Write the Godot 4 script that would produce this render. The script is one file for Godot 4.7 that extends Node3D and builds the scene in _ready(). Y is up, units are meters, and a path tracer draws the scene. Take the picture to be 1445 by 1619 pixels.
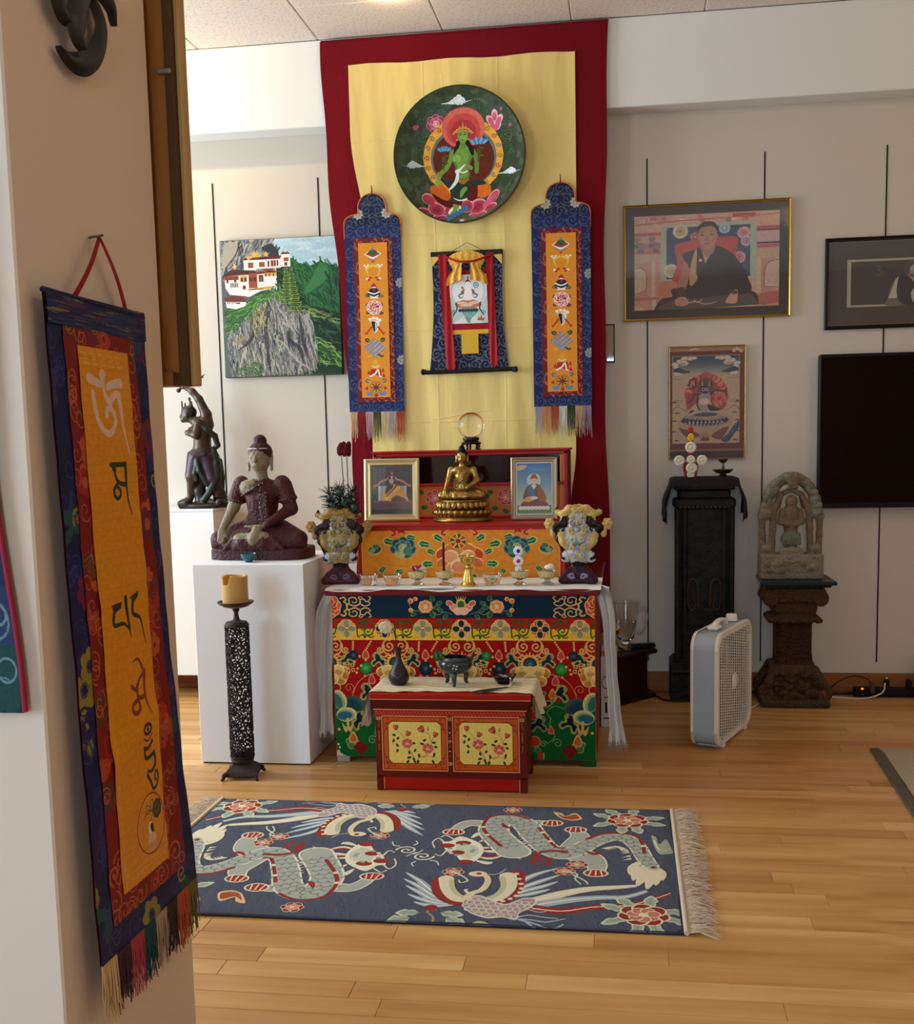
extends Node3D
# A meeting room with a painted altar: y up, metres, the back wall at z = 0, the floor at y = 0.
var rng := RandomNumberGenerator.new()
var G := {}   # shared materials and textures

func window_light(called: String, at: Vector3, turn: Vector3, size: Vector2, col: Color, power: float) -> void:
	var l := AreaLight3D.new()
	l.name = called
	l.area_size = size
	l.light_color = col
	l.light_energy = power
	l.shadow_enabled = true
	l.area_range = 20.0
	add_child(l)
	l.position = at
	l.rotation_degrees = turn

func _ready() -> void:
	rng.seed = 7
	var cam := Camera3D.new()
	cam.name = "camera"
	add_child(cam)
	cam.transform = Transform3D(Basis(Vector3(0.989502, -0.021392, -0.142927), Vector3(0.004666, 0.993198, -0.116348), Vector3(0.144444, 0.114460, 0.982871)), Vector3(0, 1.35, 5.95))
	# the lens sits a little below the middle of the picture, which is a crop
	cam.set_frustum(0.1 * 1619.0 / 1758.2, Vector2(-12.2, 93.4) * 0.1 / 1758.2, 0.1, 60.0)
	cam.current = true

	var env := Environment.new()
	var sky := Sky.new()
	var ps := ProceduralSkyMaterial.new()
	ps.sky_top_color = Color(0.55, 0.68, 0.9)
	ps.sky_horizon_color = Color(0.85, 0.9, 0.96)
	ps.ground_bottom_color = Color(0.45, 0.45, 0.42)
	ps.ground_horizon_color = Color(0.7, 0.72, 0.72)
	sky.sky_material = ps
	env.background_mode = Environment.BG_SKY
	env.sky = sky
	env.background_energy_multiplier = 1.0
	env.tonemap_mode = Environment.TONE_MAPPER_LINEAR
	env.tonemap_exposure = 1.12
	env.sdfgi_enabled = true
	env.ssao_enabled = true
	env.ssil_enabled = true
	var we := WorldEnvironment.new()
	we.name = "environment"
	we.environment = env
	add_child(we)

	# daylight from unseen windows, placed to light the room from left and front
	window_light("unseen_daylight_west", Vector3(-4.5, 1.85, 1.45), Vector3(0, -90, 0), Vector2(2.0, 2.0), Color(0.86, 0.94, 1.0), 16.0)
	window_light("unseen_daylight_west_front", Vector3(-4.5, 1.75, 7.1), Vector3(0, -90, 0), Vector2(3.0, 2.2), Color(0.72, 0.87, 1.0), 19.0)
	window_light("unseen_daylight_south", Vector3(-0.13, 1.7, 8.9), Vector3(0, 0, 0), Vector2(1.0, 1.4), Color(0.76, 0.89, 1.0), 7.0)

	surfaces()
	room()
	backdrop()
	altar()
	altar_things()
	cabinet()
	rugs()
	wall_pictures()
	left_side()
	right_side()
	partition()
# ---------------------------------------------------------------- helpers
func numbered(p: Node, called: String) -> String:
	if not p.has_node(NodePath(called)): return called
	var i := 1
	while p.has_node(NodePath("%s_%03d" % [called, i])): i += 1
	return "%s_%03d" % [called, i]

func tag(o: Node3D, label := "", category := "", group := "", kind := "") -> Node3D:
	if label: o.set_meta("label", label)
	if category: o.set_meta("category", category)
	if group: o.set_meta("group", group)
	if kind: o.set_meta("kind", kind)
	return o

func thing(called: String, label: String, category: String, at := Vector3.ZERO, turn := 0.0, group := "") -> Node3D:
	var o := Node3D.new()
	o.name = numbered(self, called)
	add_child(o)
	o.position = at
	o.rotation.y = turn
	return tag(o, label, category, group)

func part(called: String, mesh, m: Material, parent: Node = self, at := Vector3.ZERO) -> MeshInstance3D:
	var o := MeshInstance3D.new()
	o.name = numbered(parent, called)
	o.mesh = mesh.mesh() if mesh is MB else mesh
	o.material_override = m
	parent.add_child(o)
	o.position = at
	return o

func struct(called: String, mesh, m: Material, at := Vector3.ZERO) -> MeshInstance3D:
	var o := part(called, mesh, m, self, at)
	o.set_meta("kind", "structure")
	return o

func mat(col: Color, rough := 0.6, metal := 0.0, tex: Texture2D = null) -> StandardMaterial3D:
	var m := StandardMaterial3D.new()
	m.albedo_color = col
	m.roughness = rough
	m.metallic = metal
	if metal < 0.3 and rough > 0.2: m.metallic_specular = 0.32
	if tex: m.albedo_texture = tex
	return m

func vmat(rough := 0.6, metal := 0.0) -> StandardMaterial3D:
	var m := mat(Color.WHITE, rough, metal)
	m.vertex_color_use_as_albedo = true
	return m

func tri(m: StandardMaterial3D, scale: float, world := false) -> StandardMaterial3D:
	m.uv1_triplanar = true
	m.uv1_world_triplanar = world
	m.uv1_scale = Vector3.ONE * scale
	return m

func bump(m: StandardMaterial3D, t: Texture2D, amount: float) -> StandardMaterial3D:
	m.heightmap_enabled = true
	m.heightmap_texture = t
	m.heightmap_scale = amount
	return m

func hx(s: String) -> Color: return Color.html(s)

func noise_img(w: int, h: int, freq: float, sd: int, oct := 4, sx := 1.0, sy := 1.0) -> Image:
	var f := FastNoiseLite.new()
	f.seed = sd
	f.noise_type = FastNoiseLite.TYPE_SIMPLEX_SMOOTH
	f.frequency = freq
	f.fractal_octaves = oct
	var im := f.get_seamless_image(int(w / sx), int(h / sy))
	if sx != 1.0 or sy != 1.0: im.resize(w, h, Image.INTERPOLATE_CUBIC)
	return im

# a two to five colour ramp laid over noise
func ramp_tex(w: int, h: int, freq: float, sd: int, cols: Array, oct := 4, sx := 1.0, sy := 1.0) -> ImageTexture:
	var im := noise_img(w, h, freq, sd, oct, sx, sy)
	var src := im.get_data()
	var n := src.size() / (w * h)
	var lut := PackedByteArray()
	for i in 256:
		var t := i / 255.0 * (cols.size() - 1)
		var k := mini(int(t), cols.size() - 2)
		var c: Color = cols[k].lerp(cols[k + 1], t - k)
		lut.append_array([int(c.r * 255), int(c.g * 255), int(c.b * 255)])
	var out := PackedByteArray()
	out.resize(w * h * 3)
	for i in w * h:
		var q := src[i * n] * 3
		out[i * 3] = lut[q]
		out[i * 3 + 1] = lut[q + 1]
		out[i * 3 + 2] = lut[q + 2]
	return ImageTexture.create_from_image(Image.create_from_data(w, h, false, Image.FORMAT_RGB8, out))

func grey_tex(w: int, h: int, freq: float, sd: int, oct := 4, sx := 1.0, sy := 1.0) -> ImageTexture:
	var im := noise_img(w, h, freq, sd, oct, sx, sy)
	im.convert(Image.FORMAT_L8)
	return ImageTexture.create_from_image(im)

class Cv:
	static func P2(s: String) -> PackedVector2Array:
		var r := PackedVector2Array()
		for w in s.split(" ", false):
			var q := w.split(",")
			r.append(Vector2(float(q[0]), float(q[1])))
		return r

	static func smooth2(p: PackedVector2Array, closed: bool, sub := 6) -> PackedVector2Array:
		var r := PackedVector2Array()
		var n := p.size()
		for i in (n if closed else n - 1):
			var a := p[(i - 1 + n) % n] if closed else p[maxi(i - 1, 0)]
			var b := p[i]
			var c := p[(i + 1) % n]
			var d := p[(i + 2) % n] if closed else p[mini(i + 2, n - 1)]
			for k in sub: r.append(b.cubic_interpolate(c, a, d, k / float(sub)))
		if not closed: r.append(p[n - 1])
		return r

	static func smooth3(p: Array, sub := 8) -> PackedVector3Array:
		var r := PackedVector3Array()
		var n := p.size()
		for i in n - 1:
			var a: Vector3 = p[maxi(i - 1, 0)]
			var b: Vector3 = p[i]
			var c: Vector3 = p[i + 1]
			var d: Vector3 = p[mini(i + 2, n - 1)]
			for k in sub: r.append(b.cubic_interpolate(c, a, d, k / float(sub)))
		r.append(p[n - 1])
		return r

static func P2(s: String) -> PackedVector2Array: return Cv.P2(s)
static func smooth2(p: PackedVector2Array, closed: bool, sub := 6) -> PackedVector2Array: return Cv.smooth2(p, closed, sub)
static func smooth3(p: Array, sub := 8) -> PackedVector3Array: return Cv.smooth3(p, sub)

# ---------------------------------------------------------------- mesh builder
class MB:
	var v := PackedVector3Array()
	var n := PackedVector3Array()
	var uv := PackedVector2Array()
	var c := PackedColorArray()
	var ix := PackedInt32Array()
	var col := Color.WHITE
	var xf := Transform3D()

	func vert(p: Vector3, nn: Vector3, t := Vector2.ZERO) -> int:
		v.append(xf * p)
		n.append((xf.basis * nn).normalized())
		uv.append(t)
		c.append(col)
		return v.size() - 1

	func tri(a: int, b: int, d: int) -> void:
		var g := (v[b] - v[a]).cross(v[d] - v[a])
		if g.dot(n[a] + n[b] + n[d]) > 0.0: ix.append_array([a, d, b])
		else: ix.append_array([a, b, d])

	func quad(a: int, b: int, d: int, e: int) -> void:
		tri(a, b, d)
		tri(a, d, e)

	func face(p: Array, nn: Vector3, u0 := Vector2.ZERO, u1 := Vector2.ONE) -> void:
		var t := [Vector2(u0.x, u1.y), Vector2(u1.x, u1.y), Vector2(u1.x, u0.y), Vector2(u0.x, u0.y)]
		var k := []
		for i in p.size(): k.append(vert(p[i], nn, t[i % 4]))
		tri(k[0], k[1], k[2])
		if p.size() > 3: tri(k[0], k[2], k[3])

	# a box with chamfered edges; every face carries the whole 0..1 square
	func box(ctr: Vector3, s: Vector3, b := 0.0) -> MB:
		var h := s / 2.0
		b = minf(b, minf(h.x, minf(h.y, h.z)) * 0.95)
		for ax in 3:
			for sg in [-1.0, 1.0]:
				var nn := Vector3.ZERO
				nn[ax] = sg
				var e1 := (ax + 1) % 3
				var e2 := (ax + 2) % 3
				if ax == 1:
					e1 = 0
					e2 = 2
				elif ax == 0:
					e1 = 2
					e2 = 1
				var q := []
				for k in [[-1, -1], [1, -1], [1, 1], [-1, 1]]:
					var p := Vector3.ZERO
					p[ax] = sg * h[ax]
					p[e1] = k[0] * (h[e1] - b)
					p[e2] = k[1] * (h[e2] - b)
					q.append(ctr + p)
				face(q, nn)
		if b > 0.0:
			for ax in 3:
				var e1 := (ax + 1) % 3
				var e2 := (ax + 2) % 3
				for s1 in [-1.0, 1.0]:
					for s2 in [-1.0, 1.0]:
						var nn := Vector3.ZERO
						nn[e1] = s1
						nn[e2] = s2
						var q := []
						for k in [[-1, 0], [1, 0], [1, 1], [-1, 1]]:
							var p := Vector3.ZERO
							p[ax] = k[0] * (h[ax] - b)
							p[e1] = s1 * (h[e1] - (b if k[1] else 0.0))
							p[e2] = s2 * (h[e2] - (0.0 if k[1] else b))
							q.append(ctr + p)
						face(q, nn.normalized())
			for sx in [-1.0, 1.0]:
				for sy in [-1.0, 1.0]:
					for sz in [-1.0, 1.0]:
						var g := Vector3(sx, sy, sz)
						face([ctr + g * (h - Vector3(0, b, b)), ctr + g * (h - Vector3(b, 0, b)), ctr + g * (h - Vector3(b, b, 0))], g.normalized())
		return self

	func rot(profile: PackedVector2Array, seg := 24, crease := 0.75, arc := TAU, squash := 1.0) -> MB:
		return lathe(profile, seg, crease, arc, squash)

	# profile points are (radius, height); joints sharper than crease (cosine) stay sharp
	func lathe(p: PackedVector2Array, seg := 24, crease := 0.75, arc := TAU, squash := 1.0) -> MB:
		var m := p.size()
		var nr := PackedVector2Array()
		for i in m - 1:
			var d := p[i + 1] - p[i]
			nr.append(Vector2(d.y, -d.x).normalized())
		for i in m - 1:
			var n0 := nr[i]
			var n1 := nr[i]
			if i > 0 and nr[i - 1].dot(nr[i]) > crease: n0 = (nr[i - 1] + nr[i]).normalized()
			if i < m - 2 and nr[i + 1].dot(nr[i]) > crease: n1 = (nr[i + 1] + nr[i]).normalized()
			var base := v.size()
			for k in seg + 1:
				var a := arc * k / seg
				var ca := cos(a)
				var sa := sin(a) * squash
				vert(Vector3(p[i].x * ca, p[i].y, p[i].x * sa), Vector3(n0.x * ca, n0.y, n0.x * sa), Vector2(k / float(seg), i / float(m - 1)))
				vert(Vector3(p[i + 1].x * ca, p[i + 1].y, p[i + 1].x * sa), Vector3(n1.x * ca, n1.y, n1.x * sa), Vector2(k / float(seg), (i + 1) / float(m - 1)))
			for k in seg:
				var q := base + k * 2
				if p[i].x > 0.0: tri(q, q + 1, q + 2)
				if p[i + 1].x > 0.0: tri(q + 1, q + 3, q + 2)
		return self

	func tube(path: PackedVector3Array, r0: float, r1 := -1.0, seg := 8, caps := true, flat := 1.0, side := Vector3.UP) -> MB:
		if r1 < 0.0: r1 = r0
		var m := path.size()
		var up := side
		var base := v.size()
		for i in m:
			var t := (path[mini(i + 1, m - 1)] - path[maxi(i - 1, 0)]).normalized()
			if absf(t.dot(up)) > 0.98: up = Vector3.RIGHT if absf(t.x) < 0.9 else Vector3.UP
			var bx := t.cross(up).normalized()
			up = bx.cross(t).normalized()
			var r := lerpf(r0, r1, i / float(maxi(m - 1, 1)))
			for k in seg + 1:
				var a := TAU * k / seg
				var nn := bx * cos(a) + up * sin(a) * flat
				vert(path[i] + nn * r, bx * cos(a) * flat + up * sin(a), Vector2(k / float(seg), i / float(m - 1)))
		for i in m - 1:
			for k in seg:
				var q := base + i * (seg + 1) + k
				quad(q, q + 1, q + seg + 2, q + seg + 1)
		if caps:
			for e in [0, m - 1]:
				var t := (path[1] - path[0]).normalized() if e else (path[0] - path[1]).normalized()
				if e: t = (path[m - 1] - path[m - 2]).normalized()
				var b0 := v.size()
				var ctr := vert(path[e], t)
				for k in seg + 1:
					var w := v[base + e * (seg + 1) + k]
					v.append(w)
					n.append((xf.basis * t).normalized())
					uv.append(Vector2.ZERO)
					c.append(col)
				for k in seg: tri(ctr, b0 + 1 + k, b0 + 2 + k)
		return self

	# an outline in x,y given thickness in z, edges chamfered on the +z side
	func prism(poly: PackedVector2Array, z0: float, z1: float, bev := 0.0, smooth := false) -> MB:
		var idx := Geometry2D.triangulate_polygon(poly)
		var inner := poly
		if bev > 0.0:
			var ins := PackedVector2Array()
			var m := poly.size()
			var sg := -1.0 if Geometry2D.is_polygon_clockwise(poly) else 1.0
			for i in m:
				var d := (poly[(i + 1) % m] - poly[(i - 1 + m) % m]).normalized()
				ins.append(poly[i] + Vector2(-d.y, d.x) * bev * sg)
			inner = ins
			var ti := Geometry2D.triangulate_polygon(inner)
			if ti.size(): idx = ti
		var mn := poly[0]
		var mx := poly[0]
		for q in poly:
			mn = mn.min(q)
			mx = mx.max(q)
		var sz := (mx - mn).max(Vector2(1e-6, 1e-6))
		for side in 2:
			var z := z1 if side else z0
			var src := inner if side else poly
			var base := v.size()
			for q in src:
				var t := (q - mn) / sz
				vert(Vector3(q.x, q.y, z), Vector3(0, 0, 1.0 if z1 > z0 else -1.0) * (1.0 if side else -1.0), Vector2(t.x, 1.0 - t.y))
			for i in idx.size() / 3: tri(base + idx[i * 3], base + idx[i * 3 + 1], base + idx[i * 3 + 2])
		var m := poly.size()
		var cw := -1.0 if Geometry2D.is_polygon_clockwise(poly) else 1.0
		var zm := z1 - signf(z1 - z0) * bev
		for i in m:
			var a := poly[i]
			var b := poly[(i + 1) % m]
			var d := (b - a).normalized()
			var na := Vector2(d.y, -d.x) * cw
			var nb := na
			if smooth:
				var d0 := (a - poly[(i - 1 + m) % m]).normalized()
				var d1 := (poly[(i + 2) % m] - b).normalized()
				var q0 := Vector2(d0.y, -d0.x) * cw
				var q1 := Vector2(d1.y, -d1.x) * cw
				if q0.dot(na) > 0.6: na = (na + q0).normalized()
				if q1.dot(nb) > 0.6: nb = (nb + q1).normalized()
			var t0 := (a - mn) / sz
			var t1 := (b - mn) / sz
			var u0 := Vector2(t0.x, 1.0 - t0.y)
			var u1 := Vector2(t1.x, 1.0 - t1.y)
			var na3 := Vector3(na.x, na.y, 0)
			var nb3 := Vector3(nb.x, nb.y, 0)
			quad(vert(Vector3(a.x, a.y, z0), na3, u0), vert(Vector3(b.x, b.y, z0), nb3, u1), vert(Vector3(b.x, b.y, zm), nb3, u1), vert(Vector3(a.x, a.y, zm), na3, u0))
			if bev > 0.0:
				var f := Vector3(0, 0, signf(z1 - z0))
				var a2 := inner[i]
				var b2 := inner[(i + 1) % m]
				quad(vert(Vector3(a.x, a.y, zm), na3 + f, u0), vert(Vector3(b.x, b.y, zm), nb3 + f, u1), vert(Vector3(b2.x, b2.y, z1), nb3 + f, u1), vert(Vector3(a2.x, a2.y, z1), na3 + f, u0))
		return self

	# a sheet given by a function of u,v in 0..1
	func sheet(nu: int, nv: int, fn: Callable, out := Vector3.ZERO) -> MB:
		var pos := PackedVector3Array()
		for j in nv + 1:
			for i in nu + 1: pos.append(fn.call(i / float(nu), j / float(nv)))
		var base := v.size()
		for j in nv + 1:
			for i in nu + 1:
				var a := pos[j * (nu + 1) + mini(i + 1, nu)] - pos[j * (nu + 1) + maxi(i - 1, 0)]
				var b := pos[mini(j + 1, nv) * (nu + 1) + i] - pos[maxi(j - 1, 0) * (nu + 1) + i]
				var g := b.cross(a)
				if out != Vector3.ZERO and g.dot(out) < 0.0: g = -g
				if g.length() < 1e-12: g = Vector3.UP
				vert(pos[j * (nu + 1) + i], g.normalized(), Vector2(i / float(nu), j / float(nv)))
		for j in nv:
			for i in nu:
				var q := base + j * (nu + 1) + i
				quad(q, q + 1, q + nu + 2, q + nu + 1)
		return self

	func ball(ctr: Vector3, r: Vector3, su := 16, sv := 10) -> MB:
		var base := v.size()
		for j in sv + 1:
			for i in su + 1:
				var th := PI * j / sv
				var ph := TAU * i / su
				var d := Vector3(sin(th) * cos(ph), cos(th), sin(th) * sin(ph))
				vert(ctr + d * r, d / r, Vector2(i / float(su), j / float(sv)))
		for j in sv:
			for i in su:
				var q := base + j * (su + 1) + i
				if j > 0: tri(q, q + 1, q + su + 2)
				if j < sv - 1: tri(q, q + su + 2, q + su + 1)
		return self

	func mesh() -> ArrayMesh:
		var a := []
		a.resize(Mesh.ARRAY_MAX)
		a[Mesh.ARRAY_VERTEX] = v
		a[Mesh.ARRAY_NORMAL] = n
		a[Mesh.ARRAY_TEX_UV] = uv
		a[Mesh.ARRAY_COLOR] = c
		a[Mesh.ARRAY_INDEX] = ix
		var m := ArrayMesh.new()
		m.add_surface_from_arrays(Mesh.PRIMITIVE_TRIANGLES, a)
		return m

func bx(ctr: Vector3, s: Vector3, b := 0.0) -> MB: return MB.new().box(ctr, s, b)
func lathe(s: String, seg := 24, crease := 0.75) -> MB: return MB.new().lathe(P2(s), seg, crease)

# ---------------------------------------------------------------- carved and cast figures: distance field, surface nets
class Sculpt:
	var o: Vector3
	var h: float
	var nx: int
	var ny: int
	var nz: int
	var d := PackedFloat32Array()
	var id := PackedByteArray()
	var k := 0.01
	var xf := Transform3D()

	func _init(lo: Vector3, hi: Vector3, cell: float) -> void:
		o = lo
		h = cell
		nx = int((hi.x - lo.x) / cell) + 2
		ny = int((hi.y - lo.y) / cell) + 2
		nz = int((hi.z - lo.z) / cell) + 2
		d.resize(nx * ny * nz)
		d.fill(10.0)
		id.resize(nx * ny * nz)

	func _range(lo: Vector3, hi: Vector3) -> Array:
		var m := k + 2.5 * h
		var a := ((lo - Vector3.ONE * m - o) / h).floor()
		var b := ((hi + Vector3.ONE * m - o) / h).ceil()
		return [clampi(int(a.x), 0, nx), clampi(int(a.y), 0, ny), clampi(int(a.z), 0, nz), clampi(int(b.x) + 1, 0, nx), clampi(int(b.y) + 1, 0, ny), clampi(int(b.z) + 1, 0, nz)]

	func _put(q: int, e: float, c: int) -> void:
		var a := d[q]
		if c < 0:
			if -e > a: d[q] = -e
			return
		if e < a: id[q] = c
		var t := maxf(k - absf(a - e), 0.0) / k
		d[q] = minf(a, e) - t * t * k * 0.25

	func cap(a: Vector3, b: Vector3, ra: float, rb: float, c := 0) -> void:
		a = xf * a
		b = xf * b
		var r := Vector3.ONE * maxf(ra, rb)
		var g := _range(a.min(b) - r, a.max(b) + r)
		var ba := b - a
		var l2 := maxf(ba.length_squared(), 1e-9)
		for z in range(g[2], g[5]):
			for y in range(g[1], g[4]):
				var q: int = (z * ny + y) * nx + g[0]
				var pa := o + Vector3(g[0], y, z) * h - a
				for x in range(g[0], g[3]):
					var t := clampf(pa.dot(ba) / l2, 0.0, 1.0)
					var e := (pa - ba * t).length() - lerpf(ra, rb, t)
					_put(q, e, c)
					q += 1
					pa.x += h

	func path(p: Array, r: Array, c := 0) -> void:
		for i in p.size() - 1: cap(p[i], p[i + 1], r[i], r[i + 1], c)

	func ell(ctr: Vector3, r: Vector3, c := 0, b := Basis()) -> void:
		ctr = xf * ctr
		b = xf.basis * b
		var ext := b.x.abs() * r.x + b.y.abs() * r.y + b.z.abs() * r.z
		var g := _range(ctr - ext, ctr + ext)
		var bt := b.transposed()
		var mr := minf(r.x, minf(r.y, r.z))
		for z in range(g[2], g[5]):
			for y in range(g[1], g[4]):
				var q: int = (z * ny + y) * nx + g[0]
				for x in range(g[0], g[3]):
					var p := bt * (o + Vector3(x, y, z) * h - ctr)
					var k0 := (p / r).length()
					var k1 := (p / (r * r)).length()
					var e := k0 * (k0 - 1.0) / k1 if k1 > 1e-6 else -mr
					_put(q, e, c)
					q += 1

	func box(ctr: Vector3, s: Vector3, rr := 0.0, c := 0, b := Basis()) -> void:
		ctr = xf * ctr
		b = xf.basis * b
		var hs := s / 2.0
		var ext := b.x.abs() * hs.x + b.y.abs() * hs.y + b.z.abs() * hs.z
		var g := _range(ctr - ext, ctr + ext)
		var bt := b.transposed()
		hs -= Vector3.ONE * rr
		for z in range(g[2], g[5]):
			for y in range(g[1], g[4]):
				var q: int = (z * ny + y) * nx + g[0]
				for x in range(g[0], g[3]):
					var w := (bt * (o + Vector3(x, y, z) * h - ctr)).abs() - hs
					var e := w.max(Vector3.ZERO).length() + minf(maxf(w.x, maxf(w.y, w.z)), 0.0) - rr
					_put(q, e, c)
					q += 1

	func mesh(pal: Array) -> ArrayMesh:
		var vi := PackedInt32Array()
		vi.resize(d.size())
		vi.fill(-1)
		var v := PackedVector3Array()
		var cl := PackedColorArray()
		var sy := nx
		var sz := nx * ny
		var off := [0, 1, sy, sy + 1, sz, sz + 1, sz + sy, sz + sy + 1]
		var lim := 3.0 * h
		var edges := [[0, 1], [2, 3], [4, 5], [6, 7], [0, 2], [1, 3], [4, 6], [5, 7], [0, 4], [1, 5], [2, 6], [3, 7]]
		var cor := []
		for i in 8: cor.append(Vector3(i & 1, (i >> 1) & 1, i >> 2))
		for z in nz - 1:
			for y in ny - 1:
				var q := (z * ny + y) * nx
				for x in nx - 1:
					if absf(d[q]) < lim:
						var mask := 0
						for i in 8:
							if d[q + off[i]] < 0.0: mask |= 1 << i
						if mask != 0 and mask != 255:
							var s := Vector3.ZERO
							var m := 0
							for e in edges:
								var a: int = e[0]
								var b: int = e[1]
								if ((mask >> a) & 1) != ((mask >> b) & 1):
									var da := d[q + off[a]]
									var db := d[q + off[b]]
									s += cor[a].lerp(cor[b], da / (da - db))
									m += 1
							vi[q] = v.size()
							v.append(o + (Vector3(x, y, z) + s / m) * h)
							var best := 0
							for i in 8:
								if (mask >> i) & 1: best = id[q + off[i]]
							cl.append(pal[best] if best < pal.size() else Color.WHITE)
					q += 1
		var ix := PackedInt32Array()
		for z in range(1, nz - 1):
			for y in range(1, ny - 1):
				var q := (z * ny + y) * nx + 1
				for x in range(1, nx - 1):
					if vi[q] >= 0 or absf(d[q]) < lim:
						var ins := d[q] < 0.0
						for ax in 3:
							var st: int = [1, sy, sz][ax]
							if (d[q + st] < 0.0) == ins: continue
							var u: int = [sy, sz, 1][ax]
							var w: int = [sz, 1, sy][ax]
							var a := vi[q]
							var b := vi[q - u]
							var c2 := vi[q - u - w]
							var e := vi[q - w]
							if a < 0 or b < 0 or c2 < 0 or e < 0: continue
							if ins: ix.append_array([a, c2, b, a, e, c2])
							else: ix.append_array([a, b, c2, a, c2, e])
					q += 1
		var n := PackedVector3Array()
		n.resize(v.size())
		for i in ix.size() / 3:
			var a := ix[i * 3]
			var b := ix[i * 3 + 1]
			var c2 := ix[i * 3 + 2]
			var g := (v[c2] - v[a]).cross(v[b] - v[a])
			n[a] += g
			n[b] += g
			n[c2] += g
		for i in n.size(): n[i] = n[i].normalized()
		var arr := []
		arr.resize(Mesh.ARRAY_MAX)
		arr[Mesh.ARRAY_VERTEX] = v
		arr[Mesh.ARRAY_NORMAL] = n
		arr[Mesh.ARRAY_COLOR] = cl
		arr[Mesh.ARRAY_INDEX] = ix
		var am := ArrayMesh.new()
		am.add_surface_from_arrays(Mesh.PRIMITIVE_TRIANGLES, arr)
		return am

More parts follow.
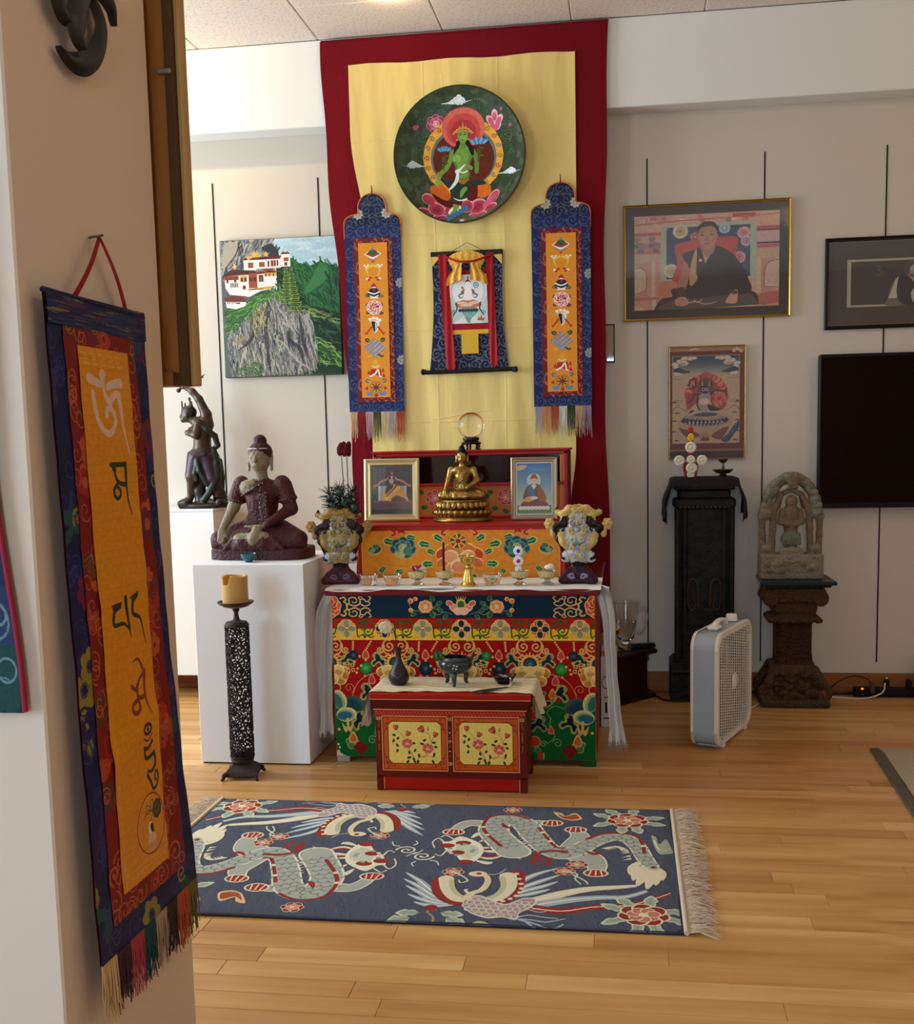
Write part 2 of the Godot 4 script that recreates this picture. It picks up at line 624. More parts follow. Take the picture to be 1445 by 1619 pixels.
# ---------------------------------------------------------------- flat painting on an image, in the painting's own units
class Art:
	var im: Image
	var w: int
	var h: int
	var s: Vector2
	var t := Transform2D()

	func _init(pw: int, ph: int, lw: float, lh: float, bg: Color, org := Vector2.ZERO) -> void:
		im = Image.create(pw, ph, false, Image.FORMAT_RGB8)
		im.fill(bg)
		w = pw
		h = ph
		s = Vector2(pw / lw, ph / lh)
		base = Transform2D(0, org)

	var base: Transform2D

	func at(x: float, y: float, sc := 1.0, rot := 0.0, flip := false) -> Art:
		t = Transform2D(rot, Vector2(-sc if flip else sc, sc), 0, Vector2(x, y))
		if flip: t = Transform2D(Vector2(-cos(rot), sin(rot)) * sc, Vector2(sin(rot), cos(rot)) * sc, Vector2(x, y))
		return self

	func poly(p: PackedVector2Array, col: Color) -> void:
		var q := PackedVector2Array()
		var y0 := 1e9
		var y1 := -1e9
		for a in p:
			var b := (base * (t * a)) * s
			q.append(b)
			y0 = minf(y0, b.y)
			y1 = maxf(y1, b.y)
		var m := q.size()
		for y in range(maxi(0, int(floor(y0))), mini(h, int(ceil(y1)) + 1)):
			var yc := y + 0.5
			var xs := PackedFloat32Array()
			for i in m:
				var a := q[i]
				var b := q[(i + 1) % m]
				if (a.y <= yc) != (b.y <= yc): xs.append(a.x + (yc - a.y) * (b.x - a.x) / (b.y - a.y))
			xs.sort()
			for i in xs.size() / 2:
				var x0 := clampi(int(round(xs[i * 2])), 0, w)
				var x1 := clampi(int(round(xs[i * 2 + 1])), 0, w)
				if x1 <= x0: continue
				if col.a >= 1.0: im.fill_rect(Rect2i(x0, y, x1 - x0, 1), col)
				else:
					for x in range(x0, x1): im.set_pixel(x, y, im.get_pixel(x, y).lerp(col, col.a))

	func blob(p: String, col: Color, sub := 6) -> void: poly(Cv.smooth2(Cv.P2(p), true, sub), col)
	func shape(p: String, col: Color) -> void: poly(Cv.P2(p), col)
	func rect(x: float, y: float, ww: float, hh: float, col: Color) -> void:
		poly(PackedVector2Array([Vector2(x, y), Vector2(x + ww, y), Vector2(x + ww, y + hh), Vector2(x, y + hh)]), col)

	func ell(x: float, y: float, rx: float, ry: float, col: Color, rot := 0.0) -> void:
		var p := PackedVector2Array()
		for i in 20:
			var a := TAU * i / 20
			p.append(Vector2(x, y) + Vector2(cos(a) * rx, sin(a) * ry).rotated(rot))
		poly(p, col)

	func dot(x: float, y: float, r: float, col: Color) -> void: ell(x, y, r, r, col)

	func ring(x: float, y: float, r: float, wd: float, col: Color, ry := -1.0) -> void:
		if ry < 0.0: ry = r
		var p := PackedVector2Array()
		for i in 33: p.append(Vector2(x + cos(TAU * i / 32) * r, y + sin(TAU * i / 32) * ry))
		line(p, wd, wd, col)

	# a stroke that runs from width w0 to w1, fullest at the middle when w0 is 0
	func line(p: PackedVector2Array, w0: float, w1: float, col: Color, swell := false) -> void:
		var l := PackedVector2Array()
		var r := PackedVector2Array()
		var m := p.size()
		for i in m:
			var d := (p[mini(i + 1, m - 1)] - p[maxi(i - 1, 0)]).normalized()
			var f := i / float(maxi(m - 1, 1))
			var wd := lerpf(w0, w1, f) * 0.5
			if swell: wd = (w0 * sin(PI * clampf(f * 0.9 + 0.05, 0, 1))) * 0.5
			var nn := Vector2(-d.y, d.x) * wd
			l.append(p[i] + nn)
			r.append(p[i] - nn)
		for i in m - 1:
			poly(PackedVector2Array([l[i], l[i + 1], r[i + 1], r[i]]), col)
			if not swell and lerpf(w0, w1, i / float(m)) * s.x > 5.0: dot(p[i].x, p[i].y, (l[i] - r[i]).length() * 0.5, col)

	func curve(p: String, w0: float, w1: float, col: Color, sub := 6) -> void: line(Cv.smooth2(Cv.P2(p), false, sub), w0, w1, col)
	func brush(p: String, wd: float, col: Color) -> void: line(Cv.smooth2(Cv.P2(p), false, 6), wd, wd, col, true)

	func spiral(x: float, y: float, r: float, a0: float, turns: float, wd: float, col: Color) -> void:
		var p := PackedVector2Array()
		var m := int(absf(turns) * 16) + 4
		for i in m + 1:
			var f := i / float(m)
			var a := a0 + TAU * turns * f
			p.append(Vector2(x, y) + Vector2(cos(a), sin(a)) * r * (1.0 - 0.8 * f))
		line(p, wd, wd * 0.7, col)
		dot(p[m].x, p[m].y, wd * 0.75, col)

	# petals of one ring
	func petals(x: float, y: float, r: float, n: int, a0: float, wd: float, col: Color, edge = null) -> void:
		for i in n:
			var a := a0 + TAU * i / n
			var d := Vector2(cos(a), sin(a))
			var q := Vector2(x, y) + d * r * 0.6
			if edge != null: ell(q.x, q.y, r * 0.46, r * wd * 1.15, edge, a)
			ell(q.x, q.y, r * 0.38, r * wd * 0.88, col, a)

	func flower(x: float, y: float, r: float, n: int, a0: float, outer: Color, inner: Color, mid: Color, edge = null) -> void:
		petals(x, y, r, n, a0, 0.42, outer, edge)
		petals(x, y, r * 0.66, n, a0 + PI / n, 0.42, inner, edge)
		dot(x, y, r * 0.2, mid)

	func leaf(x: float, y: float, len: float, ang: float, wd: float, col: Color, edge: Color, vein: Color) -> void:
		var o := t
		t = t * Transform2D(ang, Vector2(x, y))
		for k in 2:
			var g := 1.0 - k * 0.17
			var ww := wd * (1.0 - k * 0.3)
			poly(Cv.smooth2(PackedVector2Array([Vector2(len * 0.02, 0), Vector2(len * 0.25, -ww * 0.8), Vector2(len * 0.45, -ww * 0.75), Vector2(len * 0.6, -ww), Vector2(len * g, -ww * 0.1), Vector2(len * 0.62, ww), Vector2(len * 0.45, ww * 0.75), Vector2(len * 0.22, ww * 0.8)]), true, 4), col if k else edge)
		line(PackedVector2Array([Vector2(0, 0), Vector2(len * 0.75, 0)]), wd * 0.22, wd * 0.1, vein)
		t = o

	# short seeded strokes inside an outline: paint laid on by hand
	func dabs(p: PackedVector2Array, n: int, cols: Array, len: float, wd: float, dir: float, spread: float, rng: RandomNumberGenerator) -> void:
		var mn := p[0]
		var mx := p[0]
		for q in p:
			mn = mn.min(q)
			mx = mx.max(q)
		for i in n:
			var q := Vector2(rng.randf_range(mn.x, mx.x), rng.randf_range(mn.y, mx.y))
			if not Geometry2D.is_point_in_polygon(q, p): continue
			var a := dir + rng.randf_range(-spread, spread)
			var d := Vector2(cos(a), sin(a)) * len * rng.randf_range(0.5, 1.2) * 0.5
			var b := Vector2(-d.y, d.x) * rng.randf_range(-0.3, 0.3)
			line(PackedVector2Array([q - d, q + b, q + d]), wd * rng.randf_range(0.5, 1.2), wd * 0.4, cols[rng.randi() % cols.size()])

	func grain(amount: float, freq: float, sd: int) -> void:
		var f := FastNoiseLite.new()
		f.seed = sd
		f.frequency = freq
		f.fractal_octaves = 3
		var nm := f.get_image(w, h)
		var a := im.get_data()
		var b := nm.get_data()
		for i in w * h:
			var g := 1.0 + (b[i] / 255.0 - 0.5) * amount
			a[i * 3] = clampi(int(a[i * 3] * g), 0, 255)
			a[i * 3 + 1] = clampi(int(a[i * 3 + 1] * g), 0, 255)
			a[i * 3 + 2] = clampi(int(a[i * 3 + 2] * g), 0, 255)
		im = Image.create_from_data(w, h, false, Image.FORMAT_RGB8, a)

	func tex() -> ImageTexture: return ImageTexture.create_from_image(im)

func surfaces() -> void:
	for i in 4:
		var a: Array = [[hx("a9763f"), hx("c08c52"), hx("cb9a60")], [hx("b07c45"), hx("c79659"), hx("d6a86e")], [hx("9d6b37"), hx("b78148"), hx("c39056")], [hx("ba874e"), hx("d0a165"), hx("dcb47c")]][i]
		G["oak%d" % i] = tri(mat(Color.WHITE, 0.33, 0.0, ramp_tex(512, 512, 0.012, 31 + i, a, 5, 8.0, 0.5)), 0.8, true)
	G["wood"] = tri(mat(Color.WHITE, 0.45, 0.0, ramp_tex(512, 512, 0.012, 41, [hx("6f4018"), hx("8d5524"), hx("9c632e")], 4, 8.0, 0.6)), 0.9, true)
	G["grain"] = grey_tex(256, 256, 0.03, 5)
	G["fine"] = grey_tex(256, 256, 0.15, 6)
	G["wall"] = mat(hx("cdc4b4"), 0.5)
	G["soffit"] = mat(hx("e4e4e0"), 0.8)
	G["plaster"] = mat(hx("d8c3ac"), 0.75)
	G["tile"] = tri(mat(Color.WHITE, 0.95, 0.0, ramp_tex(512, 512, 0.06, 9, [hx("b3a698"), hx("dccfc1"), hx("e2d6c9"), hx("e5dacd")], 3)), 1.6, true)
	G["black"] = mat(hx("1b1815"), 0.5)
	G["gold"] = mat(hx("c9a24e"), 0.3, 0.9)
	G["brass"] = mat(hx("d8b45a"), 0.25, 0.95)
	G["white"] = mat(hx("eef0ee"), 0.5)
	G["glass"] = glass(0.08)
	G["pane"] = glass(0.03)

func glass(a: float, tint := Color.WHITE) -> StandardMaterial3D:
	var m := mat(Color(tint.r, tint.g, tint.b, a), 0.03)
	m.transparency = BaseMaterial3D.TRANSPARENCY_ALPHA
	return m

func solid_glass(tint := Color.WHITE) -> StandardMaterial3D:
	var m := mat(Color(tint.r, tint.g, tint.b, 0.0), 0.02)
	m.refraction_enabled = true
	m.refraction_scale = 0.05
	return m

func window(called: String, at: Vector3, turn: float, w: float, h: float, called_frame: String) -> void:
	var o := Node3D.new()
	o.name = called
	add_child(o)
	o.position = at
	o.rotation.y = turn
	o.set_meta("kind", "structure")
	var f := MB.new()
	for s in [-1, 1]:
		f.box(Vector3(s * (w / 2 - 0.03), 0, 0), Vector3(0.06, h, 0.08), 0.006)
		f.box(Vector3(0, s * (h / 2 - 0.03), 0), Vector3(w - 0.12, 0.06, 0.08), 0.006)
	f.box(Vector3.ZERO, Vector3(0.05, h - 0.12, 0.06), 0.006)
	part(called_frame, f, G.white, o)
	for s in [-1, 1]: part("pane", bx(Vector3(s * (w / 4 - 0.01), 0, 0), Vector3(w / 2 - 0.08, h - 0.12, 0.006)), G.pane, o)

func room() -> void:
	var H := 3.416
	# floor: a slab with the boards of the visible part laid on it
	var fl := struct("floor", bx(Vector3(-0.2, -0.06, 4.5), Vector3(9.2, 0.114, 9.4)), G.oak0)
	var wd := 0.0826
	var lens := [0.55, 0.8, 1.05, 1.3, 1.6]
	var shared := []
	for l in lens: shared.append(bx(Vector3.ZERO, Vector3(l - 0.0012, 0.008, wd - 0.001), 0.0011).mesh())
	var r := RandomNumberGenerator.new()
	r.seed = 11
	for row in 47:
		var x := -3.1 + r.randf_range(-0.5, 0.0)
		var zc := 0.035 + wd * (row + 0.5)
		while x < 2.1:
			var k := r.randi() % 5
			if row < 14: k = 3 + r.randi() % 2
			var m: Material = G["oak%d" % [0, 0, 1, 1, 2, 3][r.randi() % 6]]
			part("plank", shared[k], m, fl, Vector3(x + lens[k] / 2, -0.004, zc))
			x += lens[k]
	# ceiling tiles on a slab
	var ce := struct("ceiling", bx(Vector3(-0.2, H + 0.09, 4.5), Vector3(9.2, 0.16, 9.4)), G.tile)
	var t := 0.6465
	for i in 9:
		for j in 6:
			var x0 := -2.846 + t * (i - 0)
			var z0 := 0.14 if j == 0 else 0.58 + t * (j - 1)
			var z1 := 0.58 + t * j
			part("ceiling_tile", bx(Vector3(x0 + t / 2, H + 0.006, (z0 + z1) / 2), Vector3(t - 0.002, 0.014, z1 - z0 - 0.002), 0.005), G.tile, ce)
	# walls
	struct("wall_back", bx(Vector3(-0.2, H / 2, -0.06), Vector3(9.2, H, 0.12)), G.wall)
	struct("soffit", bx(Vector3(-0.2, (2.99 + H) / 2, 0.07), Vector3(8.8, H - 2.99, 0.14), 0.004), G.soffit)
	struct("wall_right", bx(Vector3(4.26, H / 2, 4.5), Vector3(0.12, H, 9.0)), G.plaster)
	var wl := MB.new()   # left wall with the openings of two unseen windows, lighting from the left
	for q in [[-0.05, 0.45], [2.45, 5.6], [8.6, 9.1]]: wl.box(Vector3(-4.66, H / 2, (q[0] + q[1]) / 2), Vector3(0.12, H, q[1] - q[0]))
	for q in [[1.45, 2.0], [7.1, 3.0]]:
		wl.box(Vector3(-4.66, 0.3, q[0]), Vector3(0.12, 0.6, q[1]))
		wl.box(Vector3(-4.66, (2.9 + H) / 2, q[0]), Vector3(0.12, H - 2.9, q[1]))
	struct("wall_left", wl, G.wall)
	window("window_1", Vector3(-4.66, 1.75, 1.45), PI / 2, 2.0, 2.3, "window_frame")
	window("window_2", Vector3(-4.66, 1.75, 7.1), PI / 2, 3.0, 2.3, "window_frame")
	var wf := MB.new()
	wf.box(Vector3(-2.68, H / 2, 9.06), Vector3(4.04, H, 0.12))
	wf.box(Vector3(2.4, H / 2, 9.06), Vector3(4.0, H, 0.12))
	wf.box(Vector3(-0.13, 0.475, 9.06), Vector3(1.06, 0.95, 0.12))
	wf.box(Vector3(-0.13, (2.45 + H) / 2, 9.06), Vector3(1.06, H - 2.45, 0.12))
	struct("wall_front", wf, G.wood)  # unseen wall, dark wood chosen to weaken reflections in the picture glass
	window("window_3", Vector3(-0.13, 1.7, 9.06), 0.0, 1.06, 1.5, "window_frame")  # out of view, placed to light the altar side from the front
	# baseboards of the back wall, in lengths with butt joints
	var xs := [-4.6, -2.0, -0.3, 1.0, 2.9, 4.2]
	for i in 5:
		struct("baseboard_back" if i == 0 else "baseboard_back_%03d" % i, bx(Vector3((xs[i] + xs[i + 1]) / 2, 0.056, 0.009), Vector3(xs[i + 1] - xs[i] - 0.001, 0.111, 0.018), 0.003), G.wood)
	# slotted shelf tracks let into the back wall
	var k := 1
	for x in [-2.79, -2.206, -1.62, -0.475, 0.11, 0.695, 1.284, 1.87, 2.455]:
		var tr := MB.new()
		tr.box(Vector3(x, 1.47, 0.0005), Vector3(0.0072, 2.6, 0.003))
		struct("trim_%d" % k, tr, G.black)
		k += 1
	# downlights: one in view, one unseen over the left bay, two added warm fills
	for q in [[Vector3(-1.06, H, 0.66), 0.06, "small round white ceiling light at the top edge above the red cloth"], [Vector3(-2.75, H, 0.5), 1.0, "unseen round ceiling light behind the near wall, lighting the white wall left of the paintings"], [Vector3(2.3, H, 2.4), 0.45, "added warm fill light at the ceiling over the right half of the room, out of view"], [Vector3(1.6, H, 5.2), 0.6, "added warm fill light at the ceiling nearest the camera, out of view to the right"]]: downlight(q[0], q[1], q[2])

func downlight(at: Vector3, power: float, label: String) -> void:
	var lamp := thing("ceiling_light", label, "light", at, 0.0, "round ceiling lights")
	part("trim_ring", lathe("0.03,-0.004 0.055,-0.01 0.062,-0.006 0.064,0 0.03,0", 24), G.white, lamp)
	var gm := mat(Color.WHITE, 0.4)
	gm.emission_enabled = true
	gm.emission = hx("fff0d8")
	gm.emission_energy_multiplier = 1.5
	part("bulb", MB.new().ball(Vector3(0, -0.006, 0), Vector3(0.03, 0.012, 0.03)), gm, lamp)
	var om := OmniLight3D.new()
	om.name = "bulb_light"
	om.light_color = hx("ffdcae")
	om.light_energy = power
	om.omni_range = 8.0
	om.omni_attenuation = 2.0
	om.light_size = 0.02
	om.shadow_enabled = true
	lamp.add_child(om)
	om.position = Vector3(0, -0.03, 0)

func backdrop() -> void:
	# red velvet with a yellow silk panel sewn on, hung from the ceiling in front of the soffit
	var o := thing("backdrop_hanging", "tall red velvet hanging with a yellow silk panel, hung behind the altar from the ceiling", "hanging", Vector3(-0.8, 0.35, 0.165))
	var lx := Curve.new()
	var velvet := mat(hx("6c000e"), 0.88)
	velvet.rim_enabled = true
	velvet.rim = 0.12
	velvet.rim_tint = 0.8
	bump(velvet, G.fine, 0.1)
	var edge := func(y: float) -> Array:
		var l := -1.535 + 0.10 * smoothstep(3.3, 1.2, y)
		var r := -0.077 - 0.028 * sin(PI * clampf((3.4 - y) / 3.0, 0.0, 1.0))
		return [l + 0.006 * sin(y * 9.0), r + 0.005 * sin(y * 7.0 + 1.0)]
	var fold := func(x: float, y: float) -> float:
		var dn := (3.4 - y) / 3.05
		return 0.004 * dn * sin(x * 21.0 + 1.2 * sin(y * 1.3)) + 0.0022 * sin(x * 47.0 + y * 2.0) * dn + 0.002 * sin(y * 5.0 + x * 8.0)
	var red := MB.new().sheet(110, 70, func(u: float, v: float) -> Vector3:
		var y := 3.398 - v * 3.05
		var e: Array = edge.call(y)
		var x := lerpf(e[0], e[1], u)
		return Vector3(x + 0.8, y - 0.35, fold.call(x, y)), Vector3.BACK)
	part("velvet_border", red, velvet, o)
	var hem := MB.new().tube(PackedVector3Array([Vector3(-0.733, 3.046, 0.0), Vector3(0.0, 3.047, 0.0), Vector3(0.722, 3.048, 0.0)]), 0.006, -1, 6)
	part("hem", hem, velvet, o)
	var wr := noise_img(512, 1024, 0.008, 77, 4, 1.0, 3.0)
	var wim := Art.new(512, 1024, 1.0, 2.0, Color(0.5, 0.5, 0.5))
	var r2 := RandomNumberGenerator.new()
	r2.seed = 5
	for i in 26:   # pressed creases and small pulls in the silk
		var y := r2.randf() * 2.0
		var x := r2.randf()
		var vert := r2.randf() < 0.6
		var g := r2.randf_range(0.3, 0.75)
		var len := r2.randf_range(0.1, 0.5)
		if vert: wim.curve("%f,%f %f,%f %f,%f" % [x, y, x + 0.015, y + len * 0.5, x + 0.03 * r2.randf(), y + len], 0.006, 0.002, Color(g, g, g))
		else: wim.curve("%f,%f %f,%f %f,%f" % [x, y, x + len * 0.5, y - 0.02, x + len, y - 0.05 * r2.randf()], 0.006, 0.002, Color(g, g, g))
	for y in [0.32, 0.72, 1.12, 1.52]: wim.rect(0, y, 1, 0.008, Color(0.62, 0.62, 0.62))
	for x in [0.33, 0.66]: wim.rect(x, 0, 0.006, 2, Color(0.62, 0.62, 0.62))
	wim.im.convert(Image.FORMAT_L8)
	var wi := wim.im
	wi.resize(256, 512, Image.INTERPOLATE_BILINEAR)
	wi.resize(512, 1024, Image.INTERPOLATE_CUBIC)
	var dat := wi.get_data()
	var nd := wr.get_data()
	for i in dat.size(): dat[i] = clampi(int(dat[i] * 0.55 + nd[i] * 0.45), 0, 255)
	var silk := bump(mat(hx("dfc678"), 0.45), ImageTexture.create_from_image(Image.create_from_data(512, 1024, false, Image.FORMAT_L8, dat)), 1.4)
	silk.rim_enabled = true
	silk.rim = 0.15
	var yel := MB.new().sheet(80, 110, func(u: float, v: float) -> Vector3:
		var y := lerpf(3.271 - 0.008 * u + 0.004 * sin(u * 17.0), 0.9, v)
		var e: Array = edge.call(y)
		var l: float = -1.393 + 0.068 * smoothstep(2.95, 2.4, y)
		var x := lerpf(l, -0.243 - 0.014 * smoothstep(2.4, 1.2, y) - 0.03 * smoothstep(1.3, 1.0, y), u)
		var pull := 0.008 * exp(-pow((u - 0.03) * 9.0, 2)) * sin(y * 11.0) * smoothstep(3.1, 2.7, y)
		return Vector3(x + 0.8, y - 0.35, fold.call(x, y) + 0.008 + absf(pull) * 0.6 + 0.001 * sin(x * 60.0 + y * 3.0)), Vector3.BACK)
	part("silk_panel", yel, silk, o)

# ---- motifs shared by the painted furniture
func scroll_pair(a: Art, x: float, y: float, r: float, wd: float, col: Color) -> void:
	for s in [1.0, -1.0]:
		a.curve("%f,%f %f,%f %f,%f %f,%f %f,%f" % [x, y + r * 1.5, x + s * r * 1.1, y + r * 1.4, x + s * r * 1.75, y + r * 0.4, x + s * r * 1.3, y - r * 0.55, x + s * r * 0.6, y - r * 0.5], wd, wd * 0.8, col)
		a.spiral(x + s * r * 0.85, y + r * 0.25, r * 0.75, PI * 0.5 - s * 1.9, s * 1.3, wd, col)
		a.spiral(x + s * r * 2.1, y + r * 0.75, r * 0.5, PI + (0.0 if s > 0 else PI), -s * 1.2, wd, col)
		a.curve("%f,%f %f,%f %f,%f" % [x + s * r * 1.1, y + r * 1.45, x + s * r * 1.6, y + r * 1.75, x + s * r * 2.3, y + r * 1.3], wd, wd * 0.7, col)

func leaf_scroll(a: Art, x: float, y: float, sc: float, rot: float, body: Color, edge: Color, flip := false) -> void:
	var o := a.t
	a.t = a.t * Transform2D(rot, Vector2(-sc if flip else sc, sc), 0, Vector2(x, y))
	a.blob("-11,9 -13,1 -8,-2 -7,-10 0,-13 6,-9 5,-3 9,-1 12,4 8,9 3,6 -2,5 -4,12 -9,13", edge)
	a.blob("-9,8 -10,3 -6,0 -4,-8 0,-10 3,-7 2,-1 7,1 9,4 7,6 2,3 -3,3 -6,9 -8,10", body)
	a.dot(3, -8, 2.6, edge.lerp(Color("7d8a5a"), 0.6))
	a.t = o

func beads(a: Art, p: String, n: int, r: float, col: Color) -> void:
	var q := P2(p)
	for i in n: a.dot(lerpf(q[0].x, q[1].x, i / float(n - 1)), lerpf(q[0].y, q[1].y, i / float(n - 1)), r, col)

func jewel(a: Art, x: float, y: float, r: float, c: Color) -> void:
	a.dot(x, y, r, c.darkened(0.45))
	a.dot(x, y, r * 0.86, c.darkened(0.15))
	a.dot(x, y, r * 0.6, c)
	a.dot(x, y, r * 0.3, c.lightened(0.2))

func drop(a: Art, x: float, y: float, r: float, c: Color, edge: Color) -> void:
	for k in 2:
		var f := 1.0 - k * 0.25
		a.blob("%f,%f %f,%f %f,%f %f,%f %f,%f" % [x, y - r * 1.5 * f, x + r * 0.85 * f, y - r * 0.1, x + r * 0.6 * f, y + r * 0.8 * f, x - r * 0.6 * f, y + r * 0.8 * f, x - r * 0.85 * f, y - r * 0.1], c if k else edge)

func peony(a: Art, x: float, y: float, r: float, c: Array) -> void:
	var r3 := RandomNumberGenerator.new()
	r3.seed = int(x * 7 + y)
	for k in 3:
		var n: int = [7, 6, 4][k]
		for i in n:
			var ang := TAU * i / n + k * 0.5 + 0.2
			var q = Vector2(x, y) + Vector2(cos(ang), sin(ang) * 0.85) * r * [0.62, 0.36, 0.12][k]
			var s: float = r * [0.42, 0.34, 0.24][k]
			a.dot(q.x, q.y, s * 1.1, c[k].lightened(0.35))
			a.ell(q.x, q.y, s * 0.92, s * 0.85, c[k], ang)
			a.ell(q.x - cos(ang) * s * 0.3, q.y - sin(ang) * s * 0.3, s * 0.5, s * 0.45, c[k].darkened(0.3), ang)
	a.dot(x, y, r * 0.12, c[2].lightened(0.5))

func pearl_lotus(a: Art, x: float, y: float) -> void:
	var cream := Color("e6b15a")
	for i in 11:   # flame halo
		var an := PI + PI * i / 10.0
		a.poly(PackedVector2Array([Vector2(x, y) + Vector2(cos(an - 0.16), sin(an - 0.16)) * 13.0, Vector2(x, y) + Vector2(cos(an), sin(an)) * (19.0 + 3.0 * (i % 2)), Vector2(x, y) + Vector2(cos(an + 0.16), sin(an + 0.16)) * 13.0]), cream)
	a.dot(x, y, 14.5, cream)
	a.dot(x, y, 11.5, Color("b8772c"))
	jewel(a, x, y, 10.5, Color("2c5558"))
	for q in [[-22, 14, 10.5, "c9842c"], [22, 14, 10.5, "c9842c"], [-16, 27, 11, "dba24a"], [16, 27, 11, "dba24a"], [-12, 12, 11.5, "ecc069"], [12, 12, 11.5, "ecc069"], [0, 26, 13, "e9bb62"]]:
		a.ell(x + q[0], y + q[1], q[2], q[2] * 0.85, Color("f3d48c"))
		a.ell(x + q[0], y + q[1] + 0.8, q[2] * 0.87, q[2] * 0.72, Color(q[3]))
		a.ell(x + q[0], y + q[1] + 4, q[2] * 0.6, q[2] * 0.42, Color(q[3]).darkened(0.2))
	a.blob("%f,%f %f,%f %f,%f %f,%f %f,%f" % [x - 10, y + 7, x, y + 3, x + 10, y + 7, x + 6, y + 15, x - 6, y + 15], Color("f0c877"))

func altar_art() -> Texture2D:
	var a := Art.new(1536, 960, 420.0, 263.0, hx("9c0f0c"), Vector2(210, 0))
	var gold := hx("dcae62")
	var green := hx("1d5a28")
	# fields
	a.rect(-210, 0, 420, 35, hx("0e2a3c"))
	a.rect(-210, 34, 420, 2, hx("5e0d10"))
	a.rect(-210, 36, 420, 19, hx("b3150f"))
	a.rect(-210, 53, 420, 18, hx("e8b524"))
	a.rect(-210, 69, 420, 2, hx("f0c945"))
	a.rect(-210, 169, 420, 94, hx("0e5b22"))
	for s in [1.0, -1.0]:
		a.t = Transform2D(Vector2(s, 0), Vector2(0, 1), Vector2.ZERO)
		# navy band: rosette and gold scrollwork at the end, blossoms in the middle
		a.flower(213, 17, 18, 8, 0.2, hx("d4553a"), hx("c23a1c"), hx("1a2a2c"), hx("eab277"))
		a.curve("196,4 190,2 187,6 190,9 186,12 185,17 186,22 190,25 187,28 190,32 196,30", 2.6, 2.6, gold)
		for m in [1.0, -1.0]:
			var o := a.t
			a.t = a.t * Transform2D(Vector2(1, 0), Vector2(0, m), Vector2(0, 17.5 - 17.5 * m))
			a.curve("186,16 181,10 182,5 176,2 170,4 169,9 174,11 176,8", 2.4, 1.6, gold)
			a.curve("182,13 172,16 164,12 163,6 157,5 153,9 148,6 146,2 150,1", 2.4, 1.6, gold)
			a.curve("163,6 166,2 162,1 159,3", 2.0, 1.4, gold)
			a.curve("164,12 156,16 149,14 147,11 151,9", 2.2, 1.5, gold)
			a.t = o
		for q in [[30, 9, 0.5], [28, 25, -0.4], [42, 8, -0.9], [40, 28, 0.3], [50, 27, 2.4], [34, 18, 0.1], [66, 27, -2.6], [72, 26, 0.6], [47, 6, 0.7], [22, 29, 0.9]]:
			a.leaf(q[0], q[1], 11, q[2], 3.6, hx("173f2e"), hx("6f9a68"), hx("5f8f5c"))
		a.curve("14,30 26,26 38,30 50,22 66,24 78,22 84,12", 0.8, 0.8, hx("8aa576"))
		peony(a, 57, 17, 11, [hx("e8a058"), hx("dc8440"), hx("f0b765")])
		for q in [[81, 8, 4.5], [73, 5, 3.6], [81, 23, 3.8]]:
			a.dot(q[0], q[1], q[2], hx("f2c48a"))
			a.dot(q[0] + 0.6, q[1] + 0.8, q[2] * 0.72, hx("d97a40"))
		for q in [[11, 19, 8.5, "e88f74"], [18, 12, 6.5, "d9644f"], [6, 25, 7, "f0b59a"]]:
			a.ell(q[0], q[1], q[2], q[2] * 0.75, Color("f6d6b6"), -0.5)
			a.ell(q[0], q[1], q[2] * 0.84, q[2] * 0.58, Color(q[3]), -0.5)
	a.t = Transform2D()
	a.ell(0, 13, 8, 9, hx("e0b83f"))
	a.ell(0, 14, 5.5, 6, hx("2c6a34"))
	for i in 5: a.line(PackedVector2Array([Vector2(-5 + i * 2.5, 8), Vector2(-8 + i * 4, 1)]), 1.2, 0.8, hx("f1d469"))
	a.ell(0, 24, 9, 6, hx("f0b8a0"))
	# red and yellow band: seven blossoms with green tendrils between
	for i in range(-4, 5):
		var x := i * 62.3
		if absf(x) < 205:
			var odd := posmod(i, 2) == 1
			var third := posmod(i, 4) == 2
			var oc: Color = hx("d9a25c") if odd else (hx("c4511f") if i != 0 else hx("d8a05c"))
			a.petals(x, 53, 15, 8, 0.39, 0.4, oc, hx("e9be7a"))
			a.petals(x, 53, 14.5, 4, PI / 2 if not third else 0.0, 0.36, hx("86956a") if odd else hx("1b2f36"), hx("e3b872"))
			a.dot(x, 53, 4.2, hx("a65a22"))
			a.dot(x, 53, 3, hx("f2d9a0"))
			a.rect(x - 2, 53, 4, 2, hx("c01c10"))
	for i in range(-4, 4):
		var x := (i + 0.5) * 62.3
		for s in [1.0, -1.0]:
			a.t = Transform2D(Vector2(s, 0), Vector2(0, s), Vector2(x, 53))
			a.curve("-13,13 -14,2 -10,-8 -3,-11 -8,-14 -13,-12", 2.4, 1.8, green)
			a.spiral(-4, -3, 8.5, -2.6, 1.25, 2.2, green)
			a.curve("0,-12 6,-10 12,-13 10,-16", 2.0, 1.2, green)
			a.shape("-2,-12 2,-17 4,-11 9,-12 4,-8", green)
	a.t = Transform2D()
	# red field: scrolls, strings of jewels, lotus pearls
	for x in [-216.0, -108.0, 0.0, 108.0, 216.0]:
		scroll_pair(a, x, 78, 12, 2.6, gold)
		for s in [1.0, -1.0]: leaf_scroll(a, x + s * 30, 104, 1.05, s * 0.25, hx("15302f"), hx("a9a160"), s < 0)
		pearl_lotus(a, x, 109)
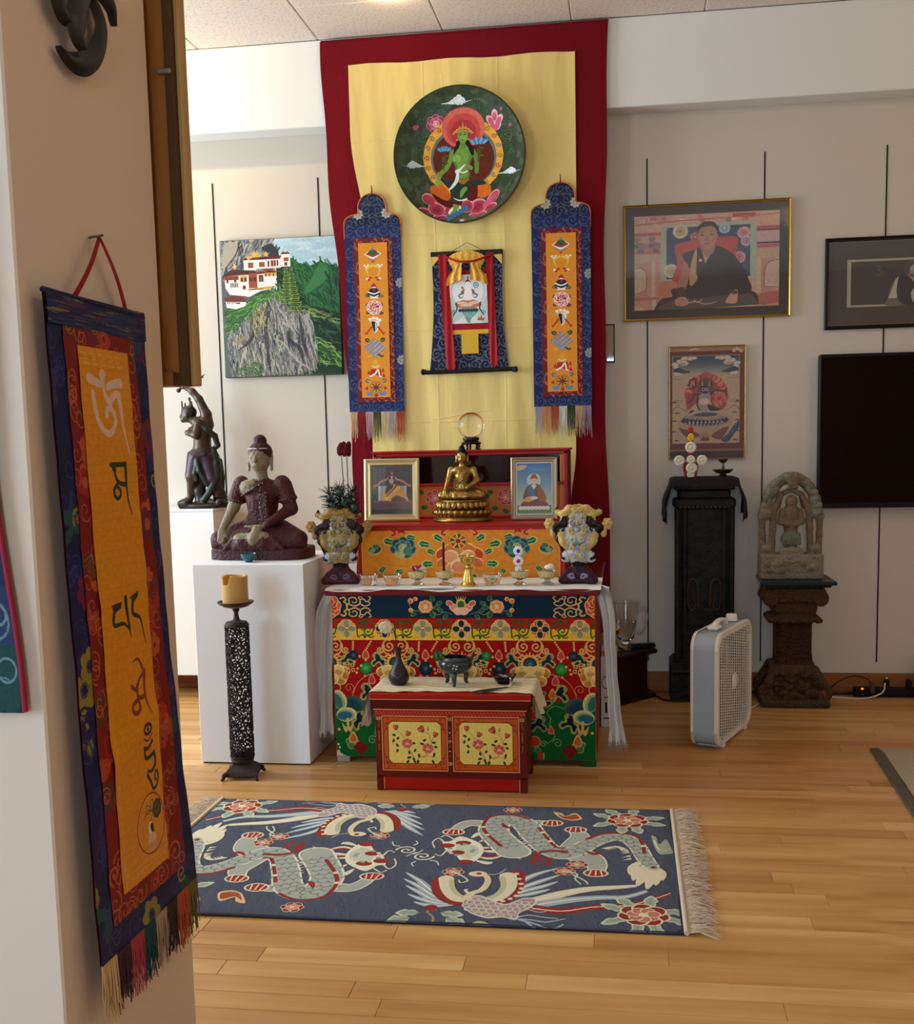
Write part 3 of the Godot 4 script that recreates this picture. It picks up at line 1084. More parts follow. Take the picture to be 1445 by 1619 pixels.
	for m in [-162.0, -54.0, 54.0, 162.0]:
		for s in [1.0, -1.0]:
			var big: Color = hx("2f8f35") if (m * s > 0) == (absf(m) > 100) else hx("20404a")
			var small: Color = hx("20404a") if big == hx("2f8f35") else hx("2f8f35")
			if s > 0:
				var f := signf(m)
				a.t = Transform2D(Vector2(f, 0), Vector2(0, 1), Vector2(m - f * 0.0, 0))
				big = hx("2f8f35") if absf(m) > 100 else hx("1c3b44")
				small = hx("1c3b44") if absf(m) > 100 else hx("2f8f35")
				beads(a, "-14,74 -5,88", 5, 1.75, gold)
				beads(a, "15,74 16,88", 5, 1.75, gold)
				if absf(m) < 100: a.t = a.t * Transform2D(Vector2(-1, 0), Vector2(0, 1), Vector2.ZERO)
				drop(a, -5, 96, 7, hx("c34a32") if absf(m) > 100 else hx("c0392a"), hx("e29a6a"))
				jewel(a, -5, 117, 11, big)
				jewel(a, 15, 96, 8, small)
				a.t = a.t * Transform2D(0.6, Vector2(0, 0))
				a.t = Transform2D(Vector2(signf(m) * (1.0 if absf(m) > 100 else -1.0), 0), Vector2(0, 1), Vector2(m, 0))
				var kk := a.t
				a.t = kk * Transform2D(0.15, Vector2(21, 117))
				for i in 4:
					a.rect(-7 + (i % 2) * 8, -7 + (i / 2) * 8, 6, 6, gold)
					a.rect(-5.5 + (i % 2) * 8, -5.5 + (i / 2) * 8, 3, 3, hx("8d1410"))
				for q in [[-9, -9], [9, -9], [-9, 9], [9, 9]]: a.dot(q[0], q[1], 2.2, gold)
				a.t = kk
				for q in [[5, 98], [3, 113], [-5, 104], [-3, 130], [24, 104], [9, 118]]: a.dot(q[0], q[1], 2.1, gold)
				drop(a, 30, 131, 6, hx("b8622a"), hx("dca060"))
				drop(a, -14, 137, 7, hx("c4402e"), hx("dd8a64"))
	a.t = Transform2D()
	for s in [1.0, -1.0]:
		a.t = Transform2D(Vector2(s, 0), Vector2(0, 1), Vector2.ZERO)
		# large arcs and the leaves of the green ground
		a.curve("128,126 150,127 170,140 180,160 181,168", 1.2, 1.2, hx("c98a58"))
		a.spiral(186, 150, 9, 2.0, 1.3, 1.2, hx("c98a58"))
		a.curve("204,128 206,140 200,150 208,160", 1.6, 1.2, gold)
		a.curve("140,196 134,186 146,176 164,180 180,174", 1.2, 1.0, hx("8fa870"))
		a.curve("140,196 138,210 146,224 136,236", 1.4, 1.0, hx("8fa870"))
		a.spiral(150, 236, 8, 3.4, 1.3, 1.2, hx("9db079"))
		a.spiral(128, 238, 6, 0.0, -1.3, 1.2, hx("9db079"))
		leaf_scroll(a, 156, 157, 1.25, 0.35, hx("12262a"), hx("a39a55"))
		leaf_scroll(a, 168, 203, 1.3, 0.1, hx("12262a"), hx("a39a55"), true)
		leaf_scroll(a, 126, 166, 1.2, -1.9, hx("12262a"), hx("8f8a4c"))
		leaf_scroll(a, 122, 206, 1.2, 0.3, hx("12262a"), hx("8f8a4c"))
		drop(a, 143, 158, 7, hx("c9682c"), hx("e09a52"))
		drop(a, 140, 216, 6, hx("cf4f2c"), hx("e08a52"))
		for q in [[118, 180, 6], [112, 192, 6], [114, 234, 8]]:
			a.dot(q[0], q[1], q[2] * 1.2, hx("d98a52"))
			a.dot(q[0], q[1], q[2], hx("c1381f"))
		for q in [[110, 246, 5], [119, 248, 5]]:
			a.dot(q[0], q[1], q[2], hx("7f9a5f"))
			a.dot(q[0], q[1], q[2] * 0.8, hx("3e6f35"))
		a.rect(118, 250, 8, 14, hx("b23a22"))
		a.rect(127, 252, 2, 12, hx("b0a052"))
		a.flower(96, 180, 13, 6, 0.0, hx("c8542c"), hx("d98a4a"), hx("e6c070"), hx("e0a868"))
		for q in [[177, 176, "1c3f46"], [203, 170, "3a6a5e"], [192, 194, "2f6470"]]:
			var an: float = {"1c3f46": -0.5, "3a6a5e": -1.2, "2f6470": 0.1}[q[2]]
			a.ell(q[0], q[1], 17, 12, hx("d9c77e") if q[2] != "1c3f46" else hx("3d5a4a"), an)
			a.ell(q[0] + 1.5, q[1] + 1.5, 15, 9.5, hx("8fa67a") if q[2] != "1c3f46" else hx("2a4a48"), an)
			a.ell(q[0] + 3, q[1] + 2, 12.5, 7, Color(q[2]), an)
		beads(a, "190,202 190,214", 4, 2.4, gold)
		a.shape("181,206 187,216 190,210 193,216 200,207 197,220 194,224 190,220 186,224 183,220", gold)
		a.dot(205, 219, 2.5, gold)
		drop(a, 182, 234, 8.5, hx("d0662a"), hx("e3ad5e"))
		for q in [[174, 243, 6], [185, 245, 7], [190, 238, 4.5]]:
			a.dot(q[0], q[1], q[2], hx("a9b578"))
			a.dot(q[0], q[1] + 0.6, q[2] * 0.82, hx("4c7a3c"))
		drop(a, 182, 234, 8, hx("cf6226"), hx("e3ad5e"))
		a.shape("170,236 183,249 169,262 156,249", hx("7d1a12"))
	a.t = Transform2D()
	a.shape("-210,255 -206,252 -204,258 -199,261 -194,263 -210,263", hx("cfc2a0"))
	a.dot(-207, 244, 1.6, hx("e6e0d0"))
	a.dot(-205, 249, 1.5, hx("e6e0d0"))
	a.grain(0.1, 0.02, 3)
	return a.tex()

func shelf_art() -> Texture2D:
	# orange board with peonies, leaves and a wheel; x from -163 to 163 about the middle
	var a := Art.new(1304, 344, 326.0, 86.0, hx("e58d1f"), Vector2(163, 0))
	a.rect(-163, 0, 326, 4.5, hx("b51510"))
	for s in [1.0, -1.0]:
		a.t = Transform2D(Vector2(s, 0), Vector2(0, 1), Vector2.ZERO)
		a.rect(157, 0, 6, 86, hx("b51510"))
		a.rect(156, 4, 1, 82, hx("f0b860"))
		for q in [[24.0, 1.0], [106.0, -1.0]]:
			a.t = Transform2D(Vector2(s, 0), Vector2(0, 1), Vector2.ZERO) * Transform2D(Vector2(q[1], 0), Vector2(0, 1), Vector2(q[0], 0))
			a.blob("-9,2 -6,3 0,3 6,8 5,13 0,15 -4,12 -2,9 1,10 0,7 -5,5", hx("ef9a55"))
			a.blob("-8,2 0,2 5,8 4,12 0,14 -3,12 -1,10 2,11 1,7 -4,4", hx("b3140e"))
			if q[0] > 50: a.shape("8,2 18,2 20,10 14,7 9,10", hx("b3140e"))
		a.t = Transform2D(Vector2(s, 0), Vector2(0, 1), Vector2.ZERO)
		a.curve("30,78 52,68 60,72 90,66 120,62 146,48", 1.0, 0.7, hx("7d8a3a"))
		for q in [[36, 22, -0.6, 19], [57, 30, -0.2, 21], [47, 45, -0.5, 17], [52, 62, 0.05, 21], [70, 72, 0.6, 12], [78, 18, -0.2, 18], [114, 26, -0.3, 21], [98, 74, 0.2, 17], [128, 66, 0.9, 16], [22, 88, -0.4, 16]]:
			a.leaf(q[0] - q[3] * 0.5, q[1], q[3], q[2], q[3] * 0.36, hx("1f6a37"), hx("cfc46a"), hx("a9c48a"))
		peony(a, 90, 34, 20, [hx("174a4c"), hx("2d6b5e"), hx("a8a860")])
		a.ell(96, 46, 9, 6, hx("b9b269"), -0.2)
		a.ell(83, 40, 7, 8, hx("4b7f63"), 0.3)
		a.ell(136, 38, 12, 8, hx("c9bd72"), 0.2)
		a.ell(136, 37, 10.5, 6.6, hx("255a52"), 0.2)
		a.ell(140, 39, 6, 4, hx("93a062"), 0.6)
		a.leaf(128, 30, 14, 0.2, 5, hx("1f5a42"), hx("b8b468"), hx("90b07a"))
		for q in [[26, 44, 12, "d2431c"], [27, 60, 10, "dd6f3c"], [14, 36, 11, "e2733a"], [13, 70, 11, "eaa062"]]:
			a.ell(q[0], q[1], q[2] * 1.08, q[2] * 0.88, hx("f3c98a"), 0.5)
			a.ell(q[0] + 1, q[1] + 1, q[2] * 0.94, q[2] * 0.72, Color(q[3]), 0.5)
		a.ell(13, 50, 13, 12, hx("f6d49a"), -0.4)
		a.ell(14, 51, 11, 9.5, hx("efa86a"), -0.4)
	a.t = Transform2D()
	a.ell(0, 66, 15, 13, hx("f6d49a"))
	a.ell(0, 68, 13, 10, hx("e88f5a"))
	a.dot(-2, 23, 16, hx("e8b04a"))
	for i in 8:
		var an := TAU * i / 8 + 0.2
		var c := Vector2(-2, 23)
		a.poly(PackedVector2Array([c + Vector2(cos(an), sin(an)) * 4, c + Vector2(cos(an - 0.3), sin(an - 0.3)) * 13, c + Vector2(cos(an + 0.3), sin(an + 0.3)) * 13]), [hx("2c5f35"), hx("c3471f")][i % 2])
	a.ring(-2, 23, 15, 1.6, hx("c9741f"))
	a.dot(-2, 23, 4, hx("8d2a14"))
	a.grain(0.1, 0.02, 4)
	return a.tex()

func upper_art() -> Texture2D:
	var a := Art.new(704, 120, 300.0, 50.0, hx("b9631c"), Vector2(150, 0))
	for s in [1.0, -1.0]:
		a.t = Transform2D(Vector2(s, 0), Vector2(0, 1), Vector2.ZERO)
		peony(a, 60, 20, 14, [hx("a3301f"), hx("b84a34"), hx("c9705a")])
		for q in [[28, 22, -0.5], [42, 36, 0.3], [78, 34, 0.2], [84, 12, -0.4], [34, 10, 0.2], [60, 40, 0.5]]:
			a.leaf(q[0] - 6, q[1], 13, q[2], 4.6, hx("1a3f28"), hx("6b6a2c"), hx("557a4a"))
		peony(a, 118, 22, 12, [hx("1d4a44"), hx("2d5f50"), hx("6f8a5c")])
	return a.tex()

func altar() -> void:
	var red := mat(hx("a3150f"), 0.35)
	var maroon := mat(hx("6d0d12"), 0.4)
	var lacq := mat(hx("0e4a1e"), 0.4)
	# table: body with a painted front, top board, feet
	var t := thing("altar_table", "large painted altar table with red, navy and green floral front under the white cloth", "table", Vector3(-0.683, 0, 0.9))
	var body := MB.new().box(Vector3(0, 0.375, -0.002), Vector3(1.106, 0.694, 1.046), 0.003)
	part("body", body, mat(hx("8d120e"), 0.4), t)
	var front := MB.new().box(Vector3(0, 0.375, 0.526), Vector3(1.106, 0.694, 0.012), 0.002)
	var fm := mat(Color.WHITE, 0.5, 0.0, altar_art())
	fm.metallic_specular = 0.2
	part("front_panel", front, fm, t)
	for s in [-1, 1]:
		for e in [0.45, -0.45]: part("foot", bx(Vector3(s * 0.525, 0.015, e + 0.04), Vector3(0.056, 0.028, 0.07), 0.003), lacq if s > 0 or e < 0 else mat(hx("a79a86"), 0.7), t)
	part("top_board", bx(Vector3(-0.002, 0.735, 0.006), Vector3(1.15, 0.025, 1.08), 0.004), maroon, t)
	# stepped shelf on the table
	var s2 := thing("altar_shelf", "stepped red and orange shelf painted with peonies, standing on the altar table", "shelf", Vector3(-0.742, 0.7485, 0.7))
	part("lower_step", bx(Vector3(0, 0.116, 0.0), Vector3(0.94, 0.232, 0.68), 0.003), red, s2)
	part("lower_panel", bx(Vector3(0, 0.114, 0.343), Vector3(0.936, 0.228, 0.008), 0.002), mat(Color.WHITE, 0.35, 0.0, shelf_art()), s2)
	part("step_top", bx(Vector3(0, 0.236, 0.004), Vector3(0.95, 0.014, 0.70), 0.003), red, s2)
	var z := -0.03
	var uf := MB.new()
	uf.box(Vector3(0, 0.55, z), Vector3(0.935, 0.018, 0.02), 0.003)
	uf.box(Vector3(0, 0.405, z), Vector3(0.9, 0.014, 0.02), 0.003)
	uf.box(Vector3(0, 0.249, z), Vector3(0.935, 0.01, 0.02), 0.002)
	for s in [-1, 1]: uf.box(Vector3(s * 0.458, 0.4, z), Vector3(0.019, 0.31, 0.02), 0.003)
	part("upper_frame", uf, red, s2)
	part("upper_case", bx(Vector3(0, 0.4, z - 0.16), Vector3(0.934, 0.316, 0.3), 0.003), maroon, s2)
	var om := mat(hx("c9741f"), 0.4)
	for s in [-1, 1]: part("orange_strip", bx(Vector3(s * 0.44, 0.4, z - 0.004), Vector3(0.018, 0.29, 0.014), 0.002), om, s2)
	part("glass_panel", bx(Vector3(0, 0.476, z - 0.006), Vector3(0.862, 0.128, 0.01)), mat(hx("1c0306"), 0.1), s2)
	part("upper_panel", bx(Vector3(0, 0.326, z - 0.006), Vector3(0.862, 0.146, 0.01)), mat(Color.WHITE, 0.4, 0.0, upper_art()), s2)
	part("top_board", bx(Vector3(0, 0.563, z - 0.15), Vector3(0.95, 0.01, 0.34), 0.003), red, s2)
	altar_cloth()

func altar_cloth() -> void:
	# long white offering scarf: over the table front edge, the ends hang down at both sides
	var o := thing("offering_scarf", "white silk offering scarf laid along the altar edge, its ends hanging down both sides", "scarf", Vector3(-0.683, 0.7485, 1.2))
	var m := bump(mat(hx("e9e6e0"), 0.4), G.grain, 0.3)
	m.rim_enabled = true
	m.rim = 0.4
	var top := MB.new().sheet(90, 14, func(u: float, v: float) -> Vector3:
		var x := lerpf(-0.575, 0.578, u)
		var z := lerpf(-0.145, 0.252, v) + 0.006 * sin(u * 19.0) * v + (0.01 * sin(u * 7.0 + 1.0)) * (1.0 - v)
		var y := 0.003 + 0.0015 * sin(u * 50.0 + v * 9.0) + 0.001 * sin(u * 23.0 - v * 17.0)
		if v > 0.93: y -= 0.006 + 0.004 * sin(u * 16.0)
		return Vector3(x, y, z), Vector3.UP)
	part("runner", top, m, o)
	var foldb := MB.new().sheet(30, 6, func(u: float, v: float) -> Vector3: return Vector3(lerpf(-0.2, -0.03, u), 0.006 + 0.004 * sin(v * PI), lerpf(0.18, 0.245, v) + 0.004 * sin(u * 6.0)), Vector3.UP)
	part("fold", foldb, m, o)
	for s in [-1.0, 1.0]:
		var wdt := 0.086 if s < 0 else 0.05
		var xo := -0.606 if s < 0 else 0.6
		var endm := MB.new().sheet(28, 60, func(u: float, v: float) -> Vector3:
			var y := lerpf(0.0, -0.655 if s < 0 else -0.67, v)
			var ww := lerpf(0.06, wdt, smoothstep(0.0, 0.35, v)) * (1.0 + 0.05 * sin(v * 9.0)) + 0.024 * smoothstep(0.85, 1.0, v)
			var cx = (0.58 * s) + (xo - 0.58 * s) * smoothstep(0.0, 0.2, v) + s * 0.02 * v + (0.022 * v * v if s > 0 else -0.012 * v)
			var a := (u - 0.5) * 2.0
			var fz := 0.017 * sin(a * 6.5 + v * 2.0) * smoothstep(0.0, 0.2, v) + 0.01 * sin(a * 15.0 + v * 5.0) * smoothstep(0.6, 1.0, v)
			return Vector3(cx + a * ww * 0.5 + 0.0012 * sin(v * 30.0), y + (0.003 if v == 0.0 else 0.0) + 0.012 * smoothstep(0.97, 1.0, v) * sin(u * 40.0), 0.13 + fz + (0.07 * (1.0 - smoothstep(0.0, 0.1, v))) * a), Vector3.BACK)
		part("hanging_end", endm, m, o)
		var fr := MB.new()
		for i in 36:
			var u := i / 35.0 - 0.5
			var yb := -0.65 if s < 0 else -0.668
			var x0: float = xo + s * 0.02 + (0.022 if s > 0 else -0.012) + u * (0.105 if s < 0 else 0.08)
			fr.tube(PackedVector3Array([Vector3(x0, yb, 0.13 + 0.017 * sin(u * 13.0 + 2.0)), Vector3(x0 + 0.003 * sin(i * 3.0), yb - 0.018, 0.132 + 0.017 * sin(u * 13.0 + 2.0)), Vector3(x0 + 0.006 * sin(i * 5.0), yb - 0.03 - 0.008 * sin(i * 2.3), 0.135)]), 0.0012, 0.0006, 4, false)
		part("fringe", fr, m, o)

func cluster(sc: Sculpt, r: RandomNumberGenerator, lo: Vector3, hi: Vector3, n: int, rad: float, cols: Array) -> void:
	for i in n:
		var p := Vector3(r.randf_range(lo.x, hi.x), r.randf_range(lo.y, hi.y), r.randf_range(lo.z, hi.z))
		sc.ell(p, Vector3.ONE * rad * r.randf_range(0.6, 1.25), cols[r.randi() % cols.size()])

func volute(sc: Sculpt, c: Vector3, r: float, a0: float, turns: float, thick: float, col: int, nx := Vector3.RIGHT, ny := Vector3.UP) -> void:
	var m := int(absf(turns) * 10) + 3
	var last := Vector3.ZERO
	for i in m + 1:
		var f := i / float(m)
		var a := a0 + TAU * turns * f
		var p := c + (nx * cos(a) + ny * sin(a)) * r * (1.0 - 0.85 * f)
		if i: sc.cap(last, p, thick * (1.0 - 0.4 * f), thick * (1.0 - 0.45 * f), col)
		last = p

func ornate_vase() -> Sculpt:
	var sc := Sculpt.new(Vector3(-0.155, -0.004, -0.075), Vector3(0.155, 0.345, 0.08), 0.0036)
	var r := RandomNumberGenerator.new()
	r.seed = 21
	sc.k = 0.012
	# 0 dark brown, 1 gold, 2 body cream, 3 green, 4 lilac, 5 foot purple, 6 white
	sc.box(Vector3(0, 0.012, 0), Vector3(0.142, 0.024, 0.1), 0.01, 5)
	for s in [-1.0, 1.0]:
		sc.ell(Vector3(s * 0.055, 0.016, 0.035), Vector3(0.028, 0.018, 0.02), 5)
		sc.path([Vector3(s * 0.07, 0.012, 0.03), Vector3(s * 0.05, 0.04, 0.025), Vector3(s * 0.028, 0.06, 0.012)], [0.012, 0.012, 0.012], 5)
	sc.ell(Vector3(0, 0.04, 0), Vector3(0.05, 0.035, 0.04), 5)
	sc.cap(Vector3(0, 0.06, 0), Vector3(0, 0.11, 0), 0.03, 0.036, 0)
	sc.ell(Vector3(0, 0.13, 0), Vector3(0.05, 0.06, 0.042), 2)
	sc.ell(Vector3(0, 0.2, 0), Vector3(0.068, 0.06, 0.046), 2)
	sc.ell(Vector3(0, 0.265, 0), Vector3(0.052, 0.03, 0.036), 2)
	sc.ell(Vector3(0, 0.295, 0), Vector3(0.045, 0.03, 0.032), 2)
	for s in [-1.0, 1.0]:
		sc.path([Vector3(0, 0.32, 0.01), Vector3(s * 0.036, 0.313, 0.016), Vector3(s * 0.066, 0.29, 0.014), Vector3(s * 0.088, 0.298, 0.008)], [0.014, 0.017, 0.013, 0.008], 1)
		sc.path([Vector3(0, 0.315, -0.02), Vector3(s * 0.04, 0.305, -0.016), Vector3(s * 0.08, 0.295, 0.0)], [0.014, 0.014, 0.008], 1)
		sc.path([Vector3(s * 0.08, 0.292, 0.0), Vector3(s * 0.094, 0.3, 0), Vector3(s * 0.09, 0.318, 0)], [0.008, 0.008, 0.005], 0)
		volute(sc, Vector3(s * 0.058, 0.262, 0.022), 0.02, PI * 0.5, s * 1.1, 0.008, 0)
		volute(sc, Vector3(s * 0.072, 0.228, 0.02), 0.026, 0.0 if s > 0 else PI, s * 1.2, 0.009, 0)
		sc.path([Vector3(s * 0.092, 0.225, 0.01), Vector3(s * 0.085, 0.185, 0.012), Vector3(s * 0.066, 0.15, 0.012), Vector3(s * 0.06, 0.115, 0.01)], [0.009, 0.011, 0.01, 0.008], 0)
		sc.path([Vector3(s * 0.07, 0.21, 0.024), Vector3(s * 0.062, 0.175, 0.026), Vector3(s * 0.045, 0.15, 0.024)], [0.013, 0.013, 0.008], 1)
		volute(sc, Vector3(s * 0.056, 0.108, 0.016), 0.017, PI * 0.5, s * 1.1, 0.008, 6)
	for s in [-1.0, 1.0]:   # modelled blossoms held out at the sides
		sc.k = 0.0035
		sc.path([Vector3(s * 0.085, 0.2, 0), Vector3(s * 0.115, 0.23, 0.01)], [0.01, 0.01], 1)
		for i in 6:
			var a := TAU * i / 6.0
			sc.ell(Vector3(s * 0.122 + cos(a) * 0.014, 0.25 + sin(a) * 0.016, 0.012), Vector3(0.0105, 0.0105, 0.011), 1)
		sc.ell(Vector3(s * 0.122, 0.25, 0.024), Vector3(0.008, 0.008, 0.008), 1)
		sc.ell(Vector3(s * 0.108, 0.212, 0.014), Vector3(0.012, 0.02, 0.01), 1)
	sc.k = 0.003
	for i in 46:   # blossoms and leaves in relief, alike on both halves
		var p := Vector3(r.randf_range(0.0, 0.048), r.randf_range(0.1, 0.285), 0.0)
		p.z = 0.047 - p.x * 0.35 - absf(p.y - 0.2) * 0.1
		var q := r.randf_range(0.004, 0.0085)
		for s in [-1.0, 1.0]: sc.ell(Vector3(p.x * s, p.y, p.z), Vector3(q, q * r.randf_range(0.8, 1.4), q), [2, 1, 2, 3, 2, 6, 4, 1][i % 8])
	for i in 5:
		for s in [-1.0, 1.0]: volute(sc, Vector3(s * (0.02 + 0.006 * (i % 2)), 0.115 + i * 0.036, 0.046), 0.013, i * 1.3 if s > 0 else PI - i * 1.3, s * 1.2, 0.0032, 1 if i % 2 else 2)
	sc.ell(Vector3(0.0, 0.172, 0.04), Vector3(0.022, 0.012, 0.01), 3)
	sc.ell(Vector3(0.004, 0.15, 0.04), Vector3(0.022, 0.009, 0.009), 4)
	volute(sc, Vector3(0.025, 0.03, 0.045), 0.014, 0, 1.2, 0.004, 4)
	volute(sc, Vector3(-0.025, 0.03, 0.045), 0.014, PI, -1.2, 0.004, 4)
	for s in [-1.0, 1.0]: volute(sc, Vector3(s * 0.012, 0.31, 0.034), 0.011, 0, s * 1.2, 0.004, 1)
	sc.k = 0.003
	for q in [Vector3(0, 0.335, 0), Vector3(0.03, 0.333, 0), Vector3(-0.03, 0.333, 0)]: sc.ell(q, Vector3(0.028, 0.02, 0.02), -1)
	return sc

func lin(s: String) -> Color: return hx(s).srgb_to_linear()

func picture_frame(called: String, label: String, w: float, h: float, fw: float, depth: float, fm: Material, pic: Texture2D, at: Vector3, lean := 0.0, category := "picture frame", mount: Material = null, mw := 0.0, glassy := true) -> Node3D:
	var o := thing(called, label, category, at)
	o.rotation.x = lean
	# mitred moulding
	for k in 4:
		var m := MB.new()
		m.xf = Transform3D(Basis(Vector3.BACK, k * PI / 2), Vector3.ZERO)
		var L := (w if k % 2 == 0 else h) / 2
		var B := (h if k % 2 == 0 else w) / 2
		var prof := [Vector2(0, 0), Vector2(0, depth * 0.8), Vector2(fw * 0.2, depth), Vector2(fw * 0.55, depth * 0.8), Vector2(fw * 0.85, depth * 0.85), Vector2(fw, depth * 0.5), Vector2(fw, 0)]
		for i in prof.size() - 1:
			var p: Vector2 = prof[i]
			var q: Vector2 = prof[i + 1]
			var nn := Vector3(0, -(q - p).y, (q - p).x).normalized()
			m.face([Vector3(-L + p.x, -B + p.x, p.y), Vector3(L - p.x, -B + p.x, p.y), Vector3(L - q.x, -B + q.x, q.y), Vector3(-L + q.x, -B + q.x, q.y)], nn)
		part("frame_rail", m, fm, o)
	part("backing", bx(Vector3(0, 0, 0.002), Vector3(w - fw, h - fw, 0.004)), G.black, o)
	var iw := w - 2 * fw
	var ih := h - 2 * fw
	if mount:
		part("mount", bx(Vector3(0, 0, 0.0055), Vector3(iw + 0.004, ih + 0.004, 0.003)), mount, o)
		iw -= 2 * mw
		ih -= 2 * mw
	var pm := mat(Color.WHITE, 0.5, 0.0, pic)
	part("picture", bx(Vector3(0, 0, 0.008), Vector3(iw, ih, 0.002)), pm, o)
	if glassy: part("glass", bx(Vector3(0, 0, depth * 0.45 + 0.004), Vector3(w - 2 * fw + 0.002, h - 2 * fw + 0.002, 0.002)), G.pane, o)
	return o

func monk_on_throne() -> Texture2D:
	var a := Art.new(300, 376, 100, 125, hx("262a28"))
	a.rect(0, 112, 100, 13, hx("0d0806"))
	a.rect(16, 52, 70, 38, hx("8d9391"))
	for x in [17, 80]: a.rect(x, 52, 5, 40, hx("b9bcb6"))
	a.curve("6,54 16,48 24,40 36,36 44,30 50,26 56,30 64,36 76,40 86,48 96,54", 6, 6, hx("9a5a3a"))
	a.curve("6,54 16,48 24,40 36,36 44,30 50,26 56,30 64,36 76,40 86,48 96,54", 2, 2, hx("c98d62"))
	a.dot(50, 19, 4, hx("a9653f"))
	a.dot(7, 52, 4, hx("a9653f"))
	a.dot(94, 52, 4, hx("a9653f"))
	a.rect(2, 92, 96, 20, hx("5d2c25"))
	a.rect(2, 90, 96, 4, hx("7a4034"))
	for x in [2, 33, 65]: a.rect(x + 1.5, 97, 29, 12, hx("4a211d"))
	a.blob("24,88 28,72 34,60 42,50 56,48 70,56 82,72 90,92 60,92", hx("d19a1e"))
	a.blob("30,84 50,64 62,52 70,58 50,74 40,88", hx("e2b232"))
	a.blob("34,74 36,58 42,50 54,50 48,62", hx("4d1620"))
	a.curve("62,50 50,66 36,80", 4, 3, hx("5d1c22"))
	a.blob("48,90 60,78 76,82 86,92 66,94", hx("4d1a1c"))
	a.ell(49, 38, 6, 8.5, hx("c79a82"))
	a.blob("42,36 44,28 50,26 56,28 57,37 50,33", hx("1d1a18"))
	a.dot(50, 30, 2.4, hx("e6d8c8"))
	a.ell(47, 38, 1, 0.7, hx("3a221a"))
	a.ell(51, 38, 1, 0.7, hx("3a221a"))
	a.rect(48, 42, 3, 0.9, hx("8d4a40"))
	return a.tex()

func teacher_painting() -> Texture2D:
	var a := Art.new(256, 376, 85, 125, hx("3f82b8"))
	for i in 30: a.rect(0, i * 4.2, 85, 4.4, hx("2f78b4").lerp(hx("cfdcb0"), clampf(i / 26.0, 0, 1)))
	a.blob("0,8 12,4 26,7 16,14 2,18", hx("e2b78a"))
	a.curve("30,10 50,16 84,12", 3, 2, hx("5f9cc4"))
	a.rect(0, 104, 85, 21, hx("5f9450"))
	a.dot(42, 42, 17, hx("e9e2c4"))
	a.dot(42, 42, 15.5, hx("bcd2cf"))
	a.blob("8,104 24,90 60,90 78,104 60,110 24,110", hx("7d4638"))
	for i in 8: a.ell(9 + i * 9.5, 111, 6, 5, hx("f0e6dc"))
	a.blob("16,92 20,66 30,54 42,50 54,54 66,70 72,92 44,98", hx("5b5048"))
	a.blob("54,56 66,70 72,92 56,94 50,74", hx("a9542c"))
	a.blob("28,60 36,54 46,72 40,92 26,84", hx("4a6f9a"))
	a.blob("14,92 30,82 44,90 28,96", hx("e3a83c"))
	a.ell(42, 86, 10, 4, hx("e8e0d6"))
	a.blob("36,54 42,64 48,54", hx("eee6da"))
	a.ell(42, 45, 6, 8, hx("e6cda8"))
	a.blob("33,40 36,31 42,24 48,31 51,40 42,37", hx("b4482c"))
	a.dot(42, 27, 2, hx("e0b04a"))
	for x in [39.5, 44.5]: a.ell(x, 44, 1.2, 0.7, hx("2a1c14"))
	a.rect(40.5, 48.5, 3, 0.8, hx("a3513c"))
	a.curve("60,34 58,60 54,90", 0.8, 0.8, hx("8d3a24"))
	return a.tex()

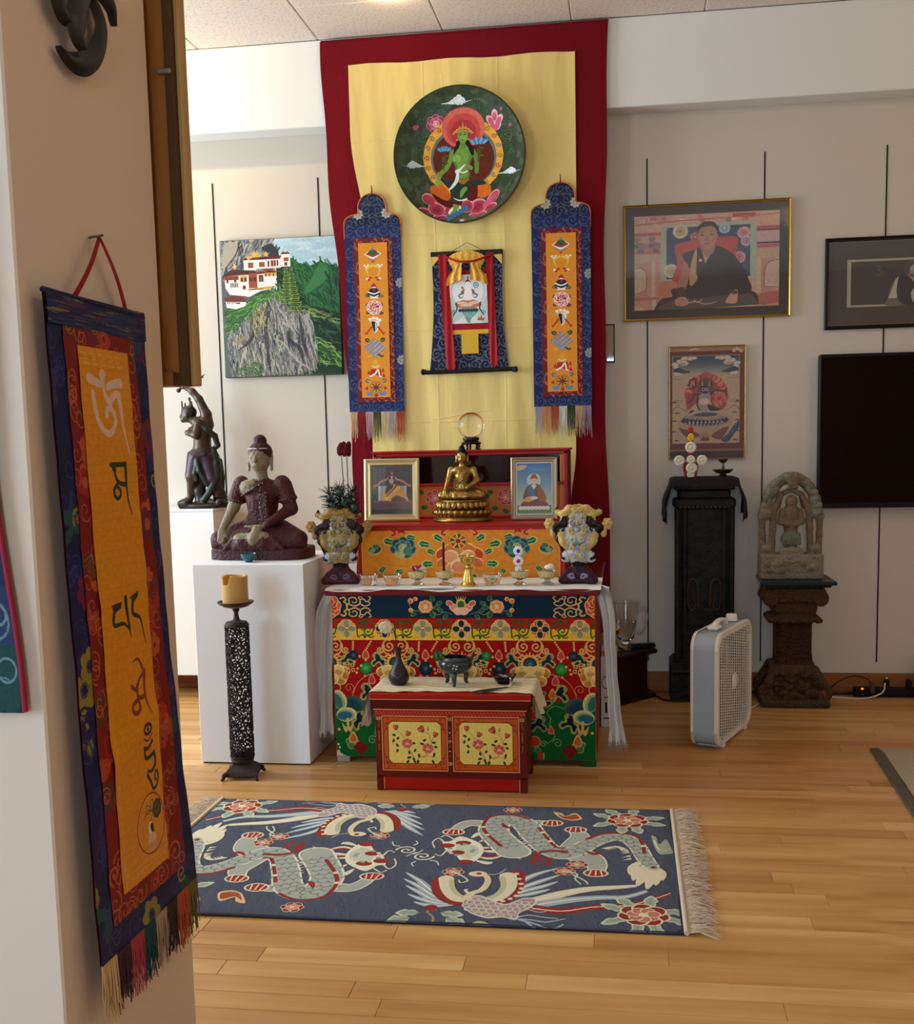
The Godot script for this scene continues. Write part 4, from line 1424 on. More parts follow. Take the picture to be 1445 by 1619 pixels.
func altar_things() -> void:
	var ty := 0.7525   # top of the scarf on the table
	var painted := vmat(0.3)
	# the two relief vases
	var sc := ornate_vase()
	var pal1 := [lin("2a1012"), lin("98763c"), lin("96875e"), lin("47613a"), lin("6d5a72"), lin("47202c"), lin("aeb8bc")]
	var pal2 := [lin("22100f"), lin("c9ac66"), lin("b0b0a4"), lin("6f8886"), lin("9484ac"), lin("3a1f2b"), lin("c3c8ce")]
	var k := 0
	for q in [[-1.237, pal1, "ornate brown and gold relief vase left of the orange shelf, holding peacock feathers"], [-0.201, pal2, "ornate relief vase with pale lilac and cream front, right of the orange shelf"]]:
		var v := thing("relief_vase", q[2], "vase", Vector3(q[0], ty, 1.25), -0.1 if k else 0.15, "pair of relief vases on the altar")
		part("body", sc.mesh(q[1]), painted, v)
		var mouth := MB.new().lathe(P2("0,0 0.03,0.002 0.034,0.012 0.03,0.012"), 20)
		part("mouth", mouth, mat(hx("1a0d0c"), 0.6), v, Vector3(0, 0.315, -0.005))
		k += 1
	peacock(Vector3(-1.225, ty + 0.3, 1.235))
	# bowls in a row along the scarf
	var water := solid_glass()
	water.refraction_scale = 0.033
	var sgl := solid_glass()
	var gb := lathe("0,0 0.028,0 0.03,0.003 0.041,0.04 0.043,0.046 0.0415,0.047 0.039,0.041 0.0275,0.006 0,0.005", 32).mesh()
	var wm := lathe("0,0.0052 0.0272,0.0062 0.0365,0.034 0,0.034", 28).mesh()
	var lab := ["clear glass water bowl next to the left relief vase on the scarf", "clear glass water bowl between the first bowl and the flower cup", "clear glass water bowl right of the gold butter lamp"]
	k = 0
	for x in [-1.096, -0.993, -0.563]:
		var b := thing("glass_bowl", lab[k], "bowl", Vector3(x, ty, 1.325), 0, "glass water bowls on the altar")
		part("bowl", gb, sgl, b)
		part("water", wm, water, b)
		k += 1
	var foot := lathe("0,0 0.026,0 0.028,0.004 0.02,0.008 0.012,0.014 0.011,0.02 0.016,0.025 0.03,0.029 0.03,0.031 0,0.031", 24).mesh()
	var cup := lathe("0,0.031 0.03,0.031 0.036,0.036 0.0395,0.052 0.041,0.058 0.039,0.058 0.035,0.05 0,0.05", 28).mesh()
	var ricem := bump(mat(hx("d9c9a0"), 0.9), G.fine, 1.2)
	var cupm := tri(mat(Color.WHITE, 0.35, 0.35, ramp_tex(128, 128, 0.06, 12, [hx("8d7338"), hx("d9c48a"), hx("efe2b8")], 3)), 9.0)
	var cups := ["glass-footed gilt cup piled with pink and white petals", "glass-footed gilt cup holding a dark red incense stick in rice", "glass-footed gilt cup bearing a stack of three white rosettes", "glass-footed gilt cup of rice with a white shell on top"]
	var cx := [-0.884, -0.765, -0.447, -0.331]
	for i in 4:
		var c := thing("offering_cup", cups[i], "cup", Vector3(cx[i], ty, 1.32), i * 0.7, "footed offering cups on the altar")
		part("foot", foot, G.glass if i < 0 else sgl, c)
		part("bowl", cup, cupm, c)
		part("rice", MB.new().ball(Vector3(0, 0.05, 0), Vector3(0.036, 0.012, 0.036), 18, 8), ricem, c)
	var r := RandomNumberGenerator.new()
	r.seed = 3
	for i in 12:
		var pm := MB.new().sheet(6, 6, func(u: float, v: float) -> Vector3: return Vector3((u - 0.5) * 0.022 * sin(PI * (v * 0.9 + 0.1)), 0.008 * pow(u * 2 - 1, 2) + 0.005 * v, (v - 0.5) * 0.024), Vector3.UP)
		var white := i % 3 != 0
		var p := part("petal", pm, mat(hx("eed8d6") if white else hx("b51240"), 0.5), self, Vector3(cx[0] + r.randf_range(-0.024, 0.024), ty + 0.06 + r.randf() * 0.012, 1.32 + r.randf_range(-0.02, 0.022)))
		p.rotation = Vector3(r.randf_range(-0.6, 0.6), r.randf() * TAU, r.randf_range(-0.6, 0.6))
		tag(p, "curled white petal in the pile on the flower cup" if white else "crimson petal in the pile on the flower cup", "petal", "white petals on the flower cup" if white else "crimson petals on the flower cup")
	tag(part("incense_stick", MB.new().tube(PackedVector3Array([Vector3(0, 0, 0), Vector3(0, 0.065, 0.001), Vector3(0.001, 0.128, 0)]), 0.0058, 0.0045, 8), mat(hx("3d1512"), 0.8), self, Vector3(-0.77, ty + 0.053, 1.32)), "thick dark red incense stick standing in a rice-filled cup", "incense")
	# rosettes stacked on the third cup
	var ros := thing("rosette_offering", "stack of three white rosettes with blue, pink and small hearts on a rice cup", "offering", Vector3(-0.45, ty + 0.052, 1.335))
	var ry := [0.014, 0.05, 0.092]
	for i in 3:
		var d := MB.new()
		var n := 12
		var rr: float = [0.015, 0.021, 0.02][i]
		for j in n:
			var a := TAU * j / n
			d.ball(Vector3(cos(a) * rr * 0.8, ry[i] + sin(a) * rr * 0.8, 0), Vector3(rr * 0.27, rr * 0.27, 0.005), 8, 6)
		d.ball(Vector3(0, ry[i], 0), Vector3(rr * 0.82, rr * 0.82, 0.006), 14, 8)
		var rs := part("rosette", d, mat(hx("ecebf0"), 0.5), ros)
		part("heart", MB.new().ball(Vector3(0, ry[i], 0.006), Vector3(rr * 0.42, rr * 0.42, 0.005), 12, 6), mat([hx("d8d2d8"), hx("b0305a"), hx("23338f")][i], 0.4), rs)
	part("stick", MB.new().tube(PackedVector3Array([Vector3(0, -0.01, -0.006), Vector3(0, 0.1, -0.006)]), 0.002), mat(hx("b98f52"), 0.7), ros)
	# shell
	var sh := MB.new().sheet(24, 14, func(u: float, v: float) -> Vector3:
		var a := u * TAU
		var tt := v * TAU * 1.25
		var rr2 := 0.019 * exp(-v * 1.5)
		return Vector3(cos(tt) * rr2 * 0.6 + cos(a) * rr2 * cos(tt) * 0.85, 0.012 + sin(a) * rr2 * 0.8, sin(tt) * rr2 * 0.6 + cos(a) * rr2 * sin(tt) * 0.85))
	tag(part("shell", sh, mat(hx("ece6da"), 0.3), self, Vector3(-0.328, ty + 0.062, 1.325)), "white coiled sea shell lying on the rice of the last cup", "shell")
	# butter lamp
	var bl := thing("butter_lamp", "tall gold butter lamp with fluted stem at the middle of the altar edge", "lamp", Vector3(-0.662, ty, 1.35))
	var fl := MB.new().lathe(P2("0,0 0.031,0 0.033,0.006 0.028,0.012 0.024,0.016"), 32)
	part("base", fl, G.brass, bl)
	var stem := MB.new().sheet(72, 10, func(u: float, v: float) -> Vector3:
		var a := u * TAU
		var rr3 := lerpf(0.023, 0.013, smoothstep(0.0, 1.0, v)) * (1.0 + 0.09 * cos(a * 12.0))
		return Vector3(cos(a) * rr3, 0.014 + v * 0.055, sin(a) * rr3))
	part("stem", stem, G.brass, bl)
	part("collar", lathe("0.012,0.068 0.019,0.07 0.019,0.074 0.01,0.078 0.009,0.084 0.016,0.09", 24), G.brass, bl)
	part("bowl", lathe("0.008,0.086 0.02,0.09 0.03,0.102 0.032,0.115 0.035,0.12 0.04,0.123 0.04,0.126 0.033,0.125 0.028,0.117 0,0.115", 32), G.brass, bl)
	part("flame_tip", lathe("0,0.117 0.004,0.12 0.005,0.126 0.003,0.135 0,0.144", 12), mat(hx("f0d9a0"), 0.5), bl)
	# framed portraits on the step
	var gf := mat(hx("c9b07a"), 0.35, 0.6)
	picture_frame("picture_frame", "pale gold frame on the shelf step with a monk in yellow robe on a throne", 0.26, 0.29, 0.033, 0.02, gf, monk_on_throne(), Vector3(-1.083, 1.139, 0.85), -0.09, "picture frame")
	picture_frame("picture_frame", "silver gilt frame on the shelf step with a painted teacher under blue sky", 0.212, 0.285, 0.022, 0.018, mat(hx("a08f70"), 0.35, 0.6), teacher_painting(), Vector3(-0.418, 1.136, 0.86), -0.09, "picture frame", mat(hx("e8e6dc"), 0.7), 0.006)
	gold_figure()
	# crystal ball on a carved stand
	var st := thing("ball_stand", "small dark carved wooden stand under the crystal ball", "stand", Vector3(-0.737, 1.3165, 0.63))
	var dw := mat(hx("2a1210"), 0.3)
	part("ring", lathe("0.02,0.042 0.038,0.044 0.04,0.05 0.039,0.058 0.034,0.06 0.028,0.056 0.02,0.05 0.02,0.042", 28), dw, st)
	part("plate", lathe("0,0.026 0.046,0.026 0.048,0.032 0.044,0.037 0.03,0.043 0,0.043", 28), dw, st)
	for i in 5:
		var a := TAU * i / 5 + 0.3
		var d := Vector3(cos(a), 0, sin(a))
		part("leg", MB.new().tube(smooth3([d * 0.036 + Vector3(0, 0.03, 0), d * 0.043 + Vector3(0, 0.018, 0), d * 0.036 + Vector3(0, 0.008, 0), d * 0.046 + Vector3(0, 0.002, 0)], 4), 0.006, 0.0045, 8), dw, st)
	tag(part("crystal_ball", MB.new().ball(Vector3.ZERO, Vector3.ONE * 0.063, 48, 32), ball_glass(), self, Vector3(-0.737, 1.3165 + 0.116, 0.63)), "clear crystal ball resting on a dark stand above the altar shelf", "crystal ball")
	# dried roses tall behind the left vase
	for q in [[-1.228, 0.0, "dried dark red rose on the left stem above the peacock feathers"], [-1.207, 0.02, "dried dark red rose on the right stem above the peacock feathers"]]:
		var ro := thing("dried_rose", q[2], "flower", Vector3(q[0], ty + 0.24, 1.2), q[1] * 40.0)
		part("stem", MB.new().tube(PackedVector3Array([Vector3(0, 0, 0), Vector3(0.002, 0.2, 0), Vector3(-0.002, 0.32, 0.003)]), 0.0022, 0.0018, 6), mat(hx("2f1a14"), 0.8), ro)
		var hd := MB.new()
		for i in 9:
			var a := i * 2.4
			hd.ball(Vector3(cos(a) * 0.011, 0.326 + 0.004 * i, sin(a) * 0.01), Vector3(0.013, 0.018, 0.008), 8, 6)
		part("bloom", hd, mat(hx("5a0f18"), 0.9), ro)

func ball_glass() -> StandardMaterial3D:
	var m := solid_glass()
	m.refraction_scale = 0.028
	return m

func peacock(at: Vector3) -> void:
	var r := RandomNumberGenerator.new()
	r.seed = 9
	var barb := mat(hx("242a1b"), 0.6)
	var lab := ["peacock feather with its eye lowest at the left of the bunch", "peacock feather standing topmost in the left vase", "peacock feather leaning toward the portrait frame", "peacock feather with its eye low at the right of the bunch", "peacock feather in the middle of the bunch, half hidden", "peacock feather drooping over the left rim of the vase"]
	var tips := [Vector3(-0.035, 0.045, 0.035), Vector3(-0.005, 0.1, 0.02), Vector3(0.05, 0.09, 0.02), Vector3(0.06, 0.035, 0.03), Vector3(0.02, 0.06, 0.04), Vector3(-0.05, 0.075, 0.01)]
	for i in 6:
		var f := thing("peacock_feather", lab[i], "feather", at, 0.0, "peacock feathers in the left vase")
		var tip: Vector3 = tips[i]
		var root := Vector3(tip.x * 0.2, -0.1, 0)
		part("quill", MB.new().tube(smooth3([root, root.lerp(tip, 0.5) + Vector3(0, 0.02, 0), tip], 5), 0.0014, 0.0008, 5), mat(hx("8f8558"), 0.6), f)
		var b := MB.new()
		var dirn := (tip - root).normalized()
		for j in 170:
			var t := r.randf_range(0.35, 1.08)
			var p := root.lerp(tip, t)
			var sd := r.randf_range(-1.3, 1.3)
			var d := (dirn.rotated(Vector3.BACK, sd) + Vector3(0, 0, r.randf_range(-0.3, 0.5))).normalized()
			var len := r.randf_range(0.03, 0.06)
			b.tube(PackedVector3Array([p, p + d * len * 0.6, p + d * len + Vector3(0, -0.006, 0)]), 0.0019, 0.0006, 3, false)
		part("barbs", b, barb, f)
		for e in [[0.017, "33301c"], [0.0125, "1c4a42"], [0.0075, "10264a"]]:
			part("eye", MB.new().ball(Vector3.ZERO, Vector3(e[0] * 0.85, e[0], 0.002), 14, 6), mat(hx(e[1]), 0.3, 0.4), f, tip + Vector3(0, -0.004, 0.006 + (0.02 - e[0]) * 0.2))

func gold_figure() -> void:
	var o := thing("gilt_statue", "gilt seated figure with dark blue hair on a lotus throne, centre of the shelf step", "statue", Vector3(-0.752, 0.9925, 0.86))
	var gold := mat(hx("9c7c3e"), 0.3, 0.92)
	gold.metallic = 0.9
	part("base_rim", MB.new().lathe(P2("0,0 0.136,0 0.139,0.005 0.137,0.012 0.13,0.02 0.124,0.022 0,0.022"), 48, 0.75, TAU, 0.75), gold, o)
	part("lotus_core", MB.new().lathe(P2("0.118,0.02 0.122,0.03 0.112,0.05 0.1,0.054 0.108,0.06 0.113,0.075 0.11,0.088 0.114,0.092 0.112,0.097 0,0.099"), 48, 0.75, TAU, 0.75), gold, o)
	var pet := MB.new().ball(Vector3.ZERO, Vector3(0.0135, 0.017, 0.007), 12, 8)
	pet.ball(Vector3(0, 0.002, 0.004), Vector3(0.0085, 0.012, 0.006), 10, 6)
	var pmesh := pet.mesh()
	for row in 2:
		var n := 26
		for i in n:
			var a := TAU * (i + row * 0.5) / n
			var rr: float = [0.124, 0.114][row]
			var p := part("petal", pmesh, gold, o, Vector3(cos(a) * rr, [0.037, 0.075][row], sin(a) * rr * 0.75))
			p.rotation = Vector3(0.35 if row == 0 else -0.3, PI / 2 - a, 0)
	var sc := Sculpt.new(Vector3(-0.125, -0.004, -0.06), Vector3(0.125, 0.262, 0.1), 0.0027)
	sc.k = 0.007
	SculptScaled.new(sc, 0.252).seated()
	sc.k = 0.002
	for i in 4: sc.path([Vector3(0.035 - i * 0.004, 0.142 - i * 0.008, 0.022), Vector3(0.005, 0.118 - i * 0.009, 0.03), Vector3(-0.036, 0.09 - i * 0.01, 0.026)], [0.002, 0.0024, 0.002], 0)
	for i in 7: sc.path([Vector3(-0.07 + i * 0.022, 0.04, 0.056 + 0.006 * sin(i)), Vector3(-0.06 + i * 0.02, 0.012, 0.066)], [0.002, 0.0026], 0)
	for i in 4: sc.path([Vector3(0.062, 0.12 - i * 0.012, 0.012), Vector3(0.066, 0.1 - i * 0.012, 0.016), Vector3(0.054, 0.086 - i * 0.008, 0.03)], [0.002, 0.0024, 0.002], 0)
	part("figure", sc.mesh([lin("9c7c3e"), lin("ab8b4c"), lin("141a2b")]), G.get("gilt", gilt()), o, Vector3(0, 0.098, -0.012))
	part("topknot_jewel", MB.new().ball(Vector3(0, 0.352, -0.016), Vector3(0.004, 0.006, 0.004), 10, 8), gold, o)

func gilt() -> StandardMaterial3D:
	var m := vmat(0.3, 0.85)
	G["gilt"] = m
	return m

# carves at a scale: places and radii are given for a figure one unit tall
class SculptScaled:
	var sc: Sculpt
	var s: float
	func _init(a: Sculpt, f: float) -> void:
		sc = a
		s = f
		sc.xf = Transform3D()
	func cap(a: Vector3, b: Vector3, ra: float, rb: float, c: int) -> void: sc.cap(a * s, b * s, ra * s, rb * s, c)
	func ell(p: Vector3, r: Vector3, c: int, b := Basis()) -> void: sc.ell(p * s, r * s, c, b)

	func seated(robe := 0, skin := 1, hair := 2) -> void:
		# earth-touching seated figure about 1 unit tall before scaling: base of the legs at y 0
		ell(Vector3(0, 0.10, 0.04), Vector3(0.34, 0.10, 0.22), robe)
		for s in [-1.0, 1.0]:
			cap(Vector3(s * 0.16, 0.13, -0.02), Vector3(s * 0.37, 0.085, 0.1), 0.115, 0.075, robe)
			cap(Vector3(s * 0.36, 0.07, 0.12), Vector3(-s * 0.1, 0.06, 0.25), 0.065, 0.05, robe)
		cap(Vector3(0.1, 0.12, 0.24), Vector3(-0.13, 0.115, 0.25), 0.035, 0.026, skin)   # foot laid on the thigh
		ell(Vector3(0, 0.22, -0.02), Vector3(0.17, 0.12, 0.12), robe)
		cap(Vector3(0, 0.25, -0.02), Vector3(0, 0.42, -0.02), 0.12, 0.145, robe)
		ell(Vector3(0, 0.5, -0.02), Vector3(0.19, 0.11, 0.115), robe)
		ell(Vector3(-0.09, 0.53, 0.02), Vector3(0.09, 0.07, 0.085), skin)
		cap(Vector3(0, 0.56, -0.02), Vector3(0, 0.66, -0.01), 0.062, 0.055, skin)
		# arm reaching down over the knee
		cap(Vector3(-0.21, 0.54, -0.02), Vector3(-0.255, 0.36, 0.02), 0.062, 0.05, skin)
		cap(Vector3(-0.255, 0.36, 0.02), Vector3(-0.29, 0.2, 0.17), 0.05, 0.034, skin)
		sc.k *= 0.5
		ell(Vector3(-0.3, 0.155, 0.205), Vector3(0.034, 0.045, 0.018), skin, Basis(Vector3.RIGHT, -0.25))
		for i in 4: cap(Vector3(-0.325 + i * 0.017, 0.13, 0.21), Vector3(-0.33 + i * 0.018, 0.055 + 0.012 * absf(i - 1.5), 0.225), 0.0105, 0.008, skin)
		cap(Vector3(-0.275, 0.165, 0.2), Vector3(-0.25, 0.115, 0.215), 0.011, 0.009, skin)
		sc.k *= 2.0
		# arm bent to the lap, hand open
		cap(Vector3(0.21, 0.54, -0.02), Vector3(0.27, 0.34, 0.0), 0.066, 0.058, robe)
		cap(Vector3(0.27, 0.34, 0.0), Vector3(0.12, 0.22, 0.19), 0.055, 0.036, robe)
		sc.k *= 0.5
		ell(Vector3(0.04, 0.2, 0.22), Vector3(0.06, 0.018, 0.04), skin)
		for i in 4: cap(Vector3(-0.01, 0.2, 0.2 + i * 0.016), Vector3(-0.075 + 0.006 * absf(i - 1.5), 0.205, 0.2 + i * 0.016), 0.011, 0.008, skin)
		sc.k *= 2.0
		# head with long ears, knot of hair
		ell(Vector3(0, 0.79, 0.0), Vector3(0.095, 0.125, 0.105), skin)
		ell(Vector3(0, 0.72, 0.03), Vector3(0.06, 0.045, 0.065), skin)
		sc.k *= 0.4
		ell(Vector3(0, 0.83, -0.018), Vector3(0.106, 0.1, 0.112), hair)
		ell(Vector3(0, 0.935, -0.02), Vector3(0.058, 0.055, 0.06), hair)
		cap(Vector3(0, 0.81, 0.098), Vector3(0, 0.762, 0.118), 0.011, 0.018, skin)
		for s in [-1.0, 1.0]:
			cap(Vector3(s * 0.102, 0.8, -0.01), Vector3(s * 0.105, 0.68, 0.0), 0.018, 0.012, skin)
			cap(Vector3(s * 0.018, 0.825, 0.1), Vector3(s * 0.06, 0.828, 0.082), 0.009, 0.007, skin)
			ell(Vector3(s * 0.038, 0.796, 0.094), Vector3(0.02, 0.01, 0.01), skin)
			ell(Vector3(s * 0.01, 0.735, 0.1), Vector3(0.014, 0.007, 0.012), skin)
		ell(Vector3(0, 0.722, 0.099), Vector3(0.018, 0.008, 0.012), skin)

func door_art() -> Texture2D:
	# one cabinet door, in a frame of 543 by 455
	var a := Art.new(870, 730, 543, 455, hx("c9591b"))
	a.rect(0, 0, 543, 8, hx("8d2a10"))
	a.rect(0, 447, 543, 8, hx("8d2a10"))
	a.rect(0, 0, 8, 455, hx("8d2a10"))
	a.rect(535, 0, 8, 455, hx("8d2a10"))
	var dk := hx("8a1f12")
	for s in [[0.0, 0.0, 1.0, 1.0], [543.0, 0.0, -1.0, 1.0], [0.0, 455.0, 1.0, -1.0], [543.0, 455.0, -1.0, -1.0]]:
		a.t = Transform2D(Vector2(s[2], 0), Vector2(0, s[3]), Vector2(s[0], s[1]))
		a.curve("12,140 20,110 34,96 24,80 38,66 30,50 50,44 66,30 82,38 100,22 124,30 146,16", 5, 3, dk)
		a.spiral(30, 100, 12, 0, 1.2, 4, dk)
		a.spiral(60, 60, 16, 2, 1.3, 5, dk)
		a.spiral(34, 60, 13, 4, -1.2, 4, dk)
		a.spiral(96, 34, 12, 1, 1.2, 4, dk)
		a.spiral(46, 24, 13, 3, 1.2, 4, dk)
	a.t = Transform2D()
	a.shape("44,70 74,36 466,36 500,70 500,368 466,404 78,404 44,368", hx("4a2208"))
	a.shape("49,72 77,42 463,42 494,72 494,366 463,398 80,398 49,366", hx("ecd06a"))
	var st := hx("5b4a1c")
	var lf := hx("1d3d22")
	a.curve("275,385 262,360 250,320 222,285 200,262", 5, 3.5, st)
	a.curve("285,380 310,345 350,335 400,300 420,270", 5, 3.5, st)
	a.curve("176,182 160,150 120,112", 3, 2.5, st)
	a.curve("176,182 190,165 205,150", 3, 2.5, st)
	a.curve("400,220 412,215 400,170 385,145 345,110", 3, 2.5, st)
	a.curve("412,215 425,185 445,160", 3, 2.5, st)
	a.curve("385,145 388,125 386,118", 3, 2.5, st)
	a.curve("330,350 390,335 430,350 450,370", 3, 2, st)
	for q in [[80, 150, 34, 0.4], [96, 190, 34, 1.9], [138, 172, 32, 2.2], [112, 230, 36, 1.0], [126, 275, 34, 1.9], [245, 222, 34, 0.2], [218, 290, 34, 1.3], [262, 300, 32, -0.9], [240, 345, 40, 2.9], [222, 372, 36, 2.4], [270, 372, 28, -2.4], [306, 350, 38, -1.6], [372, 190, 36, 2.7], [415, 218, 36, 0.0], [352, 236, 38, -2.8], [432, 250, 34, 0.3], [428, 345, 44, -1.3], [418, 366, 36, 1.2], [276, 398, 34, -2.1], [285, 398, 34, -0.9]]:
		a.leaf(q[0], q[1], q[2], q[3], 11, lf, lf.darkened(0.3), hx("3c6a34"))
	for q in [[206, 226, 46], [382, 268, 46]]:
		peony(a, q[0], q[1], q[2], [hx("d4583a"), hx("c43a24"), hx("e0784e")])
		for i in 5: a.ell(q[0] - 14 + i * 8, q[1] + 4 + absf(i - 2) * 3, 4.5, 8, hx("f2a78a"), (i - 2) * 0.3)
	for q in [[112, 92, 0.0], [216, 144, 0.4], [330, 106, -0.7], [448, 150, 0.3]]:
		a.at(q[0], q[1], 1.0 if q[0] != 330 else 1.3, q[2])
		a.blob("-22,-16 -10,-24 0,-20 12,-24 24,-14 16,10 0,20 -16,10", hx("8f2418"))
		a.blob("-18,-13 -8,-19 -2,4 -12,8", hx("e07a58"))
		a.blob("2,-17 12,-19 20,-12 12,8 2,8", hx("d2543a"))
		a.blob("-6,10 0,22 8,10 6,16 0,26 -6,18", hx("3c2414"))
	a.at(386, 100)
	a.blob("-6,-14 0,-20 6,-14 6,8 0,16 -6,8", hx("7a4a24"))
	a.blob("-4,-12 0,-17 4,-12 3,0 -3,0", hx("e7b48a"))
	a.t = Transform2D()
	a.grain(0.07, 0.02, 8)
	return a.tex()

func arabesque(a: Art, x: float, y: float, w: float, rot: float, col: Color) -> void:
	var o := a.t
	a.t = a.t * Transform2D(rot, Vector2(x, y))
	for s in [-1.0, 1.0]:
		for i in 5:
			var f := i / 4.0
			var px = s * w * (0.12 + f * 0.36)
			a.spiral(px, (2.0 if i % 2 else -2.0) * (1 - f * 0.5), 7.0 * (1.0 - 0.5 * f), s * 1.5, s * (1.2 if i % 2 else -1.2), 1.8, col)
			for j in 3: a.ell(px + s * 5 + j * 3 * s, (5 - j * 5) * (1 - f * 0.6), 2.6, 1.3, col, j * 0.7 - 0.7)
		a.curve("%f,0 %f,2 %f,0" % [s * w * 0.48, s * w * 0.55, s * w * 0.6], 1.4, 0.6, col)
	a.t = o

func frame_art() -> Texture2D:
	# face frame of the cabinet: 1272 by 690, dark red brown with gold arabesques
	var a := Art.new(1272, 690, 1272, 690, hx("64180b"))
	var g := hx("b98a4c")
	arabesque(a, 180, 24, 220, 0, g)
	arabesque(a, 460, 26, 220, 0, g)
	arabesque(a, 820, 26, 240, 0, g)
	arabesque(a, 1090, 26, 220, 0, g)
	for x in [26, 630, 1238]: a.flower(x, 26, 26, 4, 0.78, g, g, hx("64180b"))
	for i in 7: a.dot(630, 130 + i * 52, 5 + 4 * (i % 2), hx("d6b07e"))
	a.flower(630, 278, 22, 4, 0, g, g, g)
	for x in [28, 1240]:
		arabesque(a, x, 150, 190, PI / 2, g)
		arabesque(a, x, 300, 160, PI / 2, g)
	arabesque(a, 500, 532, 260, 0, g)
	arabesque(a, 770, 532, 260, 0, g)
	a.flower(630, 532, 24, 8, 0, g, g, g)
	return a.tex()

func cabinet() -> void:
	var red := mat(hx("a9170d"), 0.35)
	var dark := mat(hx("5d150a"), 0.38)
	var line := mat(hx("d98f5c"), 0.45)
	var c := thing("small_cabinet", "small red lacquered cabinet with two yellow rose-painted doors in front of the altar", "cabinet", Vector3(-0.681, 0, 1.655))
	part("case", bx(Vector3(0, 0.182, -0.006), Vector3(0.582, 0.292, 0.268), 0.002), dark, c)
	var fa := mat(Color.WHITE, 0.4, 0.0, frame_art())
	part("face_frame", bx(Vector3(0, 0.1775, 0.134), Vector3(0.592, 0.245, 0.014), 0.001), fa, c)
	for s in [-1, 1]:
		for e in [-1, 1]: part("leg", bx(Vector3(s * 0.283, 0.031, e * 0.128), Vector3(0.027, 0.062, 0.026), 0.002), dark, c)
	part("kick_panel", bx(Vector3(0, 0.031, 0.13), Vector3(0.536, 0.052, 0.012), 0.002), red, c)
	var ln := MB.new()
	ln.box(Vector3(0, 0.0585, 0.1375), Vector3(0.54, 0.003, 0.003))
	for s in [-1, 1]: ln.box(Vector3(s * 0.267, 0.03, 0.1375), Vector3(0.003, 0.054, 0.003))
	part("edge_line", ln, line, c)
	var da := mat(Color.WHITE, 0.38, 0.0, door_art())
	for s in [-1, 1]:
		var d := part("door", bx(Vector3(s * 0.1395, 0.192, 0.1425), Vector3(0.254, 0.212, 0.007), 0.001), da, c)
		var b := MB.new()
		for e in [-1, 1]:
			b.box(Vector3(s * 0.1395 + e * 0.128, 0.192, 0.144), Vector3(0.004, 0.22, 0.008), 0.001)
			b.box(Vector3(s * 0.1395, 0.192 + e * 0.108, 0.144), Vector3(0.252, 0.004, 0.008), 0.001)
		part("bead", b, line, d)
	# frieze with a wavy line
	var fz := Art.new(1024, 24, 256, 6, hx("a3160e"))
	for i in 44: fz.curve("%f,2 %f,1.4 %f,4.4 %f,4" % [i * 6.0, i * 6.0 + 2.0, i * 6.0 + 4.0, i * 6.0 + 6.6], 0.9, 0.7, hx("d9694a"))
	part("frieze", bx(Vector3(0, 0.3115, 0.1365), Vector3(0.586, 0.023, 0.018), 0.002), mat(Color.WHITE, 0.4, 0.0, fz.tex()), c)
	part("cornice", bx(Vector3(0, 0.3255, 0.132), Vector3(0.6, 0.004, 0.03), 0.001), line, c)
	# top: a board whose lower edge slopes in
	var top := MB.new()
	var zf := 0.152
	top.box(Vector3(0, 0.379, 0.0), Vector3(0.63, 0.022, 0.304), 0.003)
	part("top_board", top, red, c)
	var un := MB.new()
	var q0 := [Vector3(-0.315, 0.368, zf), Vector3(0.315, 0.368, zf), Vector3(0.298, 0.326, 0.142), Vector3(-0.298, 0.326, 0.142)]
	un.face([q0[3], q0[2], q0[1], q0[0]], Vector3(0, -0.25, 1).normalized())
	for s in [-1.0, 1.0]: un.face([Vector3(s * 0.298, 0.326, 0.142), Vector3(s * 0.298, 0.326, -0.14), Vector3(s * 0.315, 0.368, -0.15), Vector3(s * 0.315, 0.368, zf)], Vector3(s, -0.3, 0).normalized())
	un.face([Vector3(-0.298, 0.326, 0.142), Vector3(0.298, 0.326, 0.142), Vector3(0.298, 0.326, -0.14), Vector3(-0.298, 0.326, -0.14)], Vector3.DOWN)
	part("cove", un, dark, c)
	part("top_line", bx(Vector3(0, 0.3675, zf - 0.001), Vector3(0.63, 0.003, 0.003)), line, c)
	# lace runner over the top
	var lace := bump(mat(hx("e2d5b4"), 0.85), G.grain, 1.2)
	var rn := thing("lace_runner", "cream lace runner across the small red cabinet, hanging over both ends", "cloth", Vector3(-0.681, 0.39, 1.655))
	var rm := MB.new().sheet(80, 26, func(u: float, v: float) -> Vector3:
		var s := (u - 0.5) * 0.92
		var x := clampf(s, -0.318, 0.318)
		var over := maxf(absf(s) - 0.318, 0.0)
		var y := 0.0035 + 0.0018 * sin(u * 60.0 + v * 21.0) * sin(v * 30.0 + u * 9.0) - over * (1.0 if s < 0 else 0.75)
		x += signf(s) * (0.006 * smoothstep(0.0, 0.01, over) + over * 0.12 * (1.0 + sin(v * 14.0)))
		var z := lerpf(-0.146, 0.124 + 0.008 * sin(u * 9.0) + 0.004 * sin(u * 31.0), v)
		return Vector3(x, y, z), Vector3.UP)
	part("cloth", rm, lace, rn)
	# dark bottle vase with a pale flower on a bent stem
	var ty := 0.3945
	var bz := bump(mat(hx("241c1c"), 0.16, 0.2), G.fine, 0.15)
	var vs := thing("bottle_vase", "dark glazed long-necked bottle vase on the left of the small red cabinet", "vase", Vector3(-0.907, ty, 1.655))
	part("body", lathe("0,0 0.026,0 0.031,0.003 0.039,0.016 0.0415,0.03 0.038,0.046 0.029,0.064 0.019,0.082 0.0125,0.1 0.0105,0.118 0.0115,0.135 0.0145,0.143 0.0145,0.148 0.01,0.147 0.008,0.12 0,0.1", 40), bz, vs)
